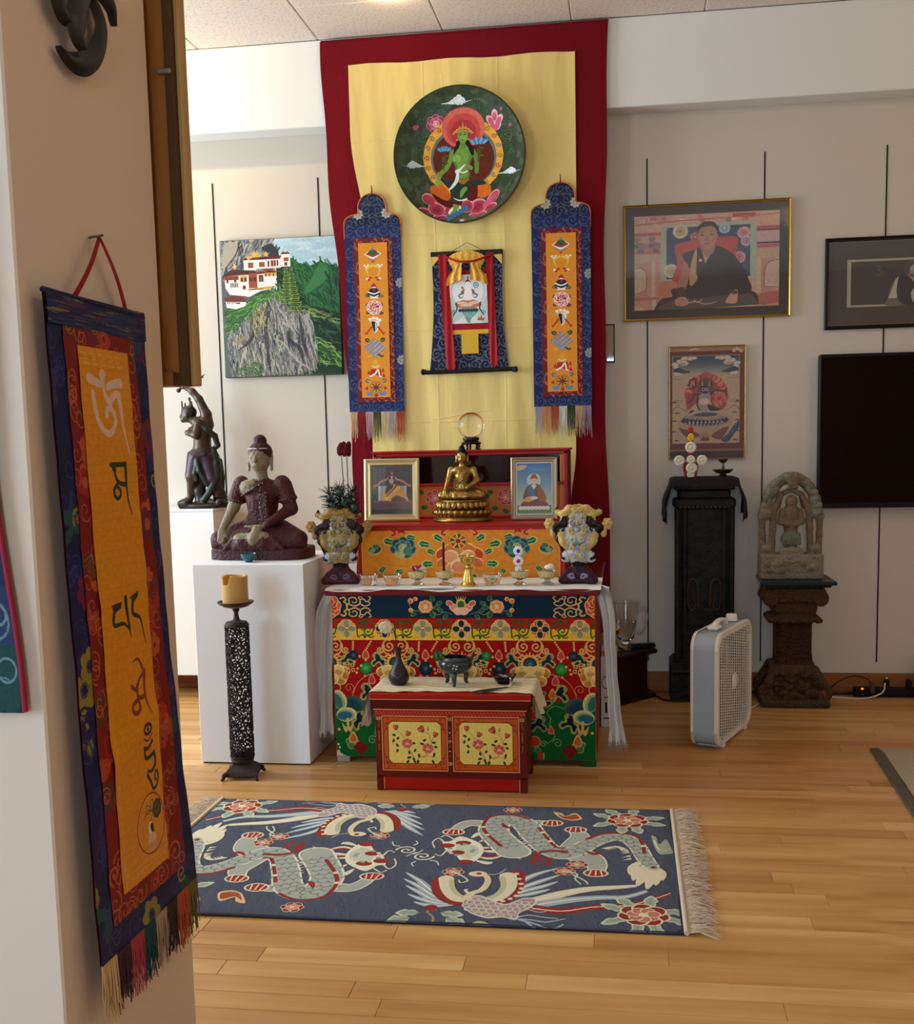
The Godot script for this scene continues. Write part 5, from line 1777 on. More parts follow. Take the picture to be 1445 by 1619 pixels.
	var fw := thing("flower_stem", "pale dried flower on a dark bent stem standing in the bottle vase", "flower", Vector3(-0.907, ty, 1.655))
	part("stem", MB.new().tube(smooth3([Vector3(0, 0.1, 0), Vector3(-0.004, 0.16, 0), Vector3(-0.013, 0.21, 0.004), Vector3(-0.02, 0.236, 0.006)], 5), 0.0022, 0.0018, 6), mat(hx("2a1a12"), 0.7), fw)
	var ptl := MB.new()
	for i in 8:
		var a := TAU * i / 8
		ptl.ball(Vector3(-0.046 + cos(a) * 0.017, 0.232 + sin(a) * 0.015, 0.01), Vector3(0.013, 0.012, 0.004), 8, 6)
	ptl.ball(Vector3(-0.046, 0.232, 0.012), Vector3(0.012, 0.011, 0.005), 8, 6)
	part("bloom", ptl, mat(hx("cfc09a"), 0.6), fw)
	# three-legged censer
	var ce := thing("incense_burner", "dark bronze three-legged incense burner with upright ears on the lace runner", "incense burner", Vector3(-0.677, ty, 1.65))
	var bronze := tri(mat(Color.WHITE, 0.22, 0.5, ramp_tex(128, 128, 0.05, 18, [hx("15181c"), hx("2c343a"), hx("4a5258"), hx("232a2f")], 4)), 8.0)
	part("bowl", lathe("0,0.045 0.03,0.046 0.05,0.054 0.064,0.07 0.067,0.082 0.066,0.092 0.062,0.098 0.063,0.102 0.06,0.106 0.052,0.112 0.047,0.114 0.045,0.112 0.05,0.106 0.054,0.09 0.04,0.066 0,0.06", 48), bronze, ce)
	for i in 3:
		var a := PI / 2 + TAU * i / 3
		var d := Vector3(cos(a), 0, sin(a))
		part("leg", MB.new().tube(smooth3([d * 0.036 + Vector3(0, 0.056, 0), d * 0.045 + Vector3(0, 0.036, 0), d * 0.042 + Vector3(0, 0.014, 0), d * 0.05 + Vector3(0, 0.004, 0)], 5), 0.012, 0.0055, 10), bronze, ce)
	for s in [-1.0, 1.0]: part("ear", MB.new().tube(smooth3([Vector3(s * 0.062, 0.098, 0), Vector3(s * 0.068, 0.112, 0), Vector3(s * 0.07, 0.124, 0), Vector3(s * 0.077, 0.138, 0)], 5), 0.0065, 0.003, 8), bronze, ce)
	var bl := MB.new()
	for i in 4:
		var a := TAU * i / 4 + 0.5
		bl.ball(Vector3(0.008 + cos(a) * 0.009, 0.082 + sin(a) * 0.008, 0.066), Vector3(0.0045, 0.0035, 0.002), 8, 5)
	part("blossom_inlay", bl, mat(hx("b9bdbd"), 0.3, 0.5), ce)
	part("ash", lathe("0.05,0.1 0,0.102", 24), mat(hx("0b0908"), 0.9), ce)
	# black dish with ash
	var di := thing("black_dish", "black metal dish with wavy rim holding ash, right end of the lace runner", "dish", Vector3(-0.487, ty, 1.62))
	var dm := MB.new().sheet(48, 12, func(u: float, v: float) -> Vector3:
		var a := u * TAU
		var rr := lerpf(0.027, 0.05, v)
		return Vector3(cos(a) * rr, 0.002 + v * 0.03 + (0.006 * maxf(0.0, cos(a * 2.0)) * smoothstep(0.6, 1.0, v)), sin(a) * rr * 0.85), Vector3.ZERO)
	dm.lathe(P2("0,0 0.026,0 0.028,0.003 0,0.004"), 32)
	part("bowl", dm, mat(hx("1b1718"), 0.25, 0.4), di)
	part("ash", lathe("0.042,0.024 0.02,0.026 0,0.027", 24), bump(mat(hx("6f6658"), 0.95), G.fine, 1.5), di)
	var cn := MB.new()
	for i in 5:
		cn.xf = Transform3D(Basis.from_euler(Vector3(0.2 * i, i * 1.3, 1.2)), Vector3(-0.008 + 0.004 * i, 0.03, 0.004 * i - 0.006))
		cn.lathe(P2("0,-0.01 0.0045,-0.009 0.0012,0.012 0,0.013"), 8)
	part("incense_cone", cn, mat(hx("b9a88a"), 0.9), di)
	# ritual knife with a feather blade and silver figure handle
	var kn := thing("letter_knife", "grey feather-bladed knife with a small silver figure handle lying on the runner", "knife", Vector3(-0.52, ty + 0.003, 1.755), 0.62)
	var bd := PackedVector2Array()
	for i in 21:
		var f := i / 20.0
		bd.append(Vector2(lerpf(-0.09, 0.075, f), 0.012 * sin(PI * pow(f, 0.7)) + 0.0015 * sin(i * 2.2)))
	for i in 20:
		var f := 1.0 - i / 20.0
		bd.append(Vector2(lerpf(-0.09, 0.075, f), -0.008 * sin(PI * pow(f, 0.7)) - 0.001))
	var bm := MB.new()
	bm.xf = Transform3D(Basis(Vector3.RIGHT, -PI / 2), Vector3.ZERO)
	bm.prism(bd, 0.0, 0.004, 0.001)
	part("blade", bm, tri(mat(hx("565450"), 0.5, 0.4, G.grain), 20.0), kn)
	var sv := MB.new()
	sv.ball(Vector3(0.082, 0.006, 0), Vector3(0.012, 0.006, 0.009), 12, 8)
	sv.tube(PackedVector3Array([Vector3(0.082, 0.005, 0), Vector3(0.084, 0.02, 0), Vector3(0.083, 0.03, 0)]), 0.005, 0.0035, 8)
	sv.ball(Vector3(0.083, 0.035, 0), Vector3(0.0045, 0.005, 0.0045), 10, 8)
	sv.tube(PackedVector3Array([Vector3(0.083, 0.026, 0), Vector3(0.088, 0.02, 0.003), Vector3(0.084, 0.014, 0.006)]), 0.0018, -1, 6)
	part("figure_handle", sv, mat(hx("c9ccce"), 0.2, 0.9), kn)

func body_scales(a: Art, p: String, w0: float, w1: float, fill: Color, edge: Color) -> void:
	var q := smooth2(P2(p), false, 10)
	var m := q.size()
	a.line(q, w0 + 1.6, w1 + 1.0, hx("ddd8c2"))
	a.line(q, w0, w1, fill)
	var run := 0.0
	var row := 0
	for i in range(1, m):
		run += q[i].distance_to(q[i - 1])
		if run > 2.7:
			run = 0.0
			row += 1
			var d := (q[i] - q[i - 1]).normalized()
			var nn := Vector2(-d.y, d.x)
			var w := lerpf(w0, w1, i / float(m))
			var cnt := maxi(2, int(w / 2.6))
			for k in cnt:
				var off := (k + (0.5 if row % 2 else 0.0)) / cnt - 0.5 + 0.25 / cnt
				if absf(off) > 0.46: continue
				var ctr := q[i] + nn * off * w
				var arc := PackedVector2Array()
				for j in 7:
					var th := -PI / 2 + PI * j / 6.0
					arc.append(ctr + d * cos(th) * 1.6 + nn * sin(th) * (w / cnt * 0.5))
				a.line(arc, 0.55, 0.55, edge)

func spikes(a: Art, p: String, n: int, len: float, side: float, col: Color) -> void:
	var q := smooth2(P2(p), false, 10)
	for k in n:
		var i := 1 + int(k * (q.size() - 2) / float(n))
		var d := (q[i] - q[i - 1]).normalized()
		var nn := Vector2(-d.y, d.x) * side
		a.poly(PackedVector2Array([q[i] - d * 0.9, q[i] + nn * len + d * 1.4, q[i] + d * 0.9]), col)

func paw(a: Art, p: Vector2, r: float) -> void:
	a.ell(p.x, p.y, r * 1.35, r * 1.1, hx("d8d2bd"))
	a.ell(p.x, p.y, r * 1.1, r * 0.85, hx("a83a30"))
	for i in 3: a.line(PackedVector2Array([p + Vector2((i - 1) * r * 0.5, -r * 0.6), p + Vector2((i - 1) * r * 0.7, r * 0.7)]), 0.7, 0.5, hx("e0d3b4"))

func rug_half(a: Art) -> void:
	var sage := hx("a6aa9e")
	var cream := hx("ddd2b2")
	var ice := hx("a4b0b4")
	var red := hx("93352e")
	var taupe := hx("a8938c")
	var moss := hx("a2aa97")
	# phoenix: wing feathers, arcs, body, neck, tail streamers
	for s in ["116.6,80.9 120.6,74.6 125.8,66.5 132.6,60.4", "117.9,82.2 123.1,76.6 128.5,70.9 133.5,65.9", "118.6,83.5 123.4,79.5 128.9,75.4 133.3,71.2", "117.6,85.0 123.7,82.4 128.0,79.8 131.3,77.3", "103.6,87.7 97.0,82.7 90.8,74.3 85.2,67.9", "103.9,89.1 97.5,85.5 91.6,78.8 85.7,73.3", "104.0,89.8 98.0,88.3 92.4,83.1 87.3,78.4", "104.1,90.5 98.9,90.3 93.9,88.0 89.2,84.8", "104.2,91.1 99.2,92.3 95.7,91.9 92.0,90.2"]:
		a.brush(s, 2.6, ice)
		a.brush(s, 0.7, hx("e3e4da"))
	a.curve("120.1,66.3 120.7,76.1 118.8,84.9 114.7,89.5", 5.5, 4.0, red)
	a.curve("117.6,68.1 118.7,76.3 116.9,83.7 113.8,86.8", 5.5, 4.0, cream)
	a.curve("115.9,69.8 117.1,76.4 115.9,82.4 113.6,85.1", 2.0, 2.0, hx("b9bd93"))
	a.curve("97.0,73.8 98.7,82.5 103.2,88.5 108.5,89.4", 5.0, 4.0, red)
	a.curve("98.8,72.1 100.7,80.2 104.0,86.3 108.2,87.3", 5.0, 3.5, cream)
	a.curve("100.7,73.4 102.1,79.3 104.8,84.1 107.9,85.7", 1.6, 1.6, hx("b9bd93"))
	for i in 9:
		var f := i / 8.0
		a.dot(lerpf(120.1, 115.8, f) + sin(f * PI) * 4.5, lerpf(66.3, 88.7, f) + sin(f * PI) * 3.0, 0.9, cream)
	for q in [["128.0,86.2 135.0,80.6 142.8,76.3 150.8,74.1 156.5,72.5", cream, 5.5], ["128.7,88.8 136.4,85.4 145.3,82.5 153.7,81.0 159.9,76.1", ice, 5.0], ["127.3,91.7 135.7,92.9 144.3,89.4 153.7,87.2 160.9,82.4 166.9,76.9", red, 5.0]]:
		a.line(smooth2(P2(q[0]), false, 8), q[2], q[2] * 0.35, q[1])
		a.line(smooth2(P2(q[0]), false, 8), 0.8, 0.5, hx("e6dfc6"))
	for s in ["122.9,98.0 126.6,96.4 130.5,97.3 134.9,98.1", "123.6,99.2 127.9,99.5 131.8,100.4 137.0,97.9", "124.2,99.8 128.6,101.3 133.1,103.4 136.7,101.1", "124.6,99.1 128.8,103.2 133.2,104.8 135.2,103.8", "123.1,94.1 125.7,92.5 129.1,94.1 131.3,93.3"]: a.curve(s, 0.8, 0.6, ice)
	a.blob("106.4,88.9 107.2,84.6 111.1,83.5 115.0,86.7 119.2,89.0 123.8,84.5 127.9,84.8 127.2,90.3 123.7,95.3 123.1,99.9 119.1,98.4 114.8,99.4 110.0,96.6 107.3,92.9", hx("d8cdbd"))
	a.blob("106.8,89.1 107.6,85.3 111.2,84.5 115.1,87.5 119.3,89.9 123.9,85.4 127.3,85.5 126.7,89.7 123.4,94.6 122.7,98.9 119.0,97.5 114.7,98.5 110.2,95.8 107.6,92.6", taupe)
	var bird := smooth2(P2("106.8,89.1 107.6,85.3 111.2,84.5 115.1,87.5 119.3,89.9 123.9,85.4 127.3,85.5 126.7,89.7 123.4,94.6 122.7,98.9 119.0,97.5 114.7,98.5 110.2,95.8 107.6,92.6"), true, 6)
	for r in 7:
		for k in 13:
			var x := 107.6 + k * 2.15 + (r % 2) * 1.07
			var y := 86.0 + r * 2.5 + k * 0.25
			if not Geometry2D.is_point_in_polygon(Vector2(x, y), bird): continue
			a.ring(x, y, 1.1, 0.35, hx("d9cfc2"))
	a.curve("107.1,86.0 108.1,82.4 110.9,79.2 111.9,73.2 110.7,68.7 108.8,67.8", 2.6, 1.8, hx("d9cba6"))
	a.ell(108.1, 67.5, 3.0, 2.2, hx("e0d3b4"))
	a.dot(108.4, 67.2, 0.8, red)
	a.curve("111.5,67.8 114.4,66.8 116.4,62.7", 0.7, 0.5, ice)
	a.curve("106.8,81.8 105.9,80.1 106.5,79.6", 1.2, 0.8, cream)
	# dragon
	for s in ["104.8,39.8 107.5,34.9 104.4,31.4", "106.1,45.0 110.6,44.7 112.9,41.8", "105.9,52.9 110.5,54.2 115.0,49.5", "105.7,56.3 109.7,58.4 111.5,57.4", "105.8,47.7 111.0,48.1 114.5,45.2", "101.7,36.3 103.7,31.5 105.6,33.2"]: a.brush(s, 2.4, hx("e2d8bb"))
	a.brush("105.7,46.8 110.1,45.6 112.5,41.8", 1.6, red)
	a.brush("106.5,52.8 110.3,53.0 113.3,51.4", 1.3, red)
	spikes(a, "117.4,38.7 119.5,43.9 119.4,49.1 117.9,53.5", 8, 3.0, -1, cream)
	spikes(a, "118.8,29.2 121.6,38.3 126.7,46.8", 10, 2.6, 1, cream)
	spikes(a, "146.1,41.6 150.5,39.4 154.3,42.6 155.8,52.7", 12, 3.0, 1, cream)
	# legs
	for q in [["105.5,21.6 99.6,21.0 96.6,24.3 95.0,29.3", 6.0, 3.0], ["118.9,22.4 122.7,19.1 127.4,19.3", 6.0, 3.2], ["136.1,44.2 137.7,36.9 138.4,31.4 136.5,25.8", 9.0, 4.0], ["139.4,49.1 142.6,51.3 144.6,56.9 144.7,62.5", 10.0, 4.0]]:
		a.line(smooth2(P2(q[0]), false, 8), q[1] + 1.2, q[2] + 1.2, cream)
		a.line(smooth2(P2(q[0]), false, 8), q[1], q[2], sage)
	for q in [Vector2(94.7, 30.7), Vector2(128.1, 19.1), Vector2(136.6, 25.2), Vector2(144.5, 63.3)]: paw(a, q, 3.0)
	body_scales(a, "117.3,47.6 113.3,39.9 108.6,29.1 108.7,19.3 112.8,15.9 118.4,20.5 123.1,32.7 127.8,43.2 133.1,48.3 138.0,44.0 142.8,36.5 148.5,31.4 153.6,31.9 157.4,38.8 159.8,49.8 161.7,57.0", 10.5, 4.5, sage, hx("7f877d"))
	a.curve("112.6,42.7 107.3,33.1 104.3,24.6 104.8,15.5 108.8,11.6 114.4,11.6 120.0,15.3", 1.3, 1.2, red)
	a.curve("123.7,24.0 127.5,34.2 130.9,42.0 134.1,42.6", 1.2, 1.0, red)
	a.curve("140.8,33.9 145.8,28.5 152.3,27.4 157.5,30.1 159.3,36.9 159.7,45.6", 1.3, 1.2, red)
	for q in [Vector2(106.7, 32.5), Vector2(104.3, 24.6), Vector2(125.4, 28.7), Vector2(128.6, 36.8), Vector2(159.4, 38.7)]: a.dot(q.x, q.y, 1.0, cream)
	a.curve("134.3,46.1 129.2,45.7 125.0,48.6 124.4,52.9 126.1,54.5 125.1,50.3", 1.8, 1.2, red)
	a.curve("124.6,51.2 124.1,56.3 125.7,57.8", 1.5, 1.0, red)
	a.curve("127.7,51.8 129.7,53.3 129.1,57.5 127.4,56.0", 1.6, 1.2, red)
	a.brush("140.8,44.7 143.7,47.0 146.2,45.1", 1.8, red)
	a.brush("110.5,20.1 112.3,24.0 114.7,24.7", 1.8, red)
	for s in ["159.7,55.6 157.2,60.6 156.0,68.4", "160.5,57.1 158.9,65.1 157.1,72.8", "161.4,57.8 161.2,66.4 160.0,74.7", "162.3,57.8 163.0,64.7 162.7,71.5", "162.9,56.9 164.6,61.5 164.8,67.6", "158.5,52.4 156.0,57.5 155.1,63.9"]: a.brush(s, 3.2, cream)
	a.dot(162.5, 57.7, 2.0, hx("b9b9a4"))
	a.dot(162.4, 57.4, 1.0, red)
	# head
	a.blob("92.5,40.8 94.9,39.7 97.5,34.8 101.8,37.3 105.7,41.5 107.5,48.4 106.3,56.2 103.6,58.9 100.8,56.7 98.0,51.0 95.0,48.7", hx("e3dcc3"))
	a.blob("97.8,45.8 100.5,42.0 104.7,44.3 106.1,49.4 103.6,54.8 100.6,53.3", hx("c4c7ae"))
	for q in [Vector2(94.6, 43.9), Vector2(99.7, 41.1), Vector2(98.8, 50.1), Vector2(102.8, 58.2)]:
		a.ell(q.x, q.y, 2.6, 2.0, red)
	for i in 10: a.dot(100.0 + cos(i * 2.4) * 4.0, 47.3 + sin(i * 2.4) * 5.0, 0.9, hx("d6b9a2") if i % 2 else hx("8fa39a"))
	a.curve("93.1,40.8 90.6,37.3 89.2,41.1 90.8,46.4", 0.8, 0.6, cream)
	a.curve("95.0,48.7 93.9,53.1 91.7,51.6", 0.8, 0.6, cream)
	a.curve("96.0,37.8 92.7,34.3 91.1,36.3", 0.8, 0.6, cream)
	# flowers, butterflies, small sprays
	for q in [[154.3, 14.1], [158.8, 93.0]]:
		for i in 8:
			var an := TAU * i / 8 + 0.3
			a.leaf(q[0] + cos(an) * 5.0, q[1] + sin(an) * 5.0, 9.0, an + 0.3 * sin(i * 2.0), 2.2, moss, hx("c3ccb2"), hx("7f927f"))
		a.flower(q[0], q[1], 7.2, 7, 0.2, red, hx("c97a66"), hx("e3d6b9"), hx("e0d2b0"))
	a.blob("127.7,7.4 130.9,8.2 132.4,11.2 135.7,7.8 138.4,13.8 135.4,16.1 132.6,15.3 130.5,13.4", hx("d6b98c"))
	a.blob("129.5,9.3 132.4,11.8 135.8,9.5 137.3,13.5 134.7,14.9 131.9,13.9", hx("a3512f"))
	a.blob("162.3,29.3 163.9,30.1 164.7,36.4 167.1,31.7 168.4,37.9 168.8,44.0 165.4,46.0 163.6,42.7", moss)
	a.curve("163.2,32.9 164.6,41.7 167.3,42.4", 0.7, 0.5, hx("d3d7c0"))
	for q in [[134.7, 62.6], [100.1, 66.5], [112.8, 5.8], [138.5, 56.7]]:
		a.flower(q[0], q[1], 3.4, 6, 0.0, red, hx("c48a74"), cream, hx("d9cfae"))
	a.curve("135.8,62.5 138.8,64.6 138.4,68.5 140.4,72.8", 0.9, 0.6, hx("c9d0b8"))
	a.curve("137.7,65.5 141.4,69.7 142.4,72.6", 0.9, 0.6, hx("c9d0b8"))
	a.curve("101.1,67.2 104.0,70.1 105.6,73.0 103.7,74.7 102.8,72.5", 0.9, 0.6, hx("c9d0b8"))
	a.blob("110.4,103.0 112.8,100.9 116.3,102.5 116.4,105.6 111.3,106.1", hx("b9b48c"))
	a.curve("99.9,105.9 99.5,100.2 97.1,96.5 99.7,94.9", 0.9, 0.7, hx("a08a78"))
	for q in [[95.0, 97.4, 3.0], [101.1, 96.8, 0.2], [103.3, 99.9, 0.6], [92.9, 100.9, 2.8]]: a.leaf(q[0], q[1], 7.0, q[2], 2.4, moss, hx("c3ccb2"), hx("7f927f"))
	a.dot(97.8, 93.8, 2.0, red)
	a.spiral(88.2, 53.9, 3.6, 0.0, 1.4, 0.9, hx("dfd9c4"))
	for s in ["84.7,52.2 86.3,50.3 87.3,48.5", "91.4,57.5 93.4,58.2 94.6,61.4", "86.6,58.8 85.7,60.5 86.8,62.9"]: a.curve(s, 0.8, 0.5, hx("c9d0c8"))

func fringe(called: String, parent: Node, m: Material, x: float, dir: float, z0: float, z1: float, n: int, len: float, sd: int) -> void:
	var r := RandomNumberGenerator.new()
	r.seed = sd
	var b := MB.new()
	for i in n:
		var z := lerpf(z0, z1, (i + 0.5) / n)
		var a := r.randf_range(-0.5, 0.5)
		var l := len * r.randf_range(0.75, 1.2)
		var p := Vector3(x, 0.006, z)
		var bend := r.randf_range(-0.012, 0.012)
		b.tube(PackedVector3Array([p, p + Vector3(dir * l * 0.35, 0.003 + r.randf() * 0.007, a * l * 0.25), p + Vector3(dir * l * 0.7, 0.002 + r.randf() * 0.008, a * l * 0.6 + bend), p + Vector3(dir * l, 0.0015, a * l + bend * 2.0)]), 0.0017, 0.0008, 4, false)
	var f := part(called, b, m, parent)
	f.set_meta("kind", "stuff")

func rugs() -> void:
	var a := Art.new(1700, 1030, 170, 103, hx("505462"))
	a.dabs(PackedVector2Array([Vector2(0, 0), Vector2(170, 0), Vector2(170, 103), Vector2(0, 103)]), 2600, [hx("494d5b"), hx("595d6b"), hx("525663"), hx("444856")], 5.0, 0.5, 1.3, 0.3, rng)
	rug_half(a)
	var keep := a.base
	a.base = keep * Transform2D(PI, Vector2(170, 103))
	rug_half(a)
	a.base = keep
	a.grain(0.3, 0.35, 14)
	var hgt: Image = a.im.duplicate()
	hgt.convert(Image.FORMAT_L8)
	hgt.resize(850, 515)
	var m := bump(mat(Color.WHITE, 0.95, 0.0, a.tex()), ImageTexture.create_from_image(hgt), 0.8)
	m.metallic_specular = 0.2
	var o := thing("dragon_rug", "blue wool rug carved with two dragons and two phoenixes on the floor before the altar", "rug", Vector3(-0.695, 0, 2.482))
	var pile := MB.new().sheet(60, 36, func(u: float, v: float) -> Vector3: return Vector3((u - 0.5) * 1.70, 0.0125 + 0.0012 * sin(u * 17.0) * sin(v * 9.0) - 0.006 * (smoothstep(0.985, 1.0, absf(u - 0.5) * 2.0) + smoothstep(0.98, 1.0, absf(v - 0.5) * 2.0)), (v - 0.5) * 1.03), Vector3.UP)
	part("pile", pile, m, o)
	part("backing", bx(Vector3(0, 0.004, 0), Vector3(1.698, 0.008, 1.028), 0.002), mat(hx("2a3040"), 0.95), o)
	var fm := mat(hx("d3bda4"), 0.9)
	for s in [-1.0, 1.0]:
		part("selvedge", MB.new().tube(PackedVector3Array([Vector3(s * 0.852, 0.008, -0.515), Vector3(s * 0.852, 0.009, 0), Vector3(s * 0.852, 0.008, 0.515)]), 0.0075, -1, 8), fm, o)
		fringe("fringe", o, fm, s * 0.856, s, -0.512, 0.512, 420, 0.078, 4 + int(s))
	# corner of a second rug at the right edge
	var b := Art.new(900, 900, 90, 90, hx("6b4a32"))
	b.rect(0, 0, 90, 8, hx("a99b85"))
	b.rect(0, 0, 8, 90, hx("a99b85"))
	b.rect(8, 8, 90, 1.0, hx("3a2618"))
	b.rect(8, 8, 1.0, 90, hx("3a2618"))
	b.rect(15, 15, 90, 1.2, hx("3a2618"))
	b.rect(15, 15, 1.2, 90, hx("3a2618"))
	for i in 30:
		b.flower(11.8 + i * 4.2, 11.8, 1.6, 5, 0, hx("8d6f4a"), hx("b8966a"), hx("3a2618"))
		b.flower(11.8, 11.8 + i * 4.2, 1.6, 5, 0, hx("8d6f4a"), hx("b8966a"), hx("3a2618"))
	for i in 90: b.flower(rng.randf_range(18, 90), rng.randf_range(18, 90), rng.randf_range(1, 2.6), 6, 0, hx("8a5a3a"), hx("b79a70"), hx("4a3020"))
	b.grain(0.35, 0.3, 15)
	var o2 := thing("beige_rug", "beige bordered brown rug whose corner shows at the right edge", "rug", Vector3(1.078, 0, 1.085), 0.0)
	var bm := mat(Color.WHITE, 0.95, 0.0, b.tex())
	bm.metallic_specular = 0.2
	part("pile", MB.new().sheet(20, 20, func(u: float, v: float) -> Vector3: return Vector3(u * 1.8 - 0.07 * v, 0.011 - 0.005 * smoothstep(0.98, 1.0, 1.0 - u), v * 1.8), Vector3.UP), bm, o2)
	part("backing", bx(Vector3(0.9, 0.004, 0.9), Vector3(1.72, 0.008, 1.79), 0.002), mat(hx("4a3a2a"), 0.95), o2)
	var e := MB.new()
	for i in 5: e.tube(PackedVector3Array([Vector3(-0.012 - i * 0.008, 0.005, 0), Vector3(-0.047 - i * 0.008, 0.006, 0.9), Vector3(-0.082 - i * 0.008, 0.005, 1.8)]), 0.0052, -1, 6)
	part("woven_end", e, bump(mat(hx("8f8674"), 0.95), G.fine, 1.0), o2)

func cloud(a: Art, x: float, y: float, w: float, flip: bool, lit: Color, mid: Color) -> void:
	a.at(x, y, w / 100.0, 0, flip)
	a.blob("-90,10 -40,2 -20,-4 10,-12 40,2 90,-2 60,8 30,16 0,18 -40,12", mid)
	for q in [[-22, 4, 14], [-4, -4, 17], [16, -14, 18], [34, -2, 17], [8, 8, 15], [28, 10, 13], [-36, 8, 9], [46, 6, 9]]:
		a.dot(q[0], q[1], q[2], mid.darkened(0.25))
		a.dot(q[0] - 1, q[1] - 1.5, q[2] * 0.9, lit)
		a.spiral(q[0], q[1], q[2] * 0.55, 2.5, 0.9, 1.8, mid.darkened(0.15))
	a.brush("-90,10 -50,9 -10,14", 7, lit)
	a.t = Transform2D()

func plate_art() -> Texture2D:
	# painted in the units of a square 1150 wide
	var a := Art.new(1000, 1000, 1150, 1150, hx("35412c"), Vector2(-135, -185))
	var r := RandomNumberGenerator.new()
	r.seed = 4
	for i in 500:
		var an := r.randf() * TAU
		var d := sqrt(r.randf()) * 575
		a.ell(710 + cos(an) * d, 765 + sin(an) * d, r.randf_range(20, 60), r.randf_range(14, 34), [hx("38452f"), hx("323e2a"), hx("3f4d36"), hx("2f3927"), hx("45543c")][r.randi() % 5], an + 1.57)
	cloud(a, 690, 305, 150, false, hx("e3e8ea"), hx("a9b6c2"))
	cloud(a, 310, 815, 125, true, hx("b9c0c2"), hx("8a949c"))
	cloud(a, 1135, 910, 115, false, hx("d8e6ea"), hx("8fb0bf"))
	# leaves and peonies
	for s in [[430, 400, -0.9], [400, 470, -2.6], [395, 590, 2.6], [370, 650, 2.2], [400, 700, 1.8], [595, 390, -1.2], [880, 360, -1.2], [905, 420, -1.6], [1095, 440, -0.4], [1070, 560, 0.4], [1110, 590, 0.1], [1100, 650, 0.6], [1110, 700, 0.9], [1080, 620, 1.2], [435, 620, -2.2]]:
		for k in 4: a.leaf(s[0] + k * 6 - 9, s[1] + k * 9 - 13, 58, s[2] + (k - 1.5) * 0.55, 9, hx("16240f"), hx("4c6a3c"), hx("3a5a2c"))
	peony(a, 505, 480, 80, [hx("8f2a3c"), hx("b3485a"), hx("d98a94")])
	for q in [[0, -60], [-40, -20], [40, -20], [-24, 26], [26, 26], [0, -10]]: a.ell(1015 + q[0], 495 + q[1], 28, 44, hx("e0a0a8"), q[0] * 0.016)
	for q in [[0, -50], [-32, -14], [34, -14], [-18, 26], [20, 26]]: a.ell(1015 + q[0], 500 + q[1], 20, 34, hx("c2586a"), q[0] * 0.016)
	for q in [[325, 505, 20], [1075, 397, 13], [1150, 530, 15], [345, 495, 12]]: a.dot(q[0], q[1], q[2], hx("b2465a"))
	# aureole, halo
	a.ell(735, 760, 352, 330, hx("dfa23c"))
	a.ell(738, 770, 290, 262, hx("5d7276"))
	a.ell(738, 780, 270, 245, hx("5e2413"))
	for i in 18:
		var an := PI * 0.72 + TAU * 0.78 * i / 17.0
		a.spiral(735 + cos(an) * 318, 760 + sin(an) * 296, 24, an, 1.1, 7, [hx("8f2418"), hx("4a5878"), hx("4f5f24")][i % 3])
	a.ell(740, 525, 190, 170, hx("cf6455"))
	a.ell(740, 540, 150, 135, hx("c0483f"))
	a.ell(740, 560, 110, 105, hx("a8323a"))
	# lotus seat
	for q in [[430, 1110, 70, 46, 0.6], [990, 1120, 80, 38, -0.9], [400, 1210, 60, 22, 0.3], [960, 1200, 70, 30, -0.3], [540, 1270, 70, 22, 0.1], [860, 1255, 80, 24, -0.1], [500, 1200, 80, 60, 0.5], [860, 1190, 80, 66, -0.5], [760, 1180, 60, 60, 0.2], [620, 1210, 60, 50, 0.0]]:
		a.ell(q[0], q[1], q[2], q[3], hx("d98a94"), q[4])
		a.ell(q[0], q[1] + 6, q[2] * 0.88, q[3] * 0.82, hx("a3374c"), q[4])
		a.ell(q[0], q[1] + 10, q[2] * 0.5, q[3] * 0.45, hx("8a2438"), q[4])
	a.blob("370,1090 430,1080 470,1130 480,1190 430,1150", hx("a83c52"))
	a.blob("1030,1075 1010,1130 930,1200 900,1180 960,1120", hx("c2586a"))
	# scarf, robes
	a.curve("690,690 620,700 610,780 650,850 640,910 590,920 570,880", 26, 20, hx("5d1418"))
	a.curve("790,680 850,700 850,770 810,830 820,900 870,935", 26, 20, hx("5d1418"))
	a.blob("440,1020 480,990 560,1000 600,1050 620,1100 560,1140 480,1130", hx("c9601c"))
	a.blob("840,1010 910,990 965,1020 970,1080 920,1115 850,1100", hx("d1681e"))
	a.blob("460,1060 540,1110 640,1140 720,1120 700,1180 600,1190 500,1130", hx("571210"))
	a.blob("780,1010 850,1000 850,1110 790,1140 760,1100", hx("571210"))
	a.blob("520,930 600,950 680,950 800,960 900,970 930,1000 840,1010 790,1000 770,1100 640,1110 610,1040 560,980", hx("24362c"))
	a.blob("660,940 780,950 760,975 735,995 690,975", hx("b85c20"))
	# body
	var gr := hx("6e9440")
	a.blob("660,690 720,680 790,690 830,730 800,800 780,860 790,930 740,965 690,950 660,900 660,840 630,770 620,720", hx("557a35"))
	a.blob("670,700 720,690 780,700 800,740 770,800 760,860 770,920 730,945 690,930 675,880 680,830 650,770 640,730", gr)
	a.curve("640,720 620,790 580,860 540,890 520,930 500,970", 46, 30, gr)
	a.curve("820,720 850,790 850,880 850,895", 44, 34, hx("5f8539"))
	a.curve("800,860 770,830 760,790 758,760", 34, 18, gr)
	for q in [[505, 950, 480, 1000], [515, 955, 505, 1010], [525, 950, 525, 990], [745, 790, 750, 735], [765, 790, 772, 740], [500, 930, 515, 880]]: a.line(PackedVector2Array([Vector2(q[0], q[1]), Vector2(q[2], q[3])]), 13, 8, hx("7da34e"))
	a.ell(680, 775, 34, 30, hx("84ad55"))
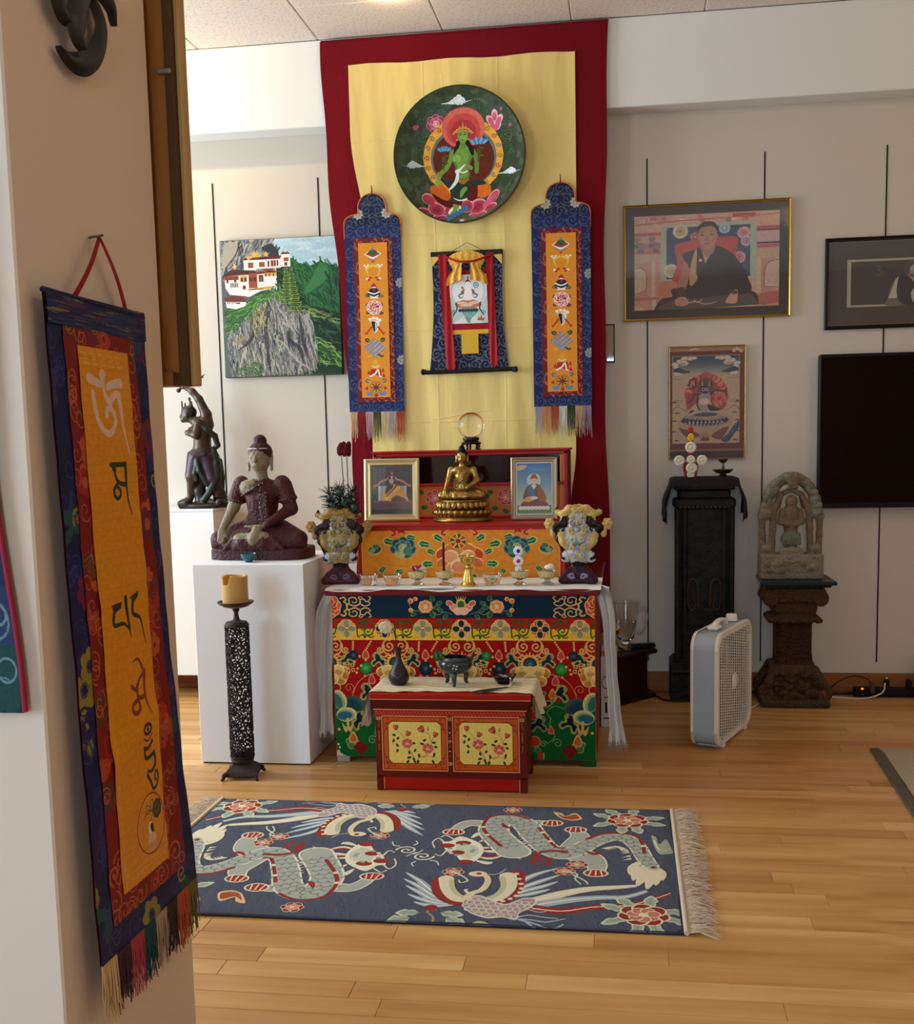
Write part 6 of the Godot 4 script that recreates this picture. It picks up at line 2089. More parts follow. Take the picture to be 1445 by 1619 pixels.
	a.blob("660,880 700,860 740,830 755,830 700,890 690,960 640,1020 600,1035 650,970 670,910", hx("dfe5e2"))
	a.curve("690,870 720,895 760,890 770,880", 12, 8, hx("dfe5e2"))
	a.curve("700,700 735,745 770,705", 7, 7, hx("c9952c"))
	a.blob("710,1040 750,1015 765,1035 730,1080 710,1110 700,1090", gr)
	a.ell(655, 1215, 62, 36, hx("e9e2cc"), -0.5)
	a.blob("640,1160 690,1175 680,1210 650,1250 615,1250 640,1200", gr)
	for i in 7: a.ell(600 + i * 26, 1285 - i * 15, 16, 26, hx("2f6aa0"), -0.6)
	a.ell(725, 1310, 36, 24, hx("6a4a2c"))
	a.ell(722, 1310, 20, 10, hx("a9b4e0"))
	a.blob("640,1105 700,1125 760,1115 755,1130 690,1135", hx("e3e6e0"))
	# hair, head, crown
	a.blob("680,640 700,560 735,545 775,560 790,640 830,700 820,760 795,730 770,680 700,690 660,730 650,750 655,700", hx("14140f"))
	a.blob("695,690 730,640 780,690 770,720 735,745 700,720", gr)
	a.rect(710, 635, 46, 60, hx("5f8539"))
	a.ell(735, 590, 46, 58, gr)
	a.ell(740, 600, 34, 44, hx("7aa34b"))
	a.blob("680,575 700,535 735,525 775,535 792,575 770,548 735,540 700,550", hx("14140f"))
	for i in 7:
		var fx := 655 + i * 27
		var hgt: float = [30, 44, 62, 80, 62, 44, 30][i]
		a.shape("%f,%f %f,%f %f,%f" % [fx - 15, 545 + absf(i - 3) * 10, fx, 545 - hgt + absf(i - 3) * 12, fx + 15, 545 + absf(i - 3) * 10], hx("cf8a3a"))
		a.dot(fx, 530 + absf(i - 3) * 9, 6, [hx("b32c2c"), hx("3a7a4a")][i % 2])
	a.curve("655,560 700,530 735,524 775,530 815,560", 9, 9, hx("dca04a"))
	for s in [-1.0, 1.0]:
		a.ell(735 + s * 19, 580, 10, 4, hx("10180c"))
		a.curve("%f,568 %f,562 %f,566" % [735 + s * 8, 735 + s * 20, 735 + s * 32], 3.5, 2, hx("1c2a10"))
		a.dot(735 + s * 50, 620, 9, hx("c9952c"))
	a.curve("735,575 738,600 730,606", 3, 3, hx("46652a"))
	a.ell(735, 625, 13, 5, hx("8a3c3c"))
	# blue lotuses held at both sides
	for q in [[570, 690, 1.0], [875, 640, 1.3]]:
		for i in 7: a.ell(q[0] + (i - 3) * 14 * q[2], q[1] - 6 + absf(i - 3) * 4, 9 * q[2], 24 * q[2], hx("3f7fb0") if i % 2 else hx("6aa6cc"), (i - 3) * 0.3)
		a.curve("%f,%f %f,%f %f,%f" % [q[0], q[1] + 20, q[0] + 8, q[1] + 90, q[0] - 10, q[1] + 180], 7, 7, hx("4a5a24"))
		for k in 6: a.leaf(q[0], q[1] + 60 + k * 20, 40, k * 2.1, 8, hx("37481c"), hx("6a7f3c"), hx("4a5a24"))
	a.grain(0.14, 0.02, 6)
	return a.tex()

# the eight emblems in a column, 100 wide and 550 high
func emblems(a: Art) -> void:
	var red := hx("b3261c")
	var wh := hx("e9e2d2")
	var nv := hx("1c2233")
	var bl := hx("5f86a8")
	var gn := hx("2f5a34")
	var gd := hx("d8a52c")
	var pk := hx("8f2a2c")
	# parasol
	a.blob("22,38 50,24 78,38 70,46 50,58 30,46", wh)
	a.blob("26,38 50,28 74,38 66,44 50,50 34,44", red)
	a.blob("34,32 50,22 66,32 60,40 50,44 40,40", gn)
	a.dot(50, 20, 5, bl)
	a.blob("40,52 50,66 60,52 50,72", red)
	a.curve("34,56 46,62 50,58", 3, 2, bl)
	a.curve("66,56 54,62 50,58", 3, 2, bl)
	# pair of fish
	for s in [-1.0, 1.0]:
		a.t = Transform2D(Vector2(s, 0), Vector2(0, 1), Vector2(50, 100))
		a.curve("4,-18 22,-8 20,8 14,22", 12, 5, gd)
		a.curve("4,-18 22,-8 20,8", 4, 2, hx("e9c860"))
		for q in [[24, -14], [30, -20], [18, -20]]: a.ell(q[0], q[1], 5, 3, wh, 0.6)
		for q in [[10, 26], [22, 30], [16, 34]]: a.ell(q[0], q[1], 5, 4, red if q[0] != 22 else wh)
	a.t = Transform2D()
	# vase
	a.blob("50,146 60,162 40,162", red)
	a.rect(43, 160, 14, 6, wh)
	a.blob("28,182 40,166 60,166 72,182 66,198 34,198", nv)
	a.curve("30,178 50,186 70,178", 5, 5, wh)
	a.curve("34,192 50,198 66,192", 4, 4, wh)
	a.rect(36, 198, 28, 5, wh)
	for s in [-1.0, 1.0]: a.spiral(50 + s * 24, 192, 8, 0, s * 1.1, 3.5, gn)
	a.blob("46,168 54,168 52,176 48,176", pk)
	# lotus
	for s in [-1.0, 1.0]:
		a.leaf(50 + s * 14, 222, 18, 0.4 if s > 0 else PI - 0.4, 7, bl, nv, wh)
		a.spiral(50 + s * 22, 256, 8, 0, s * 1.0, 4, nv)
	a.flower(50, 236, 26, 8, 0.2, hx("d88a84"), red, hx("8f1a20"), wh)
	a.spiral(50, 238, 10, 0, 1.3, 2.5, wh)
	# conch
	for q in [[34, 280], [46, 276], [58, 278], [68, 284]]: a.dot(q[0], q[1], 6, wh)
	a.blob("36,288 62,286 66,300 58,324 48,330 44,310", wh)
	a.blob("38,290 50,290 52,318 48,328 42,306", nv)
	a.curve("52,290 58,304 54,322", 3, 2, hx("6f7480"))
	for s in [-1.0, 1.0]: a.curve("%f,310 %f,326 %f,336 %f,328" % [50 + s * 12, 50 + s * 24, 50 + s * 30, 50 + s * 34], 6, 3, red)
	# endless knot
	for s in [-1.0, 1.0]:
		a.leaf(50 + s * 18, 364, 20, -0.6 if s > 0 else PI + 0.6, 8, gn, nv, gd)
		a.curve("%f,410 %f,420 %f,416" % [50 + s * 10, 50 + s * 22, 50 + s * 28], 8, 5, gd if s < 0 else gn)
	for i in 4:
		var o := (i - 1.5) * 9.5
		a.line(PackedVector2Array([Vector2(50 - 20 + o, 388 + o * 0.9 + 18), Vector2(50 + 20 + o, 388 + o * 0.9 - 18)]), 6.5, 6.5, hx("3d5878"))
		a.line(PackedVector2Array([Vector2(50 - 20 - o, 388 + o * 0.9 - 18), Vector2(50 + 20 - o, 388 + o * 0.9 + 18)]), 6.5, 6.5, hx("3d5878"))
		a.line(PackedVector2Array([Vector2(50 - 20 + o, 388 + o * 0.9 + 18), Vector2(50 + 20 + o, 388 + o * 0.9 - 18)]), 3.5, 3.5, hx("a9bccc"))
		a.line(PackedVector2Array([Vector2(50 - 20 - o, 388 + o * 0.9 - 18), Vector2(50 + 20 - o, 388 + o * 0.9 + 18)]), 3.5, 3.5, hx("8fa6bc"))
	# victory banner
	a.dot(50, 440, 8, gd)
	a.blob("36,450 64,450 60,466 40,466", gd)
	a.curve("38,456 50,460 62,456", 2.5, 2.5, wh)
	a.shape("34,466 68,466 72,496 46,488 26,500", red)
	a.curve("30,494 48,484 58,470 64,494 70,496", 6, 5, wh)
	for q in [[76, 470], [26, 478], [78, 490]]: a.shape("%f,%f %f,%f %f,%f" % [q[0] - 6, q[1] + 8, q[0], q[1] - 8, q[0] + 6, q[1] + 8], red)
	# wheel
	for s in [-1.0, 1.0]:
		a.leaf(50 + s * 20, 514, 18, -0.3 if s > 0 else PI + 0.3, 7, bl, nv, wh)
		a.blob("%f,556 %f,552 %f,566 %f,566" % [50 + s * 12, 50 + s * 34, 50 + s * 30, 50 + s * 14], bl)
		a.shape("%f,530 %f,540 %f,548" % [50 + s * 28, 50 + s * 40, 50 + s * 28], red)
	a.shape("42,566 50,556 58,566 50,574", red)
	a.dot(50, 536, 23, nv)
	a.dot(50, 536, 21.5, gd)
	a.dot(50, 536, 14, hx("b9821c"))
	for i in 8: a.line(PackedVector2Array([Vector2(50, 536), Vector2(50 + cos(i * TAU / 8) * 19, 536 + sin(i * TAU / 8) * 19)]), 3, 3, nv)
	a.ring(50, 536, 17.5, 2, red)
	a.dot(50, 536, 6, nv)
	a.dot(50, 536, 3, red)

func brocade(w: int, h: int, lw: float, lh: float, bg: Color, vine: Color, motif: Color, sd: int) -> Texture2D:
	# woven scrolls with a scatter of pale medallions
	var a := Art.new(w, h, lw, lh, bg)
	var r := RandomNumberGenerator.new()
	r.seed = sd
	var nx := int(lw / 17.0)
	var ny := int(lh / 17.0)
	for j in ny:
		for i in nx:
			var x := (i + 0.5 + (0.5 if j % 2 else 0.0)) * lw / nx
			var y := (j + 0.5) * lh / ny
			a.spiral(x, y, 8.2, r.randf() * TAU, 1.25 if (i + j) % 2 else -1.25, 1.7, vine)
			a.curve("%f,%f %f,%f %f,%f" % [x - 9, y + 4, x - 2, y + 10, x + 8, y + 7], 1.6, 1.0, vine)
			for k in 3: a.ell(x + cos(k * 2.1 + i) * 8.5, y + sin(k * 2.1 + i) * 8.5, 2.6, 1.5, vine, k)
	if motif.a > 0.0:
		for j in maxi(1, int(lh / 62)):
			for i in maxi(1, int(lw / 45)):
				var x := (i + 0.5) * 45.0 + (20.0 if j % 2 else 0.0)
				var y := (j + 0.5) * 62.0
				a.petals(x, y, 8.5, 8, 0.2, 0.3, motif)
				a.dot(x, y, 5.5, motif)
				a.ring(x, y, 3.2, 0.8, bg.lerp(motif, 0.5))
	return a.tex()

func tassels(parent: Node, x0: float, x1: float, y: float, z: float, len: float, cols: Array, n: int, sd: int) -> void:
	var r := RandomNumberGenerator.new()
	r.seed = sd
	var k := cols.size()
	for g in k:
		var b := MB.new()
		for i in n:
			var x := lerpf(x0, x1, (g + (i + r.randf()) / n) / k)
			var l := len * r.randf_range(0.72, 1.12)
			b.tube(PackedVector3Array([Vector3(x, y, z), Vector3(x + r.randf_range(-0.002, 0.002), y - l * 0.5, z + r.randf_range(0, 0.004)), Vector3(x + r.randf_range(-0.005, 0.005), y - l, z + r.randf_range(0.0, 0.005))]), 0.0016, 0.0007, 4, false)
		part("fringe", b, mat(cols[g], 0.6), parent)

func long_banner(label: String, at: Vector3, pal: Array, tilt: float, emb: Texture2D, blue: StandardMaterial3D, redb: StandardMaterial3D, head: StandardMaterial3D) -> Node3D:
	# width .295, cloth height about 1.11 from the point to the straight lower edge
	var o := thing("long_banner", label, "hanging", at, 0.0, "pair of long brocade banners")
	o.rotation.z = tilt
	var hw := 0.1475
	var headp := PackedVector2Array()
	for s in [1.0, -1.0]:
		var pts := smooth2(P2("0.148,0.885 0.148,0.965 0.135,0.99 0.105,1.003 0.075,1.008") if s > 0 else P2("-0.075,1.008 -0.105,1.003 -0.135,0.99 -0.148,0.965 -0.148,0.885"), false, 4)
		if s > 0:
			headp.append_array(pts)
			headp.append_array(smooth2(P2("0.074,1.012 0.07,1.06 0.045,1.095 0.0,1.108 -0.045,1.095 -0.07,1.06 -0.074,1.012"), false, 4))
		else: headp.append_array(pts)
	part("header", MB.new().prism(headp, -0.004, 0.004, 0.001), head, o)
	var rim := PackedVector3Array()
	for q in headp: rim.append(Vector3(q.x, q.y, 0.003))
	part("orange_piping", MB.new().tube(rim, 0.003, -1, 6), mat(hx("c9702c"), 0.6), o)
	var wave := func(u: float, v: float, w: float, y0: float, y1: float, z: float) -> Vector3: return Vector3((u - 0.5) * w, lerpf(y1, y0, v), z + 0.003 * sin(lerpf(y1, y0, v) * 9.0))
	part("blue_border", MB.new().sheet(10, 40, func(u: float, v: float) -> Vector3: return wave.call(u, v, 0.295, 0.0, 0.95, 0.004), Vector3.BACK), blue, o)
	part("red_border", MB.new().sheet(8, 40, func(u: float, v: float) -> Vector3: return wave.call(u, v, 0.204, 0.05, 0.885, 0.0065), Vector3.BACK), redb, o)
	part("emblem_panel", MB.new().sheet(8, 40, func(u: float, v: float) -> Vector3: return wave.call(u, v, 0.152, 0.073, 0.86, 0.0095) + Vector3(0, 0, 0.0006 * sin(v * 70.0 + u * 5.0)), Vector3.BACK), mat(Color.WHITE, 0.5, 0.0, emb), o)
	part("loop", MB.new().tube(PackedVector3Array([Vector3(0, 1.1, 0.002), Vector3(0.002, 1.125, 0.004), Vector3(0, 1.148, 0.002)]), 0.0045, 0.002, 6), mat(hx("6a1518"), 0.7), o)
	tassels(o, -0.145, 0.145, 0.002, 0.002, 0.15, pal, 16, 3)
	return o

func small_thangka_art() -> Texture2D:
	var a := Art.new(512, 600, 410, 500, hx("dcd8d2"), Vector2(-375, -450))
	a.ring(580, 620, 172, 3.5, hx("3a4046"))
	a.ell(580, 620, 168, 174, hx("e3e0dc"))
	var br := hx("9a5a44")
	var tl := hx("6f9a90")
	a.blob("375,700 420,690 460,740 500,800 520,860 500,900 400,940 375,930", hx("b9c9bd"))
	a.blob("785,680 740,720 700,780 680,860 720,940 785,940", hx("b9c9bd"))
	a.blob("500,800 580,780 680,800 660,860 610,900 600,940 570,940 540,880", tl)
	for i in 6: a.spiral(500 + i * 34, 860 + (i % 2) * 20, 20, i, 1.2, 5, hx("9fc0b4"))
	for i in 7: a.ell(490 + i * 30, 815, 17, 17, hx("2c3c48"))
	a.blob("440,740 480,720 560,705 640,710 690,730 720,770 640,790 520,790 460,780", hx("b87258"))
	for q in [[520, 740, 60, 16, 0.1], [640, 740, 60, 16, -0.1], [560, 765, 70, 12, 0.0]]: a.ell(q[0], q[1], q[2], q[3], hx("e0b8a2"), q[4])
	for s in [-1.0, 1.0]:
		a.curve("%f,640 %f,660 %f,690 %f,670" % [580 + s * 60, 580 + s * 100, 580 + s * 80, 580 + s * 50], 12, 6, hx("5d6f80"))
		a.curve("%f,650 %f,665 %f,685" % [580 + s * 60, 580 + s * 92, 580 + s * 72], 5, 3, hx("1f262c"))
		a.curve("%f,740 %f,800 %f,850 %f,870" % [580 + s * 130, 580 + s * 120, 580 + s * 150, 580 + s * 165], 16, 8, hx("2f444c"))
		a.spiral(580 + s * 155, 830, 24, 0, s * 1.2, 7, hx("3f5a60"))
	a.blob("520,610 560,590 600,590 640,610 650,640 600,655 560,655 505,640", br)
	a.blob("545,600 580,590 615,600 625,700 580,715 540,700", hx("efe6e0"))
	a.ell(580, 560, 26, 34, hx("f1ece8"))
	a.blob("545,545 560,510 580,500 605,512 616,545 600,525 562,525", hx("6a3c30"))
	for i in 5: a.shape("%f,%f %f,%f %f,%f" % [540 + i * 20 - 7, 520.0, 540 + i * 20, 488.0 + absf(i - 2) * 12, 540 + i * 20 + 7, 520.0], hx("b8864a") if i % 2 else hx("7a4438"))
	a.dot(580, 484, 9, hx("2a2c30"))
	a.flower(665, 560, 34, 7, 0, hx("7f98a8"), hx("a9bcc6"), hx("5d7484"))
	a.curve("655,590 640,640 620,660", 5, 5, hx("6a8a78"))
	a.blob("510,570 530,575 540,600 515,595", hx("b8705a"))
	a.shape("670,920 690,880 700,905 715,865 730,905 755,890 745,925", hx("a3623c"))
	for s in [-1.0, 1.0]: a.ell(580 + s * 10, 558, 5, 2, hx("2a2020"))
	a.ell(580, 576, 6, 2.5, hx("a3443c"))
	return a.tex()

func monastery_art() -> Texture2D:
	# the painted canvas, in units of 1230 by 1400
	var a := Art.new(880, 1000, 1230, 1400, hx("b3cdd2"), Vector2(-55, -120))
	var r := RandomNumberGenerator.new()
	r.seed = 31
	for i in 160: a.ell(r.randf_range(600, 1280), r.randf_range(120, 450), 90, 22, [hx("aecad2"), hx("b9d2d4"), hx("a6c2cc")][r.randi() % 3])
	a.rect(55, 120, 500, 1400, hx("5a5d5e"))
	a.rect(400, 650, 900, 900, hx("1f3524"))
	var rock := P2("55,130 612,110 600,170 650,230 680,300 640,420 400,520 55,520")
	a.poly(rock, hx("6f7274"))
	a.dabs(rock, 420, [hx("8d8f8e"), hx("55585c"), hx("a9a698"), hx("3f4347"), hx("7c7f80")], 110, 20, 1.9, 0.5, r)
	a.blob("110,150 240,150 200,290 90,400 70,330", hx("a39d8a"))
	a.curve("260,150 220,260 100,400", 16, 6, hx("2f3336"))
	a.blob("500,200 600,170 670,270 640,300 560,290 520,240", hx("33363a"))
	var hills := P2("785,340 870,370 990,410 1100,365 1290,440 1290,900 900,900 700,640 640,440")
	a.poly(hills, hx("23502c"))
	a.dabs(hills, 700, [hx("2c6336"), hx("1c4426"), hx("346f3a"), hx("173a22"), hx("2a5a34")], 120, 16, 1.1, 0.45, r)
	a.blob("1100,380 1180,470 1150,560 1000,660 920,680 990,560", hx("3a7440"))
	a.curve("1150,480 1200,620 1190,820", 20, 6, hx("173a22"))
	var dk := P2("640,420 700,400 800,430 860,620 950,800 1290,900 1290,1300 1180,1250 1000,1100 850,850 640,700")
	a.poly(dk, hx("1a2e1e"))
	a.dabs(dk, 420, [hx("223c26"), hx("15261a"), hx("2f4a2c"), hx("3c5a34")], 80, 16, 0.6, 0.5, r)
	a.dabs(P2("900,800 1290,950 1290,1030 1080,960 940,870"), 160, [hx("6f8a4a"), hx("4f6f3a"), hx("8aa05c")], 70, 12, 0.3, 0.3, r)
	a.dabs(P2("1000,1120 1140,1180 1300,1330 1300,1460 1060,1400"), 260, [hx("5f8a3c"), hx("2f5a2c"), hx("7fa04c"), hx("1f3f22")], 60, 18, 0.5, 0.5, r)
	# grass and the great crag
	var grass := P2("80,820 300,760 420,680 560,640 640,700 700,720 560,800 420,860 300,950 150,1080 100,1110")
	a.poly(grass, hx("3f6a34"))
	a.dabs(grass, 520, [hx("5a8a44"), hx("2f5a2c"), hx("76a052"), hx("3d6a38"), hx("234a24")], 70, 12, -0.6, 0.5, r)
	var crag := P2("100,1120 300,950 420,860 530,760 620,745 740,800 860,890 950,900 990,1000 1050,1380 980,1480 860,1500 125,1520")
	a.poly(crag, hx("6a6a68"))
	a.dabs(crag, 1500, [hx("8a8a86"), hx("4f5254"), hx("a8a494"), hx("35383a"), hx("7a7468"), hx("9c9a92"), hx("5c6266"), hx("6f6a54")], 120, 15, 1.45, 0.35, r)
	for q in ["540,760 520,900 500,1050 520,1300 540,1500", "860,900 880,1050 900,1200 960,1400", "440,860 400,1000 330,1150 200,1250", "760,1020 740,1150 860,1250 880,1400"]: a.brush(q, 40, Color(0.13, 0.14, 0.15, 0.6))
	for q in ["600,790 700,900 760,1010 820,1100", "590,1130 700,1200 760,1300 860,1400 980,1470", "930,930 960,1050 990,1200 1040,1380", "420,900 380,1010 400,1120", "210,1440 250,1330 300,1200", "470,1180 480,1330 470,1480", "660,960 730,1000 780,1040"]: a.brush(q, 24, Color(0.74, 0.72, 0.65, 0.55))
	a.dabs(P2("380,840 520,780 500,1000 380,1100"), 120, [hx("9a8a4c"), hx("5a6a34"), hx("b8a874")], 60, 12, 1.5, 0.4, r)
	a.blob("190,1150 270,1100 290,1120 210,1180", hx("8f7a5a"))
	a.dabs(P2("180,1440 400,1380 520,1500 200,1520"), 140, [hx("3f6a34"), hx("2a4426"), hx("55753f")], 50, 12, 0.4, 0.6, r)
	# buildings
	var wh := hx("e6e0d6")
	var rd := hx("7a3a2c")
	a.rect(300, 325, 130, 105, wh)
	a.rect(430, 320, 260, 95, wh)
	a.rect(690, 280, 98, 125, wh)
	a.shape("285,325 330,295 420,300 700,290 680,325", hx("5a2c22"))
	a.shape("685,280 720,245 760,250 790,280", hx("4a2620"))
	a.shape("320,290 345,325 400,300 470,300 490,268", hx("c9a84a"))
	for q in [[345, 262, 140], [490, 270, 95], [160, 385, 80]]:
		a.shape("%f,%f %f,%f %f,%f %f,%f %f,%f %f,%f" % [q[0], q[1] - 18, q[0] + q[2] * 0.3, q[1] - 2, q[0] + q[2] * 0.5, q[1] - 30, q[0] + q[2] * 0.7, q[1] - 2, q[0] + q[2], q[1] - 18, q[0] + q[2] * 0.5, q[1] + 28], hx("d3b25c"))
	a.shape("720,260 740,215 760,262", hx("d8c9a8"))
	for q in [[345, 350, 55, 55], [460, 350, 60, 50], [550, 340, 20, 60], [585, 335, 26, 62], [615, 335, 22, 62], [645, 335, 18, 60], [720, 315, 50, 36], [726, 362, 30, 34]]: a.rect(q[0], q[1], q[2], q[3], rd.lerp(hx("b98a5a"), 0.3 if q[2] > 40 else 0.0))
	a.shape("80,470 160,415 400,430 440,455 560,420 650,450 620,465 100,480", hx("4f2e26"))
	a.curve("420,440 520,445 560,425 640,450", 14, 8, hx("b5452c"))
	a.shape("90,480 640,465 632,540 610,620 480,640 340,700 300,690 140,670 95,600", wh)
	a.rect(90, 480, 150, 40, rd)
	a.rect(255, 470, 75, 75, hx("caa566"))
	a.rect(345, 460, 90, 150, hx("8f4a34"))
	a.rect(450, 480, 50, 70, hx("5a3a2c"))
	a.rect(510, 460, 130, 36, hx("c9a05a"))
	for i in 5: a.rect(150 + i * 17, 550, 10, 44, hx("2f2420"))
	for q in [[262, 500, 22, 40], [298, 500, 22, 40], [355, 500, 28, 40], [395, 500, 28, 40], [280, 580, 30, 40], [520, 470, 14, 24], [560, 470, 14, 24], [600, 470, 14, 24], [110, 520, 20, 30], [190, 520, 24, 24]]: a.rect(q[0], q[1], q[2], q[3], hx("5a2a22"))
	for i in 6: a.rect(450 + i * 26, 500, 3, 110, hx("cfc8bc"))
	a.shape("330,620 540,600 610,600 600,640 540,625 330,632", hx("cda25e"))
	a.rect(345, 618, 150, 10, hx("6a3424"))
	a.shape("80,700 180,675 270,690 320,750 230,745 90,735", hx("6a382c"))
	a.shape("90,740 310,750 300,790 200,820 100,800", wh)
	for i in 6: a.rect(105 + i * 18, 740, 7, 24, hx("4a2a24"))
	a.rect(205, 752, 40, 14, hx("4a2a24"))
	# two larches
	for q in [[740, 410, 700, 780], [790, 420, 830, 860]]:
		var base := Vector2(q[2], q[3])
		var tip := Vector2(q[0], q[1])
		if q[0] == 740: base = Vector2(740, 780)
		a.line(PackedVector2Array([tip, base]), 4, 12, hx("3a3a1c"))
		for i in 22:
			var f := i / 21.0
			var p := tip.lerp(base, f)
			var w := 14 + 62 * f * (1.0 - 0.25 * sin(i * 1.7))
			for s in [-1.0, 1.0]:
				a.brush("%f,%f %f,%f %f,%f" % [p.x, p.y, p.x + s * w * 0.6, p.y + 2, p.x + s * w, p.y - 10], 12, hx("8aa34e") if i % 2 else hx("5f8038"))
				a.brush("%f,%f %f,%f" % [p.x, p.y + 7, p.x + s * w * 0.7, p.y + 6], 8, hx("33502a"))
	a.dabs(P2("560,640 660,560 700,700 640,720"), 80, [hx("4f7a3c"), hx("3a5a2c"), hx("6f8f44")], 50, 10, 1.2, 0.4, r)
	a.grain(0.12, 0.05, 23)
	return a.tex()

func seated_man_photo() -> Texture2D:
	# colour print, in units of 1135 by 770
	var a := Art.new(908, 616, 1135, 770, hx("c9a08e"), Vector2(-150, -165))
	var r := RandomNumberGenerator.new()
	r.seed = 8
	var cream := hx("cbb095")
	var rose := hx("b36a5e")
	# painted cupboard behind
	for q in [[150, 180, 220, 60, "c09a88"], [150, 240, 210, 55, "cda892"], [150, 300, 210, 28, "b4606a"], [150, 330, 210, 60, "c4a595"], [150, 390, 210, 50, "a88878"], [150, 445, 210, 30, "c06a70"], [150, 475, 210, 70, "c2a284"], [1105, 230, 190, 50, "c9a088"], [1105, 285, 190, 30, "b0525e"], [1105, 312, 190, 12, "5a2a44"], [1105, 325, 190, 95, "c7a6a0"], [1105, 415, 190, 14, "2f2038"], [1105, 432, 190, 30, "b55a68"], [1105, 465, 190, 70, "c4a284"]]: a.rect(q[0], q[1], q[2], q[3], Color(q[4]))
	for i in 14: a.rect(160 + r.randf() * 900, 170 + r.randf() * 40, 40, 30, [hx("d6b8a2"), hx("c47a70"), hx("8f6a5a"), hx("d9c4ac")][i % 4])
	a.rect(920, 175, 180, 34, hx("b8323c"))
	a.curve("150,235 500,215 900,205 1290,190", 10, 10, rose)
	for q in [[170, 380], [290, 380], [200, 425], [320, 425]]:
		a.blob("%f,%f %f,%f %f,%f %f,%f" % [q[0] - 30, q[1] - 40, q[0] + 30, q[1] - 40, q[0] + 10, q[1], q[0] - 10, q[1]], hx("8d7f7c"))
		a.rect(q[0] - 22, q[1] + 8, 44, 32, hx("6a5d5c"))
	for x in [[150, 250], [1100, 1290]]:
		a.rect(x[0], 545, 200, 400, hx("bf8f78"))
	a.blob("150,585 210,590 245,640 240,760 200,790 150,800", cream)
	a.blob("1290,560 1220,575 1180,620 1170,760 1200,780 1290,785", cream)
	a.curve("150,585 210,590 245,640 240,760 200,790 150,800", 5, 5, hx("6a3a34"))
	a.curve("1290,560 1220,575 1180,620 1170,760 1200,780 1290,785", 5, 5, hx("6a3a34"))
	a.rect(285, 545, 30, 300, cream)
	a.rect(1105, 535, 40, 290, hx("c9b094"))
	a.rect(150, 830, 200, 24, rose)
	a.rect(290, 850, 30, 100, cream)
	a.blob("150,905 230,920 240,945 150,950", cream)
	a.blob("1130,840 1290,820 1290,905 1130,915", hx("b8604e"))
	# screen with flowers
	a.rect(365, 245, 745, 460, hx("aab3a0"))
	a.rect(405, 268, 655, 420, hx("1f3a5c"))
	for i in 60: a.spiral(r.randf_range(410, 1050), r.randf_range(275, 680), r.randf_range(10, 26), r.randf() * 6, 1.1, 6, [hx("3d5f80"), hx("2a4a6e"), hx("4f7890")][i % 3])
	for q in [[515, 300, 62, "d0c49a", "c2504a"], [440, 620, 60, "d6c9a6", "c9a04a"], [1010, 335, 52, "d9a49a", "c24a4c"], [860, 290, 46, "a9bccc", "d6d8d8"], [1030, 400, 46, "c9a8b4", "8f5a7c"], [975, 530, 52, "cf8fa0", "a83c5c"], [630, 350, 40, "c46a60", "d9a08a"], [590, 460, 36, "d8bc9a", "c06a4a"]]: a.flower(q[0], q[1], q[2], 11, 0.1, Color(q[3]), Color(q[3]).darkened(0.15), Color(q[4]))
	# red throne back
	a.blob("470,420 560,385 660,370 950,365 950,500 980,620 960,760 480,740 490,560", hx("b8443c"))
	for i in 50: a.line(PackedVector2Array([Vector2(r.randf_range(490, 940), r.randf_range(390, 700)), Vector2(r.randf_range(490, 940), r.randf_range(390, 700))]).slice(0, 2), 2, 1, hx("c9584a"))
	a.blob("350,720 430,700 495,730 460,820 350,840", hx("bf7a60"))
	# dark table, robe
	a.blob("300,945 360,850 450,830 490,760 1050,800 1130,915 1130,920 320,950", hx("1c1a1a"))
	a.shape("470,850 1060,822 1130,912 300,948 350,905", hx("4a4436"))
	a.blob("530,490 640,450 700,440 800,430 900,480 980,570 1040,690 1060,820 800,840 560,850 560,700 600,640 570,560", hx("17171c"))
	a.blob("800,440 900,490 990,600 1045,720 1050,815 900,830 860,700 780,560", hx("101014"))
	a.blob("640,455 670,450 720,540 700,590 650,660 630,600", hx("3a1c22"))
	a.blob("600,560 635,450 645,500 640,640 650,690 600,750 585,690", hx("b39a6a"))
	a.blob("530,495 600,470 620,470 590,600 570,580", hx("2a1a1c"))
	a.shape("680,455 780,440 740,510 712,570", hx("c4a48a"))
	# arm and hand
	a.blob("540,560 575,580 580,690 545,800 540,840 490,840 480,780 510,680", hx("a87860"))
	a.blob("480,770 545,760 545,830 490,842", hx("4a2426"))
	a.blob("475,860 520,835 568,850 575,900 520,912 478,900", hx("b58068"))
	a.curve("570,888 640,880 700,900 770,895 800,885", 8, 5, hx("d0a08a"))
	a.curve("620,865 650,885 690,860", 6, 4, hx("d6a890"))
	a.blob("870,890 890,850 930,800 960,795 965,830 955,900 900,905", hx("cf8f7c"))
	a.ell(940, 815, 22, 18, hx("3c2c3c"))
	# neck, head
	a.blob("680,430 780,425 775,480 720,520 690,480", hx("a5725e"))
	a.blob("650,330 655,270 690,235 730,228 775,240 800,280 803,340 790,400 760,445 725,460 695,445 665,400", hx("b37f69"))
	a.blob("648,330 650,275 685,238 730,228 780,240 804,280 805,335 795,300 770,275 725,270 680,280 660,305", hx("2a2322"))
	a.ell(652, 352, 9, 24, hx("a5725e"))
	a.ell(803, 352, 9, 24, hx("a5725e"))
	for s in [-1.0, 1.0]:
		a.ell(725 + s * 38, 338, 17, 5, hx("2a1a16"))
		a.curve("%f,318 %f,310 %f,318" % [725 + s * 16, 725 + s * 40, 725 + s * 62], 5, 3, hx("3a2622"))
	a.blob("718,340 732,340 742,380 725,388 708,380", hx("a06c58"))
	a.ell(718, 378, 5, 3, hx("6a3c34"))
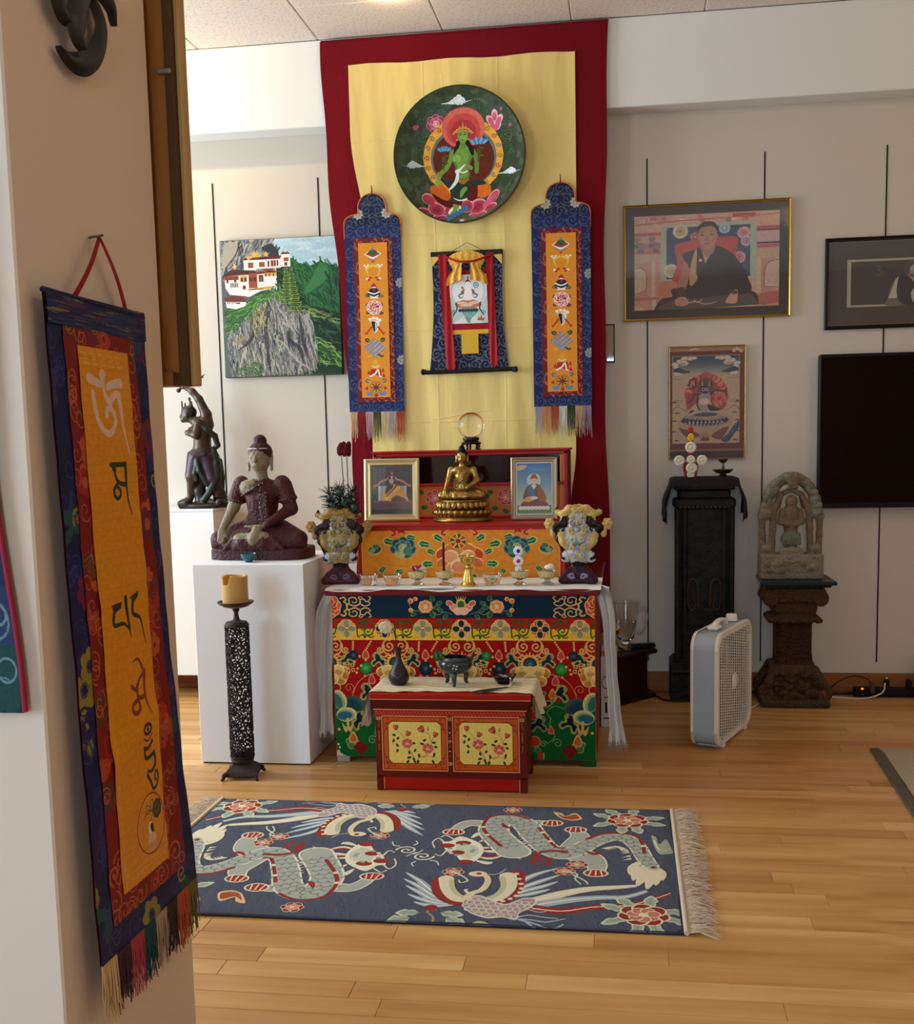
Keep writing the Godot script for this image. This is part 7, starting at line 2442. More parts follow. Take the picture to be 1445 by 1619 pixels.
	a.ell(734, 378, 5, 3, hx("6a3c34"))
	a.ell(722, 410, 26, 8, hx("8a4a48"))
	a.ell(735, 365, 60, 70, Color(0.78, 0.56, 0.46, 0.25))
	a.dot(672, 542, 12, hx("d3b4a8"))
	a.grain(0.1, 0.03, 41)
	return a.tex()

func praying_photo() -> Texture2D:
	# black and white print: a man with joined hands, in units of 500 by 270
	var a := Art.new(600, 324, 500, 270, hx("34302a"), Vector2(-205, -195))
	a.rect(205, 195, 500, 270, hx("b0a690"))
	a.rect(218, 208, 500, 245, hx("2e2a25"))
	a.blob("345,420 350,380 370,310 400,300 410,350 420,460 340,460", hx("6a645a"))
	a.blob("352,400 372,315 385,310 378,380 392,415 350,420", hx("c4bba8"))
	a.blob("380,310 420,290 560,330 600,470 400,460", hx("1b1917"))
	a.blob("400,270 410,225 440,205 480,205 510,240 516,300 500,350 470,365 440,345 420,310", hx("8f877a"))
	a.blob("398,280 405,225 440,203 480,204 512,240 490,225 450,222 425,245 415,290", hx("47423b"))
	a.blob("420,250 450,228 480,235 500,262 430,275", hx("aaa293"))
	a.curve("418,296 445,290 470,300 505,290", 5, 5, hx("2a2723"))
	a.ell(440, 300, 16, 9, hx("5a544c"))
	a.ell(490, 298, 14, 9, hx("5a544c"))
	a.blob("452,300 468,305 472,335 452,335", hx("b5ad9d"))
	a.blob("440,340 490,335 500,355 450,358", hx("3a352f"))
	a.blob("425,390 445,350 462,340 480,365 490,410 480,455 440,455 428,430", hx("b9b09f"))
	for i in 4: a.curve("%f,350 %f,390 %f,430" % [448 + i * 8, 440 + i * 9, 446 + i * 9], 2.5, 2, hx("4f4941"))
	a.blob("500,360 560,380 600,460 520,460", hx("4f4a43"))
	a.curve("300,240 320,236 312,262 328,270 305,292 330,288", 2.5, 2, hx("77705f"))
	return a.tex()

func protector_art() -> Texture2D:
	# reproduction of a painting of a dark protector among flames, units of 770 by 1080
	var a := Art.new(560, 800, 770, 1115, hx("5e1a20"), Vector2(-185, -165))
	a.rect(185, 165, 770, 36, hx("a37a54"))
	a.rect(185, 1195, 770, 20, hx("8f6044"))
	a.brush("380,185 440,180 510,178", 16, hx("d6c4a8"))
	for q in [[880, 185], [920, 205], [850, 200]]: a.spiral(q[0], q[1], 20, 0, 1.2, 8, hx("d9c9b4"))
	a.rect(208, 245, 705, 890, hx("b89878"))
	for i in 20: a.rect(215, 250 + i * 9, 692, 9.5, hx("153a52").lerp(hx("a89a84"), pow(i / 19.0, 1.2)))
	a.rect(215, 430, 692, 700, hx("b99c80"))
	for s in [-1.0, 1.0]:
		var o := Transform2D(Vector2(s, 0), Vector2(0, 1), Vector2(561 - s * 561, 0))
		a.t = o
		for q in [[240, 330, 40], [290, 300, 40], [340, 275, 42], [400, 275, 40], [330, 320, 52], [440, 270, 30], [250, 360, 34], [265, 430, 44], [290, 435, 26]]:
			a.ell(q[0], q[1], q[2], q[2] * 0.55, hx("8a8478"))
			a.ell(q[0], q[1] - 3, q[2] * 0.9, q[2] * 0.45, hx("cbbfae"))
		a.ell(320, 325, 30, 12, hx("c08a74"))
		a.blob("220,390 270,360 320,380 400,408 330,420 240,405", hx("1b3a4c"))
		a.curve("215,470 270,480 320,475", 6, 3, hx("5d7a7c"))
		a.curve("210,710 260,690 300,715 330,650", 4, 3, hx("3a3430"))
		a.curve("205,800 260,755 320,785 370,805", 5, 3, hx("2f2a28"))
		for q in [[260, 825], [230, 905], [225, 1015], [255, 1105], [235, 715]]: a.shape("%f,%f %f,%f %f,%f" % [q[0] - 34, q[1] + 3, q[0], q[1] - 12, q[0] + 34, q[1] + 3], hx("3a302c"))
	a.t = Transform2D()
	# flames
	a.blob("350,690 340,610 380,540 420,470 500,440 560,410 620,440 700,470 760,540 790,630 780,720 740,790 640,780 600,700 500,700 440,740 370,790", hx("9c3a30"))
	var r := RandomNumberGenerator.new()
	r.seed = 2
	for i in 60:
		var an := PI + r.randf() * PI
		a.brush("%f,%f %f,%f %f,%f" % [565 + cos(an) * 150, 640 + sin(an) * 150, 565 + cos(an + 0.1) * 190, 640 + sin(an + 0.1) * 190, 565 + cos(an) * 225, 640 + sin(an) * 222], 16, [hx("c9564a"), hx("b2463c"), hx("d6806a"), hx("842c28")][i % 4])
	a.dabs(P2("650,620 760,640 780,740 640,770"), 50, [hx("c0564c"), hx("cf8474")], 60, 14, 1.2, 0.6, r)
	a.curve("380,540 400,490 450,485 450,560 410,580 390,560", 14, 10, hx("211e1e"))
	a.curve("400,560 420,520 440,540", 8, 6, hx("b8aa98"))
	# figure
	a.blob("480,560 500,490 560,470 620,490 640,560 610,640 500,640", hx("5a4432"))
	for i in 6: a.shape("%f,560 %f,480 %f,560" % [490 + i * 24, 500 + i * 24, 512 + i * 24], [hx("3f4a2c"), hx("a38a5c"), hx("33261f")][i % 3])
	a.blob("510,560 560,550 600,570 600,620 560,650 510,630", hx("1c1a26"))
	for x in [535, 575]:
		a.dot(x, 588, 20, hx("9a968c"))
		a.dot(x, 588, 9, hx("16141a"))
	a.blob("500,615 550,630 600,615 590,645 515,645", hx("8f7484"))
	a.curve("500,640 440,640 420,690 370,725", 22, 10, hx("2a2526"))
	a.curve("610,640 660,600 720,610 770,620", 20, 8, hx("2a2526"))
	a.blob("480,650 550,640 610,650 600,760 560,810 490,800 470,720", hx("9a8a7c"))
	a.blob("500,690 580,680 590,730 510,740", hx("c9b49c"))
	a.curve("480,660 470,740 500,800", 20, 14, hx("1c1a20"))
	a.blob("580,740 640,760 720,790 680,805 600,800", hx("211d20"))
	a.blob("380,815 420,795 440,805 400,825", hx("1c1a1c"))
	# lotus seat and rock
	a.blob("270,950 330,850 450,830 650,830 790,840 850,920 800,1000 700,1060 560,1100 400,1060 300,1010", hx("b3916f"))
	a.blob("430,840 560,820 680,835 640,860 480,860", hx("3f4a50"))
	a.blob("330,860 400,850 560,880 720,860 790,880 740,950 560,970 380,950", hx("8f8478"))
	for i in 12: a.shape("%f,%f %f,%f %f,%f %f,%f" % [330 + i * 40 - 34, 900 - 20 * sin(i * 0.5) + 5, 330 + i * 40, 870 + 30 * sin(PI * i / 11.0), 330 + i * 40 + 34, 905 + 5 * sin(i), 330 + i * 40, 930 + 34 * sin(PI * i / 11.0)], hx("1b1c40"))
	for i in 9: a.shape("%f,%f %f,%f %f,%f" % [390 + i * 42 - 12, 930, 390 + i * 42, 896, 390 + i * 42 + 12, 930], hx("b8a894"))
	a.blob("280,970 340,990 430,1010 500,1050 420,1080 330,1050", hx("6a4238"))
	a.blob("620,1060 700,1000 800,970 760,1050 700,1100", hx("6a4238"))
	a.blob("720,1100 790,1040 850,960 905,910 905,980 860,1040 790,1125", hx("1d3c54"))
	a.curve("740,1100 820,1030 890,930", 5, 5, hx("54788c"))
	a.ell(550, 1070, 56, 44, hx("a07c60"))
	a.shape("500,1110 540,1060 560,1090 575,1062 600,1110", hx("5a3428"))
	a.rect(185, 1215, 770, 65, hx("0f1024"))
	a.grain(0.12, 0.04, 51)
	return a.tex()

func wall_pictures() -> void:
	var zf := 0.186
	# round painted plate
	var pl := thing("painted_plate", "large round dark green plate painted with a green-skinned seated goddess, hung on the yellow silk", "plate", Vector3(-0.822, 2.785, zf))
	var prof := P2("0.335,0.052 0.331,0.045 0.29,0.02 0.2,0.008 0.0,0.004")
	var disc := MB.new()
	disc.xf = Transform3D(Basis(Vector3.RIGHT, PI / 2), Vector3.ZERO)
	disc.lathe(P2("0,0 0.18,0.0 0.28,0.012 0.328,0.044 0.334,0.055 0.329,0.056 0.322,0.052 0.27,0.026 0.17,0.013 0,0.011"), 72)
	# the painting follows the dish: texture coordinates straight from its own face
	for i in disc.v.size(): disc.uv[i] = Vector2(0.5 + disc.v[i].x / 0.67, 0.5 - disc.v[i].y / 0.67)
	part("dish", disc, mat(Color.WHITE, 0.32, 0.0, plate_art()), pl)
	var rimm := MB.new()
	rimm.xf = Transform3D(Basis(Vector3.RIGHT, PI / 2), Vector3.ZERO)
	rimm.lathe(P2("0.326,0.046 0.335,0.05 0.3345,0.058 0.3285,0.0575"), 72)
	part("rim", rimm, mat(hx("263022"), 0.35), pl)
	# two long banners with the eight emblems
	var e := Art.new(256, 1400, 100, 550, hx("d98a26"))
	e.base = Transform2D(0, Vector2(1, 0.955), 0, Vector2(0, 2))
	for i in 40: e.line(PackedVector2Array([Vector2(0, i * 14.0), Vector2(100, i * 14.0 + 6 * sin(i))]), 0.8, 0.8, hx("cf7f20"))
	emblems(e)
	var et := e.tex()
	var blue := mat(Color.WHITE, 0.6, 0.0, brocade(384, 1280, 90, 300, hx("1a2150"), hx("3f4a68"), hx("8d8f88"), 4))
	var redb := mat(Color.WHITE, 0.6, 0.0, brocade(256, 1024, 62, 250, hx("6a1a1c"), hx("9a5a4c"), Color(0, 0, 0, 0), 5))
	var head := mat(Color.WHITE, 0.6, 0.0, brocade(384, 288, 90, 68, hx("161b38"), hx("454d5e"), hx("a5a394"), 6))
	var p1 := [hx("d9b48a"), hx("9c2e22"), hx("c9a8a8"), hx("4a5030"), hx("d6c49a"), hx("b8a6a4"), hx("b8472a")]
	var p2 := [hx("a99aa8"), hx("cf8a62"), hx("b04a2a"), hx("d6d6cc"), hx("3a3a26"), hx("c9ab80"), hx("a88a98")]
	long_banner("tall blue brocade banner with eight emblems on orange, hanging left of the round plate", Vector3(-1.292, 1.523, zf), p1, -0.004, et, blue, redb, head)
	long_banner("tall blue brocade banner with eight emblems on orange, hanging right of the round plate", Vector3(-0.32, 1.527, zf), p2, 0.002, et, blue, redb, head)
	small_thangka(zf)
	# canvas of a cliff monastery
	var cv := thing("canvas_painting", "unframed painting of a white monastery on a mossy cliff, left of the red hanging", "painting", Vector3(-1.84, 2.096, 0.003))
	part("canvas", bx(Vector3(0, 0, 0.016), Vector3(0.66, 0.73, 0.032), 0.004), mat(hx("3c463c"), 0.8), cv)
	part("painted_face", bx(Vector3(0, 0, 0.0325), Vector3(0.655, 0.725, 0.002), 0.001), mat(Color.WHITE, 0.5, 0.0, monastery_art()), cv)
	# framed pictures on the right
	picture_frame("framed_photograph", "gold-framed colour photograph of a seated man in dark robes, upper right wall", 0.836, 0.583, 0.013, 0.022, mat(hx("b8923e"), 0.25, 0.9), seated_man_photo(), Vector3(0.407, 2.246, 0.003), 0.0, "photograph", mat(hx("2a241e"), 0.85), 0.043)
	var bw := picture_frame("framed_photograph", "black-framed black and white photograph of a man with joined hands above the television", 0.92, 0.45, 0.02, 0.022, mat(hx("14110f"), 0.4), praying_photo(), Vector3(1.453, 2.103, 0.003), 0.0, "photograph", mat(hx("3a352e"), 0.85), 0.088)
	var fil := MB.new()
	for s in [-1, 1]:
		fil.box(Vector3(0, s * 0.204, 0.008), Vector3(0.88, 0.002, 0.003))
		fil.box(Vector3(s * 0.439, 0, 0.008), Vector3(0.002, 0.41, 0.003))
	part("fillet", fil, mat(hx("9a7a58"), 0.5), bw)
	picture_frame("framed_print", "thin gold frame with a print of a dark protector in flames, above the draped pedestal", 0.39, 0.58, 0.008, 0.02, mat(hx("c4a052"), 0.25, 0.9), protector_art(), Vector3(0.412, 1.53, 0.003), 0.0, "print", null, 0.0)
	# narrow black frame half hidden by the red velvet
	var da := Art.new(128, 192, 20, 30, hx("b0a183"))
	for i in 11: da.rect(5, 4 + i * 2.0, 6 + (i * 7 % 5), 0.6, hx("8d8068"))
	picture_frame("framed_document", "small black-framed paper on the wall at the right edge of the velvet", 0.16, 0.195, 0.006, 0.014, G.black, da.tex(), Vector3(-0.138, 1.849, 0.003), 0.0, "picture frame")
	# television
	var tv := thing("television", "large black flat television on the wall at the right edge", "television", Vector3(1.55, 1.366, 0.0))
	part("housing", bx(Vector3(0, 0, 0.04), Vector3(1.17, 0.775, 0.05), 0.006), mat(hx("0d0c0c"), 0.5), tv)
	part("screen", bx(Vector3(0, 0.006, 0.0655), Vector3(1.15, 0.735, 0.002)), mat(hx("050404"), 0.12), tv)
	part("bezel", bx(Vector3(0, -0.377, 0.066), Vector3(1.17, 0.02, 0.006), 0.002), mat(hx("161414"), 0.3), tv)
	part("wall_bracket", bx(Vector3(0, 0, 0.008), Vector3(0.4, 0.3, 0.016), 0.002), G.black, tv)

func small_thangka(z: float) -> void:
	var o := thing("scroll_painting", "small scroll painting with navy brocade, red ribbons and tied yellow veil, below the plate", "scroll", Vector3(-0.8, 2.02, z))
	var br := mat(Color.WHITE, 0.6, 0.0, brocade(512, 768, 120, 180, hx("14173a"), hx("5c6068"), hx("8d8a7c"), 7))
	var f := func(u: float, v: float) -> Vector3:
		var w := lerpf(0.368, 0.412, v * v) - 0.02 * sin(v * PI)
		return Vector3((u - 0.5) * w, lerpf(0.285, -0.3, v), 0.004 + 0.004 * sin(v * 4.0) + 0.003 * sin(u * 6.0 + 1.0) * v)
	part("brocade", MB.new().sheet(16, 30, f, Vector3.BACK), br, o)
	var rod := mat(hx("1a1414"), 0.35)
	var tb := MB.new()
	tb.box(Vector3(-0.002, 0.291, 0.004), Vector3(0.372, 0.024, 0.012), 0.003)
	part("top_rod", tb, mat(hx("201c1e"), 0.5), o)
	part("bottom_rod", MB.new().tube(PackedVector3Array([Vector3(-0.235, -0.304, 0.012), Vector3(0, -0.302, 0.012), Vector3(0.235, -0.298, 0.012)]), 0.011, -1, 12), rod, o)
	for s in [-1.0, 1.0]:
		var kb := MB.new()
		kb.xf = Transform3D(Basis(Vector3.BACK, -s * PI / 2), Vector3(s * 0.225, -0.301, 0.012))
		kb.lathe(P2("0,0 0.013,0 0.015,0.004 0.012,0.008 0.016,0.013 0.016,0.02 0.01,0.026 0,0.028"), 18)
		part("knob", kb, rod, o)
	var red := mat(hx("9c101a"), 0.6)
	part("red_border", bx(Vector3(0.0, 0.05, 0.013), Vector3(0.225, 0.31, 0.002)), mat(hx("8f0f18"), 0.6), o)
	part("yellow_strip", bx(Vector3(0.002, -0.105, 0.0135), Vector3(0.205, 0.022, 0.0025)), mat(hx("d6a52a"), 0.5), o)
	part("yellow_flap", bx(Vector3(0.008, -0.165, 0.014), Vector3(0.088, 0.1, 0.002), 0.0005), bump(mat(hx("d9ad32"), 0.55), G.fine, 0.2), o)
	part("picture", bx(Vector3(0.003, 0.06, 0.0145), Vector3(0.2, 0.245, 0.002)), mat(Color.WHITE, 0.55, 0.0, small_thangka_art()), o)
	for s in [[-0.125, -0.092, -0.285, 0.046], [0.116, 0.13, -0.27, 0.038]]:
		var rb := MB.new().sheet(6, 24, func(u: float, v: float) -> Vector3:
			var x = lerpf(s[0], s[1], v) + (u - 0.5) * s[3]
			var y := lerpf(0.285, s[2], v)
			if v > 0.97: y -= 0.022 * (1.0 - absf(u - 0.5) * 2.0)
			return Vector3(x, y, 0.019 + 0.003 * sin(u * 9.0 + v * 6.0)), Vector3.BACK)
		part("ribbon", rb, red, o)
	# gathered veil tied with a red cord
	var veil := bump(mat(hx("dba43c"), 0.4), G.grain, 0.4)
	var vm := MB.new().sheet(48, 14, func(u: float, v: float) -> Vector3:
		var a := (u - 0.5) * 2.0
		var arch := 0.30 - 0.03 * a * a + 0.0
		var pinch := 1.0 - 0.28 * exp(-pow((v - 0.42) * 5.0, 2))
		var y := arch - v * 0.145
		return Vector3(a * 0.095 * pinch * (1.0 + 0.12 * v) + 0.0, y, 0.026 + 0.014 * (1.0 - a * a) * (0.6 + 0.4 * absf(v - 0.42)) + 0.005 * sin(a * 17.0) * v), Vector3.BACK)
	# the veil parts in the middle over the picture
	var keep := PackedInt32Array()
	for i in vm.ix.size() / 3:
		var c := (vm.v[vm.ix[i * 3]] + vm.v[vm.ix[i * 3 + 1]] + vm.v[vm.ix[i * 3 + 2]]) / 3.0
		if c.y > 0.235 or absf(c.x + 0.003) > 0.022: keep.append_array([vm.ix[i * 3], vm.ix[i * 3 + 1], vm.ix[i * 3 + 2]])
	vm.ix = keep
	part("veil", vm, veil, o)
	part("veil_cord", MB.new().tube(smooth3([Vector3(-0.11, 0.277, 0.02), Vector3(-0.05, 0.248, 0.038), Vector3(0.0, 0.242, 0.044), Vector3(0.06, 0.25, 0.038), Vector3(0.14, 0.282, 0.018)], 5), 0.0055, -1, 6), red, o)
	for s in [-1.0, 1.0]:
		var dr := MB.new().prism(P2("0,0 0.045,0 0.045,-0.05") if s > 0 else P2("0,0 -0.045,0 -0.045,-0.05"), 0.014, 0.016)
		part("corner_lining", dr, mat(hx("d8b25a"), 0.5), o, Vector3(s * 0.135, 0.277, 0))
	part("hanging_cord", MB.new().tube(PackedVector3Array([Vector3(-0.075, 0.303, 0.006), Vector3(0.002, 0.343, 0.006), Vector3(0.078, 0.303, 0.006)]), 0.0014, -1, 5), mat(hx("5a4030"), 0.7), o)

func dancer() -> void:
	var o := thing("dancer_statue", "bronze dancing goddess with one arm raised overhead, on the white wall box", "statue", Vector3(-2.268, 1.031, 0.165))
	var sc := Sculpt.new(Vector3(-0.145, -0.004, -0.1), Vector3(0.145, 0.74, 0.1), 0.0042)
	sc.k = 0.014
	# 0 bronze, 1 skirt, 2 scarf, 3 rock
	sc.ell(Vector3(0, 0.012, 0), Vector3(0.135, 0.022, 0.085), 3)
	var r := RandomNumberGenerator.new()
	r.seed = 6
	for i in 26: sc.ell(Vector3(r.randf_range(-0.12, 0.12), r.randf_range(0.01, 0.035), r.randf_range(-0.06, 0.06)), Vector3(0.02, 0.014, 0.02) * r.randf_range(0.7, 1.3), 3)
	sc.path([Vector3(-0.01, 0.02, 0.02), Vector3(-0.02, 0.09, 0.02), Vector3(0.0, 0.15, 0.01)], [0.035, 0.03, 0.02], 3)
	sc.path([Vector3(0.09, 0.02, -0.01), Vector3(0.085, 0.09, -0.01)], [0.045, 0.025], 3)
	# legs and skirt
	sc.path([Vector3(-0.03, 0.27, 0.01), Vector3(-0.052, 0.17, 0.04), Vector3(-0.07, 0.06, 0.035)], [0.05, 0.03, 0.015], 0)
	sc.cap(Vector3(-0.072, 0.05, 0.035), Vector3(-0.125, 0.03, 0.045), 0.016, 0.009, 0)
	sc.path([Vector3(0.035, 0.26, 0.0), Vector3(0.065, 0.15, 0.02), Vector3(0.07, 0.05, 0.0)], [0.055, 0.033, 0.02], 0)
	sc.ell(Vector3(0.0, 0.275, 0.0), Vector3(0.072, 0.05, 0.058), 1)
	sc.path([Vector3(-0.03, 0.26, 0.01), Vector3(-0.05, 0.18, 0.03)], [0.055, 0.04], 1)
	sc.path([Vector3(0.03, 0.26, 0.0), Vector3(0.058, 0.16, 0.015)], [0.058, 0.045], 1)
	sc.ell(Vector3(0.0, 0.21, 0.0), Vector3(0.07, 0.07, 0.05), 1)
	# torso, chest, neck, head in profile
	sc.path([Vector3(0.0, 0.29, 0.0), Vector3(0.0, 0.345, 0.0), Vector3(0.004, 0.41, 0.0), Vector3(0.008, 0.45, 0.0)], [0.056, 0.044, 0.05, 0.045], 0)
	sc.ell(Vector3(-0.042, 0.412, 0.022), Vector3(0.03, 0.027, 0.025), 0)
	sc.ell(Vector3(-0.05, 0.405, -0.02), Vector3(0.03, 0.027, 0.025), 0)
	sc.path([Vector3(-0.015, 0.455, 0), Vector3(-0.05, 0.475, 0)], [0.03, 0.024], 0)
	sc.k = 0.008
	sc.ell(Vector3(-0.078, 0.5, 0), Vector3(0.034, 0.04, 0.03), 0)
	sc.ell(Vector3(-0.062, 0.515, 0), Vector3(0.038, 0.034, 0.034), 3)
	sc.ell(Vector3(-0.1, 0.475, 0), Vector3(0.016, 0.016, 0.02), 0)
	sc.cap(Vector3(-0.106, 0.505, 0), Vector3(-0.117, 0.492, 0), 0.006, 0.0075, 0)
	sc.cap(Vector3(-0.105, 0.479, 0.004), Vector3(-0.109, 0.478, -0.004), 0.006, 0.006, 0)
	for q in [[-0.1, 0.525, 0.575], [-0.082, 0.535, 0.565], [-0.055, 0.55, 0.582], [-0.045, 0.545, 0.57]]: sc.cap(Vector3(q[0], q[1], 0.008), Vector3(q[0] - 0.003, q[2], 0.006), 0.007, 0.004, 0)
	sc.ell(Vector3(-0.06, 0.587, 0.004), Vector3(0.008, 0.008, 0.008), 0)
	sc.ell(Vector3(-0.07, 0.497, 0.03), Vector3(0.009, 0.012, 0.006), 0)
	for i in 4: sc.ell(Vector3(-0.09 + i * 0.015, 0.535 + 0.004 * i, 0.02), Vector3(0.008, 0.008, 0.008), 0)
	# raised arm, bent at the elbow above the head; bell and sceptre in the hands
	sc.k = 0.01
	sc.path([Vector3(0.035, 0.445, 0), Vector3(0.03, 0.5, 0.0), Vector3(-0.005, 0.583, 0.005)], [0.034, 0.028, 0.021], 0)
	sc.path([Vector3(-0.005, 0.583, 0.005), Vector3(-0.04, 0.625, 0.005), Vector3(-0.075, 0.646, 0.005)], [0.021, 0.018, 0.013], 0)
	sc.k = 0.004
	sc.ell(Vector3(-0.088, 0.652, 0.005), Vector3(0.016, 0.014, 0.013), 0)
	for i in 4: sc.cap(Vector3(-0.092, 0.657, -0.006 + i * 0.006), Vector3(-0.108, 0.645, -0.006 + i * 0.006), 0.0048, 0.004, 0)
	sc.cap(Vector3(-0.08, 0.65, 0.012), Vector3(-0.095, 0.64, 0.016), 0.005, 0.004, 0)
	sc.cap(Vector3(-0.118, 0.633, 0.005), Vector3(-0.06, 0.672, 0.005), 0.006, 0.006, 0)
	sc.ell(Vector3(-0.118, 0.632, 0.005), Vector3(0.013, 0.012, 0.012), 0)
	sc.path([Vector3(-0.06, 0.672, 0.005), Vector3(0.0, 0.69, 0.005), Vector3(0.034, 0.715, 0.005)], [0.006, 0.005, 0.003], 0)
	for q in [[0.012, 0.72], [0.03, 0.7], [-0.005, 0.71]]: sc.cap(Vector3(0.0, 0.69, 0.005), Vector3(q[0], q[1], 0.005), 0.004, 0.002, 0)
	# other arm folded over the chest
	sc.k = 0.01
	sc.path([Vector3(0.0, 0.45, 0.045), Vector3(-0.01, 0.39, 0.062), Vector3(-0.045, 0.4, 0.06)], [0.024, 0.02, 0.015], 0)
	sc.ell(Vector3(-0.058, 0.405, 0.056), Vector3(0.017, 0.015, 0.014), 0)
	# girdle, sash, scarf
	sc.k = 0.006
	sc.path([Vector3(-0.064, 0.292, 0.03), Vector3(-0.03, 0.272, 0.055), Vector3(0.03, 0.29, 0.052), Vector3(0.066, 0.318, 0.015)], [0.012, 0.013, 0.012, 0.01], 1)
	sc.path([Vector3(-0.012, 0.26, 0.058), Vector3(0.0, 0.2, 0.062), Vector3(0.035, 0.13, 0.05)], [0.014, 0.013, 0.016], 2)
	sc.path([Vector3(-0.015, 0.25, 0.058), Vector3(-0.025, 0.19, 0.062), Vector3(-0.02, 0.15, 0.06)], [0.01, 0.012, 0.01], 2)
	sc.path([Vector3(-0.02, 0.48, 0.03), Vector3(0.0, 0.455, 0.05), Vector3(0.045, 0.42, 0.045), Vector3(0.08, 0.385, 0.02), Vector3(0.09, 0.335, 0.01), Vector3(0.07, 0.318, 0.01)], [0.012, 0.015, 0.017, 0.016, 0.015, 0.012], 2)
	sc.path([Vector3(0.07, 0.31, 0.02), Vector3(0.085, 0.24, 0.025), Vector3(0.085, 0.16, 0.03), Vector3(0.05, 0.09, 0.045), Vector3(0.015, 0.045, 0.05)], [0.016, 0.022, 0.024, 0.02, 0.018], 2)
	sc.path([Vector3(0.09, 0.25, 0.0), Vector3(0.098, 0.16, 0.0), Vector3(0.1, 0.11, 0.0)], [0.018, 0.02, 0.014], 2)
	var m := vmat(0.38, 0.45)
	part("figure", sc.mesh([lin("453528"), lin("33202a"), lin("2a2f27"), lin("2d2520")]), m, o)

func wood_buddha() -> void:
	var o := thing("carved_statue", "weathered red-brown wooden seated Buddha with bare grey arm, on the white pedestal", "statue", Vector3(-1.602, 0.8625, 1.195), -0.06)
	var dark := mat(hx("3c201e"), 0.55)
	var bs := PackedVector2Array()
	for i in 40:
		var a := TAU * i / 40
		bs.append(Vector2(signf(cos(a)) * pow(absf(cos(a)), 0.45) * 0.222, signf(sin(a)) * pow(absf(sin(a)), 0.55) * 0.135))
	var bm := MB.new()
	bm.xf = Transform3D(Basis(Vector3.RIGHT, -PI / 2), Vector3.ZERO)
	bm.prism(bs, 0.0, 0.048, 0.006, true)
	part("base", bm, bump(tri(mat(hx("45262a"), 0.55), 6.0), G.grain, 0.5), o)
	var sc := Sculpt.new(Vector3(-0.225, -0.004, -0.12), Vector3(0.225, 0.52, 0.19), 0.0045)
	sc.k = 0.012
	var b := SculptScaled.new(sc, 0.505)
	b.seated()
	# cape sleeves with a flared edge, robe fall between the knees, skirt spreading to the base
	for s in [-1.0, 1.0]:
		sc.k = 0.01
		sc.cap(Vector3(s * 0.095, 0.285, -0.01), Vector3(s * 0.118, 0.225, -0.006), 0.035, 0.037, 0)
		sc.ell(Vector3(s * 0.12, 0.212, -0.006), Vector3(0.045, 0.01, 0.042), 0, Basis(Vector3.BACK, s * 0.25))
		sc.k = 0.02
		sc.path([Vector3(s * 0.12, 0.05, 0.05), Vector3(s * 0.175, 0.03, 0.06), Vector3(s * 0.212, 0.008, 0.055)], [0.03, 0.022, 0.01], 0)
	for i in 7: sc.path([Vector3(-0.09 + i * 0.03, 0.045, 0.118), Vector3(-0.13 + i * 0.045, 0.004, 0.128)], [0.012, 0.008], 0)
	sc.ell(Vector3(0, 0.01, 0.02), Vector3(0.2, 0.022, 0.115), 0)
	sc.k = 0.006
	sc.box(Vector3(0.035, 0.165, 0.056), Vector3(0.04, 0.16, 0.016), 0.006, 3, Basis(Vector3.BACK, 0.1))
	sc.path([Vector3(-0.07, 0.235, 0.05), Vector3(0.0, 0.27, 0.066), Vector3(0.035, 0.29, 0.05)], [0.006, 0.007, 0.006], 3)
	sc.path([Vector3(0.02, 0.085, 0.115), Vector3(0.01, 0.05, 0.13)], [0.022, 0.028], 1)
	var m := vmat(0.5)
	bump(tri(m, 7.0), G.grain, 0.5)
	part("figure", sc.mesh([lin("4a2422"), lin("8b7c66"), lin("3f2422"), lin("452625")]), m, o, Vector3(0, 0.044, 0))
	# inlaid mirror studs and the headband
	var st := MB.new()
	for i in 8: st.ball(Vector3(-0.068 + i * 0.014, 0.28 + i * 0.0072, 0.058 + 0.016 * sin(PI * i / 7.0)), Vector3.ONE * 0.0022, 6, 4)
	for i in 18: st.ball(Vector3(0.022 + 0.026 * (i % 2) - 0.004 * (i / 6), 0.3 - i * 0.009, 0.068 + 0.004 * sin(i)), Vector3.ONE * 0.002, 6, 4)
	for s in [-1.0, 1.0]:
		for i in 6: st.ball(Vector3(s * (0.095 + i * 0.011), 0.262 - 0.004 * absf(i - 2.5), 0.04 - absf(i - 2.0) * 0.004), Vector3.ONE * 0.0018, 6, 4)
	for i in 4: st.ball(Vector3(-0.022 + 0.034 * (i % 2), 0.1 - 0.014 * (i / 2), 0.142), Vector3.ONE * 0.0022, 6, 4)
	part("studs", st, mat(hx("d9d4c8"), 0.2, 0.5), o).set_meta("kind", "stuff")
	var hb := MB.new()
	for s in [[-0.9, 0.15], [0.3, 0.95]]:
		var p := PackedVector3Array()
		for i in 9:
			var a := lerpf(s[0], s[1], i / 8.0)
			p.append(Vector3(sin(a) * 0.0535, 0.482, cos(a) * 0.056 - 0.009))
		hb.tube(p, 0.0026, -1, 6)
	part("headband_inlay", hb, mat(hx("cdd2d4"), 0.15, 0.6), o)

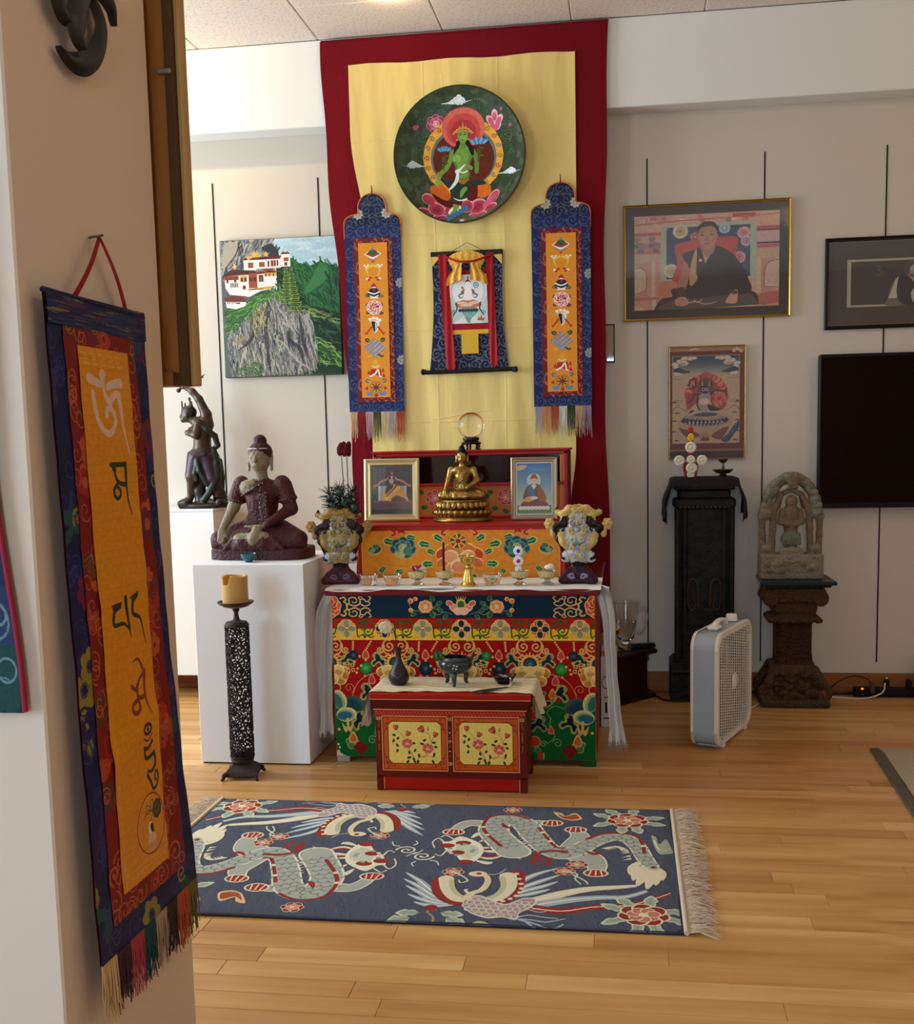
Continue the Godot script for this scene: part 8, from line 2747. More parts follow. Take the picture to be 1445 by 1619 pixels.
func candle_stand() -> void:
	var m := bump(mat(hx("3d2a20"), 0.5, 0.35), G.fine, 0.4)
	var o := thing("candle_stand", "tall pierced brown metal candle stand on four feet before the white pedestal", "candle stand", Vector3(-1.575, 0, 1.655), 0.12)
	var foot := MB.new()
	# four-sided spreading foot with arched sides
	for k in 4:
		foot.xf = Transform3D(Basis(Vector3.UP, k * PI / 2), Vector3.ZERO)
		foot.sheet(14, 8, func(u: float, v: float) -> Vector3:
			var a := (u - 0.5) * 2.0
			var w := lerpf(0.064, 0.034, smoothstep(0.0, 1.0, v))
			var y := lerpf(0.018, 0.062, v) + 0.006 * sin(v * PI) + 0.0016 * cos(a * 22.0) * smoothstep(0.3, 1.0, v)
			return Vector3(a * w, y - 0.006 * (1.0 - a * a) * (1.0 - v) + 0.006 * (1.0 - v) * a * a * 0.0, w), Vector3(0, 0.5, 1))
		foot.box(Vector3(0, 0.017, 0.062), Vector3(0.128, 0.008, 0.006), 0.002)
	foot.xf = Transform3D()
	part("base", foot, m, o)
	for sx in [-1.0, 1.0]:
		for sz in [-1.0, 1.0]:
			part("foot", MB.new().tube(smooth3([Vector3(sx * 0.055, 0.026, sz * 0.055), Vector3(sx * 0.066, 0.022, sz * 0.066), Vector3(sx * 0.067, 0.01, sz * 0.067), Vector3(sx * 0.074, 0.004, sz * 0.074)], 4), 0.009, 0.006, 8), m, o)
	part("lower_cap", lathe("0.02,0.055 0.034,0.06 0.046,0.068 0.048,0.078 0.047,0.084 0.03,0.084", 32), m, o)
	# pierced column: curls of flat iron round a cylinder, open between
	var r := RandomNumberGenerator.new()
	r.seed = 17
	var lat := MB.new()
	var R := 0.0465
	var put := func(px: PackedVector2Array, w: float) -> void:
		var p3 := PackedVector3Array()
		for q in px: p3.append(Vector3(cos(q.x / R) * R, q.y, sin(q.x / R) * R))
		lat.tube(p3, w, -1, 4, false)
	for row in 22:
		for k in 11:
			var c := Vector2((k + (0.5 if row % 2 else 0.0)) * TAU * R / 11 + r.randf_range(-0.003, 0.003), 0.097 + row * 0.0248 + r.randf_range(-0.004, 0.004))
			var a0 := r.randf() * TAU
			var dirn := 1.0 if r.randf() < 0.5 else -1.0
			var pts := PackedVector2Array()
			for i in 10:
				var f := i / 9.0
				pts.append(c + Vector2(cos(a0 + dirn * f * 7.0), sin(a0 + dirn * f * 7.0)) * lerpf(0.0155, 0.004, f))
			put.call(pts, 0.0034)
			put.call(PackedVector2Array([c + Vector2(cos(a0), sin(a0)) * 0.0155, c + Vector2(cos(a0 + 0.5), sin(a0 + 0.5)) * 0.024]), 0.0036)
	for y in [0.088, 0.632]:
		var p := PackedVector2Array()
		for i in 33: p.append(Vector2(TAU * R * i / 32, y))
		put.call(p, 0.005)
	part("pierced_column", lat, m, o)
	part("upper_cap", lathe("0.03,0.63 0.047,0.632 0.047,0.64 0.042,0.647 0.024,0.65 0.014,0.656 0.0105,0.668 0.009,0.682 0.011,0.69 0.0145,0.694 0.014,0.7 0.01,0.704", 32), m, o)
	part("drip_pan", lathe("0,0.7 0.02,0.702 0.045,0.708 0.066,0.72 0.074,0.728 0.073,0.731 0.062,0.724 0.04,0.714 0,0.71", 40), m, o)
	# candle with a hollow burnt into its front left
	var cn := thing("pillar_candle", "thick honey-coloured pillar candle with a burnt notch, on the tall stand", "candle", Vector3(-1.575, 0.7105, 1.655))
	var wax := mat(hx("c39a5a"), 0.45)
	wax.subsurf_scatter_enabled = true
	wax.subsurf_scatter_strength = 0.3
	var rim := func(a: float) -> float:
		var d := absf(wrapf(a - 2.05, -PI, PI))
		return 0.124 - 0.034 * (1.0 - smoothstep(0.25, 0.45, d)) - 0.002 * sin(a * 3.0)
	var wm := MB.new()
	wm.sheet(56, 14, func(u: float, v: float) -> Vector3:
		var a := u * TAU
		return Vector3(cos(a) * 0.052, lerpf(0.0, rim.call(a), v), sin(a) * 0.052))
	wm.sheet(56, 3, func(u: float, v: float) -> Vector3:
		var a := u * TAU
		var rr := lerpf(0.052, 0.042, v)
		return Vector3(cos(a) * rr, rim.call(a) + 0.002 * sin(v * PI) - 0.001 * v, sin(a) * rr), Vector3.UP)
	wm.sheet(56, 6, func(u: float, v: float) -> Vector3:
		var a := u * TAU
		return Vector3(cos(a) * 0.042 * (1.0 - 0.1 * v), lerpf(rim.call(a) - 0.001, 0.085, v), sin(a) * 0.042 * (1.0 - 0.1 * v)))
	wm.lathe(P2("0.038,0.085 0.02,0.082 0,0.081"), 32)
	part("wax", wm, wax, cn)
	part("wick", MB.new().tube(PackedVector3Array([Vector3(0, 0.08, 0), Vector3(0.001, 0.092, 0), Vector3(0.005, 0.1, 0)]), 0.0014), G.black, cn)

func left_side() -> void:
	# glossy white box on the wall under the dancer
	var bxo := thing("wall_box", "glossy white box fixed to the wall under the dancing statue", "display box", Vector3(-2.48, 0.125, 0.144))
	var gl := mat(hx("ece9e0"), 0.08)
	part("body", bx(Vector3(0, 0.445, 0), Vector3(0.6, 0.89, 0.272), 0.003), gl, bxo)
	part("lid", bx(Vector3(0, 0.898, 0), Vector3(0.602, 0.014, 0.276), 0.002), gl, bxo)
	dancer()
	var pd := thing("pedestal", "plain white square-edged pedestal carrying the wooden Buddha", "pedestal", Vector3(-1.579, 0, 1.187))
	var wt := bump(tri(mat(hx("eceeee"), 0.5), 2.0), G.grain, 0.05)
	part("body", bx(Vector3(0, 0.434, 0), Vector3(0.484, 0.856, 0.6), 0.002), wt, pd)
	part("plinth_gap", bx(Vector3(0, 0.003, 0), Vector3(0.472, 0.006, 0.588)), G.black, pd)
	wood_buddha()
	var cup := thing("small_bowl", "little teal glazed bowl in front of the wooden Buddha", "bowl", Vector3(-1.605, 0.8625, 1.39))
	part("bowl", lathe("0,0 0.014,0 0.016,0.004 0.026,0.014 0.034,0.03 0.0355,0.037 0.0335,0.037 0.025,0.018 0,0.008", 36), mat(hx("0f5660"), 0.15), cup)
	candle_stand()

func fan() -> void:
	var n := Vector3(0.932, 0, 0.363)
	var d := Vector3(0.363, 0, -0.932)
	var c := Vector3(0.379, 0, 1.172) + d * 0.27 - n * 0.058
	var o := thing("box_fan", "white and pale blue box fan standing on the floor right of the altar", "fan", c, deg_to_rad(68.7))
	var W := 0.54
	var H := 0.5
	var y0 := 0.012
	var rr := func(w: float, h: float, rad: float, seg: int) -> PackedVector2Array:
		var p := PackedVector2Array()
		for k in 4:
			var cx = (w / 2 - rad) * [1, -1, -1, 1][k]
			var cy = (h / 2 - rad) * [1, 1, -1, -1][k]
			for i in seg + 1:
				var a := PI / 2 * (k + i / float(seg))
				p.append(Vector2(cx + cos(a) * rad, cy + sin(a) * rad))
		return p
	var metal := mat(hx("a9b9c4"), 0.3, 0.1)
	var plastic := mat(hx("e6ded0"), 0.4)
	var ol: PackedVector2Array = rr.call(W - 0.008, H - 0.008, 0.066, 8)
	var shell := MB.new()
	var m := ol.size()
	for s in [1.0, 0.985]:   # outer and inner face of the sheet-metal band
		var base := shell.v.size()
		for i in m + 1:
			var q := ol[i % m]
			var nn := (ol[(i + 1) % m] - ol[(i - 1 + m) % m]).normalized()
			var nv := Vector3(nn.y, -nn.x, 0) * (1.0 if s == 1.0 else -1.0)
			shell.vert(Vector3(q.x * s, q.y * s, 0.05), nv)
			shell.vert(Vector3(q.x * s, q.y * s, -0.05), nv)
		for i in m: shell.quad(base + i * 2, base + i * 2 + 1, base + i * 2 + 3, base + i * 2 + 2)
	part("housing", shell, metal, o, Vector3(0, y0 + H / 2, 0))
	for s in [1.0, -1.0]:
		var f := MB.new()
		var oo: PackedVector2Array = rr.call(W, H, 0.07, 8)
		var ii: PackedVector2Array = rr.call(W - 0.05, H - 0.05, 0.05, 8)
		for i in m:
			var j := (i + 1) % m
			var a := Vector3(oo[i].x, oo[i].y, 0)
			var b := Vector3(oo[j].x, oo[j].y, 0)
			var e := Vector3(ii[i].x, ii[i].y, 0)
			var g := Vector3(ii[j].x, ii[j].y, 0)
			var fz := Vector3(0, 0, s * 0.062)
			var bz := Vector3(0, 0, s * 0.046)
			var on := (a + b).normalized()
			var lip := 0.97
			f.face([a + bz, b + bz, b + fz * 0.93, a + fz * 0.93], on)
			f.face([a + fz * 0.93, b + fz * 0.93, b * 0.985 + fz, a * 0.985 + fz], on + Vector3(0, 0, s))
			f.face([a * 0.985 + fz, b * 0.985 + fz, g + fz, e + fz], Vector3(0, 0, s))
			f.face([e + fz, g + fz, g + bz, e + bz], -on)
		var fr := part("front_frame" if s > 0 else "rear_frame", f, plastic, o, Vector3(0, y0 + H / 2, 0))
		var gr := MB.new()
		var gw := W - 0.05
		var gh := H - 0.05
		for i in 15:
			var x := (i - 7) * gw / 15.0
			gr.box(Vector3(x, 0, s * 0.056), Vector3(0.005, gh - (0.05 if absf(i - 7) > 6 else 0.0), 0.003))
		for j in 36:
			for i in 16:
				var y := (j - 18) * gh / 36.0 + (gh / 72.0 if i % 2 else 0.0)
				if absf(y) > gh / 2 - 0.004: continue
				if s > 0: gr.box(Vector3((i - 7.5) * gw / 15.0, y, s * 0.056), Vector3(gw / 15.0, 0.0032, 0.003))
		part("grille", gr, plastic, fr).set_meta("kind", "stuff")
		if s > 0:
			var hub := MB.new()
			hub.xf = Transform3D(Basis(Vector3.RIGHT, PI / 2), Vector3(0, 0, 0.056))
			hub.lathe(P2("0,0.008 0.03,0.008 0.036,0.005 0.038,0.0 0.0,0.0"), 32)
			part("hub_cap", hub, plastic, fr)
	for k in 5:
		var bl := MB.new()
		bl.xf = Transform3D(Basis(Vector3.BACK, TAU * k / 5), Vector3.ZERO)
		bl.sheet(8, 10, func(u: float, v: float) -> Vector3:
			var rad := lerpf(0.035, 0.205, v)
			var a := (u - 0.5) * lerpf(0.7, 1.0, v)
			return Vector3(cos(a) * rad, sin(a) * rad, (u - 0.5) * 0.05), Vector3.BACK)
		part("blade", bl, mat(hx("574e42"), 0.5), o, Vector3(0, y0 + H / 2, -0.005))  # blade colour kept dark for the shade inside the housing
	var shr := MB.new()   # plate with the round air opening, coloured dark for the shade inside
	for i in 48:
		var a := TAU * i / 48
		var b := TAU * (i + 1) / 48
		var ca := Vector3(cos(a), sin(a), 0)
		var cb := Vector3(cos(b), sin(b), 0)
		var oa := ca * minf(0.262 / maxf(absf(ca.x), 0.01), minf(0.242 / maxf(absf(ca.y), 0.01), 0.31))
		var ob := cb * minf(0.262 / maxf(absf(cb.x), 0.01), minf(0.242 / maxf(absf(cb.y), 0.01), 0.31))
		for z in [0.02, -0.02]: shr.face([ca * 0.215 + Vector3(0, 0, z), cb * 0.215 + Vector3(0, 0, z), ob + Vector3(0, 0, z), oa + Vector3(0, 0, z)], Vector3(0, 0, signf(z)))
		shr.face([ca * 0.215 + Vector3(0, 0, 0.02), cb * 0.215 + Vector3(0, 0, 0.02), cb * 0.215 - Vector3(0, 0, 0.02), ca * 0.215 - Vector3(0, 0, 0.02)], -ca)
	part("dark_shroud", shr, mat(hx("4a4136"), 0.6), o, Vector3(0, y0 + H / 2, 0))
	var mo := MB.new()
	mo.xf = Transform3D(Basis(Vector3.RIGHT, PI / 2), Vector3(0, y0 + H / 2, 0))
	mo.lathe(P2("0,-0.04 0.045,-0.04 0.05,-0.034 0.05,0.034 0.045,0.04 0,0.04"), 28)
	part("motor", mo, mat(hx("8d8a82"), 0.5), o)
	for s in [-1.0, 1.0]: part("foot", bx(Vector3(s * 0.17, 0.008, 0.0), Vector3(0.03, 0.016, 0.13), 0.004), plastic, o)
	# carrying handle and switch knob on top
	part("handle", MB.new().tube(smooth3([Vector3(-0.13, y0 + H + 0.004, 0.0), Vector3(-0.11, y0 + H + 0.022, 0), Vector3(-0.04, y0 + H + 0.03, 0), Vector3(0.03, y0 + H + 0.02, 0), Vector3(0.05, y0 + H + 0.002, 0)], 6), 0.014, 0.012, 10, true, 0.7), mat(hx("f0ece4"), 0.4), o)
	part("handle_boss", bx(Vector3(-0.12, y0 + H + 0.008, 0), Vector3(0.07, 0.02, 0.05), 0.008), mat(hx("f0ece4"), 0.4), o)
	part("switch_knob", lathe("0,0 0.026,0 0.028,0.004 0.024,0.028 0.02,0.031 0,0.031", 24), mat(hx("f3efe8"), 0.35), o, Vector3(0.14, y0 + H, 0))

func cord(called: String, label: String, pts: Array, r: float, m: Material) -> void:
	tag(part(called, MB.new().tube(smooth3(pts, 8), r, -1, 7), m), label, "cord")

func stele() -> void:
	var o := thing("stone_stele", "weathered stone arch carving with a small figure inside, on the scrolled column", "sculpture", Vector3(0.815, 0.6385, 0.2))
	var sc := Sculpt.new(Vector3(-0.165, -0.004, -0.08), Vector3(0.165, 0.56, 0.085), 0.0048)
	sc.k = 0.01
	# 0 grey, 1 warm, 2 green
	sc.box(Vector3(0, 0.062, 0), Vector3(0.305, 0.124, 0.13), 0.008, 0)
	sc.k = 0.004
	sc.box(Vector3(0, 0.066, 0.072), Vector3(0.262, 0.085, 0.016), 0.004, -1)
	sc.k = 0.01
	var r := RandomNumberGenerator.new()
	r.seed = 12
	for i in 26: sc.ell(Vector3(r.randf_range(-0.12, 0.12), r.randf_range(0.035, 0.098), 0.062), Vector3(0.016, 0.011, 0.009) * r.randf_range(0.6, 1.3), [0, 1, 0][i % 3])
	for s in [-1.0, 1.0]:
		sc.path([Vector3(s * 0.136, 0.13, 0), Vector3(s * 0.138, 0.22, 0), Vector3(s * 0.14, 0.3, 0)], [0.017, 0.015, 0.016], 1)
		sc.path([Vector3(s * 0.094, 0.13, 0.01), Vector3(s * 0.09, 0.25, 0.01), Vector3(s * 0.086, 0.34, 0.01), Vector3(s * 0.05, 0.42, 0.005)], [0.017, 0.016, 0.018, 0.014], 1)
		sc.ell(Vector3(s * 0.118, 0.15, 0.012), Vector3(0.026, 0.022, 0.022), 0)
		sc.ell(Vector3(s * 0.138, 0.31, 0.008), Vector3(0.024, 0.018, 0.022), 0)
	# foliage band of the arch
	for i in 17:
		var a := PI * i / 16.0
		var p := Vector3(cos(a) * 0.124, 0.33 + sin(a) * 0.175, 0)
		sc.ell(p, Vector3(0.03, 0.03, 0.034) * r.randf_range(0.85, 1.15), [0, 2, 0, 1][i % 4])
		sc.ell(p + Vector3(cos(a) * 0.012, sin(a) * 0.012, 0.022), Vector3(0.014, 0.014, 0.016), [2, 0][i % 2])
	sc.box(Vector3(0.005, 0.485, 0.03), Vector3(0.05, 0.075, 0.025), 0.008, 1)
	# figure on a lotus
	sc.ell(Vector3(0, 0.135, 0.01), Vector3(0.055, 0.02, 0.04), 0)
	for i in 7: sc.ell(Vector3((i - 3) * 0.016, 0.14, 0.035), Vector3(0.009, 0.018, 0.01), 0)
	sc.path([Vector3(0, 0.14, 0.0), Vector3(0, 0.21, 0.0)], [0.028, 0.034], 2)
	sc.ell(Vector3(0, 0.2, 0.01), Vector3(0.05, 0.034, 0.036), 2)
	for i in 5: sc.path([Vector3((i - 2) * 0.018, 0.225, 0.03), Vector3((i - 2) * 0.02, 0.175, 0.036)], [0.007, 0.008], 2)
	sc.path([Vector3(0, 0.22, 0.0), Vector3(0, 0.27, 0), Vector3(0, 0.33, 0.0)], [0.03, 0.034, 0.042], 1)
	for s in [-1.0, 1.0]: sc.path([Vector3(s * 0.042, 0.335, 0), Vector3(s * 0.052, 0.285, 0.015), Vector3(s * 0.02, 0.27, 0.035)], [0.016, 0.014, 0.011], 1)
	sc.ell(Vector3(0, 0.385, 0.01), Vector3(0.03, 0.034, 0.03), 1)
	sc.k = 0.005
	sc.path([Vector3(-0.062, 0.36, -0.012), Vector3(-0.05, 0.42, -0.012), Vector3(0, 0.445, -0.012), Vector3(0.05, 0.42, -0.012), Vector3(0.062, 0.36, -0.012)], [0.013, 0.013, 0.013, 0.013, 0.013], 0)
	sc.cap(Vector3(0, 0.39, 0.038), Vector3(0, 0.375, 0.043), 0.004, 0.006, 1)
	for s in [-1.0, 1.0]: sc.ell(Vector3(s * 0.012, 0.39, 0.034), Vector3(0.007, 0.003, 0.005), 1)
	sc.ell(Vector3(0, 0.363, 0.035), Vector3(0.009, 0.003, 0.005), 1)
	var m := vmat(0.85)
	bump(tri(m, 6.0), G.grain, 0.9)
	part("carving", sc.mesh([lin("857d6b"), lin("776854"), lin("6f7462")]), m, o)

func scrolled_column() -> void:
	var o := thing("carved_column", "short carved brown column with scrolls and a dark green top slab, under the stone stele", "column", Vector3(0.828, 0, 0.2))
	var sl := MB.new().box(Vector3(0.012, 0.628, 0.005), Vector3(0.352, 0.018, 0.32), 0.004)
	part("top_slab", sl, mat(hx("1f2a24"), 0.35), o)
	part("slab_moulding", bx(Vector3(0.005, 0.613, 0.0), Vector3(0.32, 0.014, 0.29), 0.005), mat(hx("1c2620"), 0.4), o)
	var sc := Sculpt.new(Vector3(-0.2, -0.004, -0.17), Vector3(0.2, 0.61, 0.18), 0.0065)
	var r := RandomNumberGenerator.new()
	r.seed = 14
	sc.k = 0.02
	sc.box(Vector3(0, 0.33, 0), Vector3(0.175, 0.3, 0.175), 0.03, 1)
	sc.box(Vector3(0, 0.57, 0), Vector3(0.29, 0.065, 0.25), 0.02, 0)
	sc.box(Vector3(0, 0.51, 0), Vector3(0.22, 0.1, 0.2), 0.03, 0)
	sc.k = 0.008
	for s in [-1.0, 1.0]:
		for z in [0.115, -0.1]:
			volute(sc, Vector3(s * 0.115, 0.545, z), 0.034, PI / 2, -s * 1.4, 0.014, 0)
		sc.cap(Vector3(s * 0.13, 0.545, -0.1), Vector3(s * 0.13, 0.545, 0.1), 0.028, 0.028, 0)
	for i in 5: sc.ell(Vector3((i - 2) * 0.032, 0.545, 0.11), Vector3(0.016, 0.022, 0.016), 0)
	sc.box(Vector3(0, 0.445, 0), Vector3(0.235, 0.022, 0.215), 0.01, 0)
	for i in 8:
		sc.ell(Vector3((i - 3.5) * 0.03, 0.435, 0.11), Vector3(0.0135, 0.0135, 0.0135), 0)
		sc.ell(Vector3(0.12, 0.435, (i - 3.5) * 0.028), Vector3(0.0135, 0.0135, 0.0135), 0)
		sc.ell(Vector3(-0.12, 0.435, (i - 3.5) * 0.028), Vector3(0.0135, 0.0135, 0.0135), 0)
	sc.k = 0.02
	sc.box(Vector3(0, 0.19, 0), Vector3(0.225, 0.03, 0.21), 0.012, 0)
	sc.box(Vector3(0, 0.11, 0), Vector3(0.21, 0.16, 0.2), 0.02, 0)
	sc.box(Vector3(0, 0.02, 0), Vector3(0.34, 0.04, 0.29), 0.014, 0)
	for s in [-1.0, 1.0]:
		sc.k = 0.012
		for z in [0.12, -0.1]:
			sc.path([Vector3(s * 0.1, 0.18, z * 0.8), Vector3(s * 0.13, 0.12, z), Vector3(s * 0.15, 0.1, z)], [0.024, 0.024, 0.014], 0)
			volute(sc, Vector3(s * 0.135, 0.07, z), 0.038, PI / 2, -s * 1.4, 0.014, 0)
	sc.k = 0.007
	for i in 60: sc.ell(Vector3(r.randf_range(-0.1, 0.1), r.randf_range(0.03, 0.185), 0.105 + r.randf_range(-0.004, 0.012)), Vector3(0.017, 0.012, 0.012) * r.randf_range(0.6, 1.4), 0)
	for i in 24: sc.ell(Vector3(-0.112, r.randf_range(0.03, 0.185), r.randf_range(-0.1, 0.1)), Vector3(0.012, 0.014, 0.016) * r.randf_range(0.6, 1.4), 0)
	sc.ell(Vector3(0.135, 0.07, 0.135), Vector3(0.012, 0.012, 0.008), 2)
	var m := vmat(0.6)
	bump(tri(m, 5.0), G.grain, 1.0)
	part("carving", sc.mesh([lin("47331f"), lin("351f12"), lin("75402f")]), m, o)

func draped_pedestal() -> void:
	var dk := bump(tri(mat(Color.WHITE, 0.55, 0.0, ramp_tex(256, 256, 0.02, 61, [hx("0a0705"), hx("15100b"), hx("191812"), hx("120d09")], 4, 1.0, 4.0)), 1.6), G.grain, 0.6)
	var o := thing("dark_pedestal", "tall dark carved wooden pedestal behind the fan, topped by a dark fringed cloth", "pedestal", Vector3(0.391, 0, 0.105))
	part("shaft", bx(Vector3(0, 0.6, -0.005), Vector3(0.28, 0.8, 0.165), 0.006), dk, o)
	for x in [-0.135, -0.098, 0.098, 0.135]: part("pilaster", bx(Vector3(x, 0.6, 0.08), Vector3(0.03, 0.8, 0.02), 0.008), dk, o)
	var b := MB.new()
	b.box(Vector3(0, 0.1, 0), Vector3(0.345, 0.2, 0.19), 0.006)
	b.box(Vector3(0, 0.205, 0), Vector3(0.32, 0.02, 0.18), 0.008)
	part("base_block", b, dk, o)
	part("base_roll", MB.new().tube(PackedVector3Array([Vector3(-0.165, 0.15, 0.093), Vector3(0, 0.152, 0.096), Vector3(0.165, 0.15, 0.093)]), 0.014, -1, 10), dk, o)
	var cp := MB.new()
	cp.box(Vector3(0, 1.02, 0), Vector3(0.31, 0.05, 0.18), 0.01)
	cp.box(Vector3(0, 1.065, 0), Vector3(0.26, 0.05, 0.16), 0.01)
	cp.box(Vector3(0, 1.115, 0), Vector3(0.3, 0.055, 0.185), 0.006)
	part("capital", cp, dk, o)
	var bd := MB.new()
	for i in 12: bd.ball(Vector3((i - 5.5) * 0.022, 1.0, 0.092), Vector3(0.012, 0.011, 0.011), 10, 6)
	part("bead_row", bd, mat(hx("25241a"), 0.5), o)
	for s in [-1.0, 1.0]:
		var sw := MB.new()
		sw.tube(smooth3([Vector3(s * 0.03, 0.49, 0.079), Vector3(s * 0.034, 0.6, 0.082), Vector3(s * 0.058, 0.63, 0.082), Vector3(s * 0.082, 0.6, 0.082), Vector3(s * 0.08, 0.5, 0.08), Vector3(s * 0.06, 0.47, 0.082), Vector3(s * 0.045, 0.5, 0.082), Vector3(s * 0.056, 0.53, 0.082)], 6), 0.009, 0.006, 7)
		part("carved_scroll", sw, mat(hx("35241a"), 0.5), o)
	# cloth with an ornamental hem
	var ca := ramp_tex(256, 256, 0.05, 64, [hx("0e0a0e"), hx("1c1416"), hx("2a1c1c"), hx("141018"), hx("3a2a26")], 3)
	var cl := thing("draped_cloth", "small dark patterned cloth hanging over the top of the tall dark pedestal", "cloth", Vector3(0.391, 1.145, 0.105))
	var cm := MB.new().sheet(60, 30, func(u: float, v: float) -> Vector3:
		var s := (u - 0.5) * 0.72
		var lim := 0.17
		var over := maxf(absf(s) - lim, 0.0)
		var t := v * 0.30
		var fr := maxf(t - 0.2, 0.0)
		var x := clampf(s, -lim, lim) + signf(s) * (0.03 * smoothstep(0.0, 0.12, over) + 0.008 * sin(t * 60.0) * over * 8.0)
		var drop := over * (1.0 if s < 0 else 0.95) + fr * 0.45
		return Vector3(x, 0.007 - drop + 0.003 * sin(u * 40.0) * minf(1.0, fr * 20.0) - 0.008 * (smoothstep(0.15, 0.17, absf(s))), -0.1 + minf(t, 0.2) + 0.006 * smoothstep(0.0, 0.02, fr) + over * 0.1 * sin(v * 12.0)), Vector3.UP)
	part("cloth", cm, mat(Color.WHITE, 0.7, 0.0, ca), cl)
	# butter ornament
	var ty := 1.1535
	var to := thing("butter_ornament", "red offering ornament covered with pale discs, on the left of the draped pedestal", "offering", Vector3(0.325, ty, 0.125))
	var red := mat(hx("8f1a18"), 0.5)
	part("red_body", MB.new().prism(P2("-0.032,0 0.03,0 0.038,0.05 0.012,0.085 0.012,0.2 0.0,0.235 -0.012,0.2 -0.012,0.085 -0.04,0.05"), -0.008, 0.006, 0.003), red, to)
	for s in [-1.0, 1.0]: part("arm", MB.new().tube(PackedVector3Array([Vector3(s * 0.012, 0.05, 0), Vector3(s * 0.035, 0.07, 0), Vector3(s * 0.05, 0.082, 0)]), 0.009, 0.007, 8), red, to)
	var disc := MB.new()
	disc.xf = Transform3D(Basis(Vector3.RIGHT, PI / 2), Vector3.ZERO)
	disc.lathe(P2("0,0.007 0.005,0.008 0.008,0.005 0.014,0.004 0.018,0.007 0.022,0.006 0.027,0.003 0.027,-0.003 0,-0.003"), 28)
	var dm := disc.mesh()
	var pale := mat(hx("d6cfb4"), 0.5)
	for q in [[-0.058, 0.083, 1.0], [0.056, 0.083, 1.0], [0.0, 0.088, 0.8], [0.004, 0.044, 1.05], [0.0, 0.15, 1.05], [0.0, 0.01, 0.7]]:
		var dd := part("disc", dm, pale, to, Vector3(q[0], q[1], 0.011 + (0.004 if q[1] > 0.085 and q[1] < 0.1 else 0.0)))
		dd.scale = Vector3.ONE * q[2]
	var yd := part("yellow_disc", dm, mat(hx("d9b02c"), 0.5), to, Vector3(0, 0.2, 0.012))
	yd.scale = Vector3(0.62, 0.75, 0.8)
	var tp := MB.new()
	for i in 5:
		var a := TAU * i / 5 + PI / 2
		tp.ball(Vector3(cos(a) * 0.008, 0.24 + sin(a) * 0.008, 0.006), Vector3(0.007, 0.007, 0.004), 8, 6)
	part("red_blossom", tp, mat(hx("c2281c"), 0.4), to)
	var os := thing("offering_stand", "small brown metal stand with two tiered dishes, right of the disc ornament", "stand", Vector3(0.487, ty, 0.125))
	part("base", lathe("0,0 0.02,0 0.022,0.004 0.014,0.01 0.012,0.016", 24), mat(hx("3a2216"), 0.4, 0.4), os)
	part("dish", lathe("0.01,0.012 0.034,0.016 0.05,0.03 0.052,0.034 0.049,0.034 0.03,0.022 0,0.02", 32), mat(hx("4a2c1c"), 0.4, 0.4), os)
	part("stem", lathe("0,0.02 0.012,0.022 0.01,0.03 0.006,0.036 0.009,0.044 0.006,0.052 0.005,0.066 0.01,0.07", 20), mat(hx("6a4a38"), 0.35, 0.5), os)
	part("upper_dish", lathe("0,0.068 0.012,0.069 0.02,0.076 0.024,0.084 0.024,0.088 0.02,0.087 0.01,0.078 0,0.077", 24), mat(hx("3f271a"), 0.4, 0.4), os)

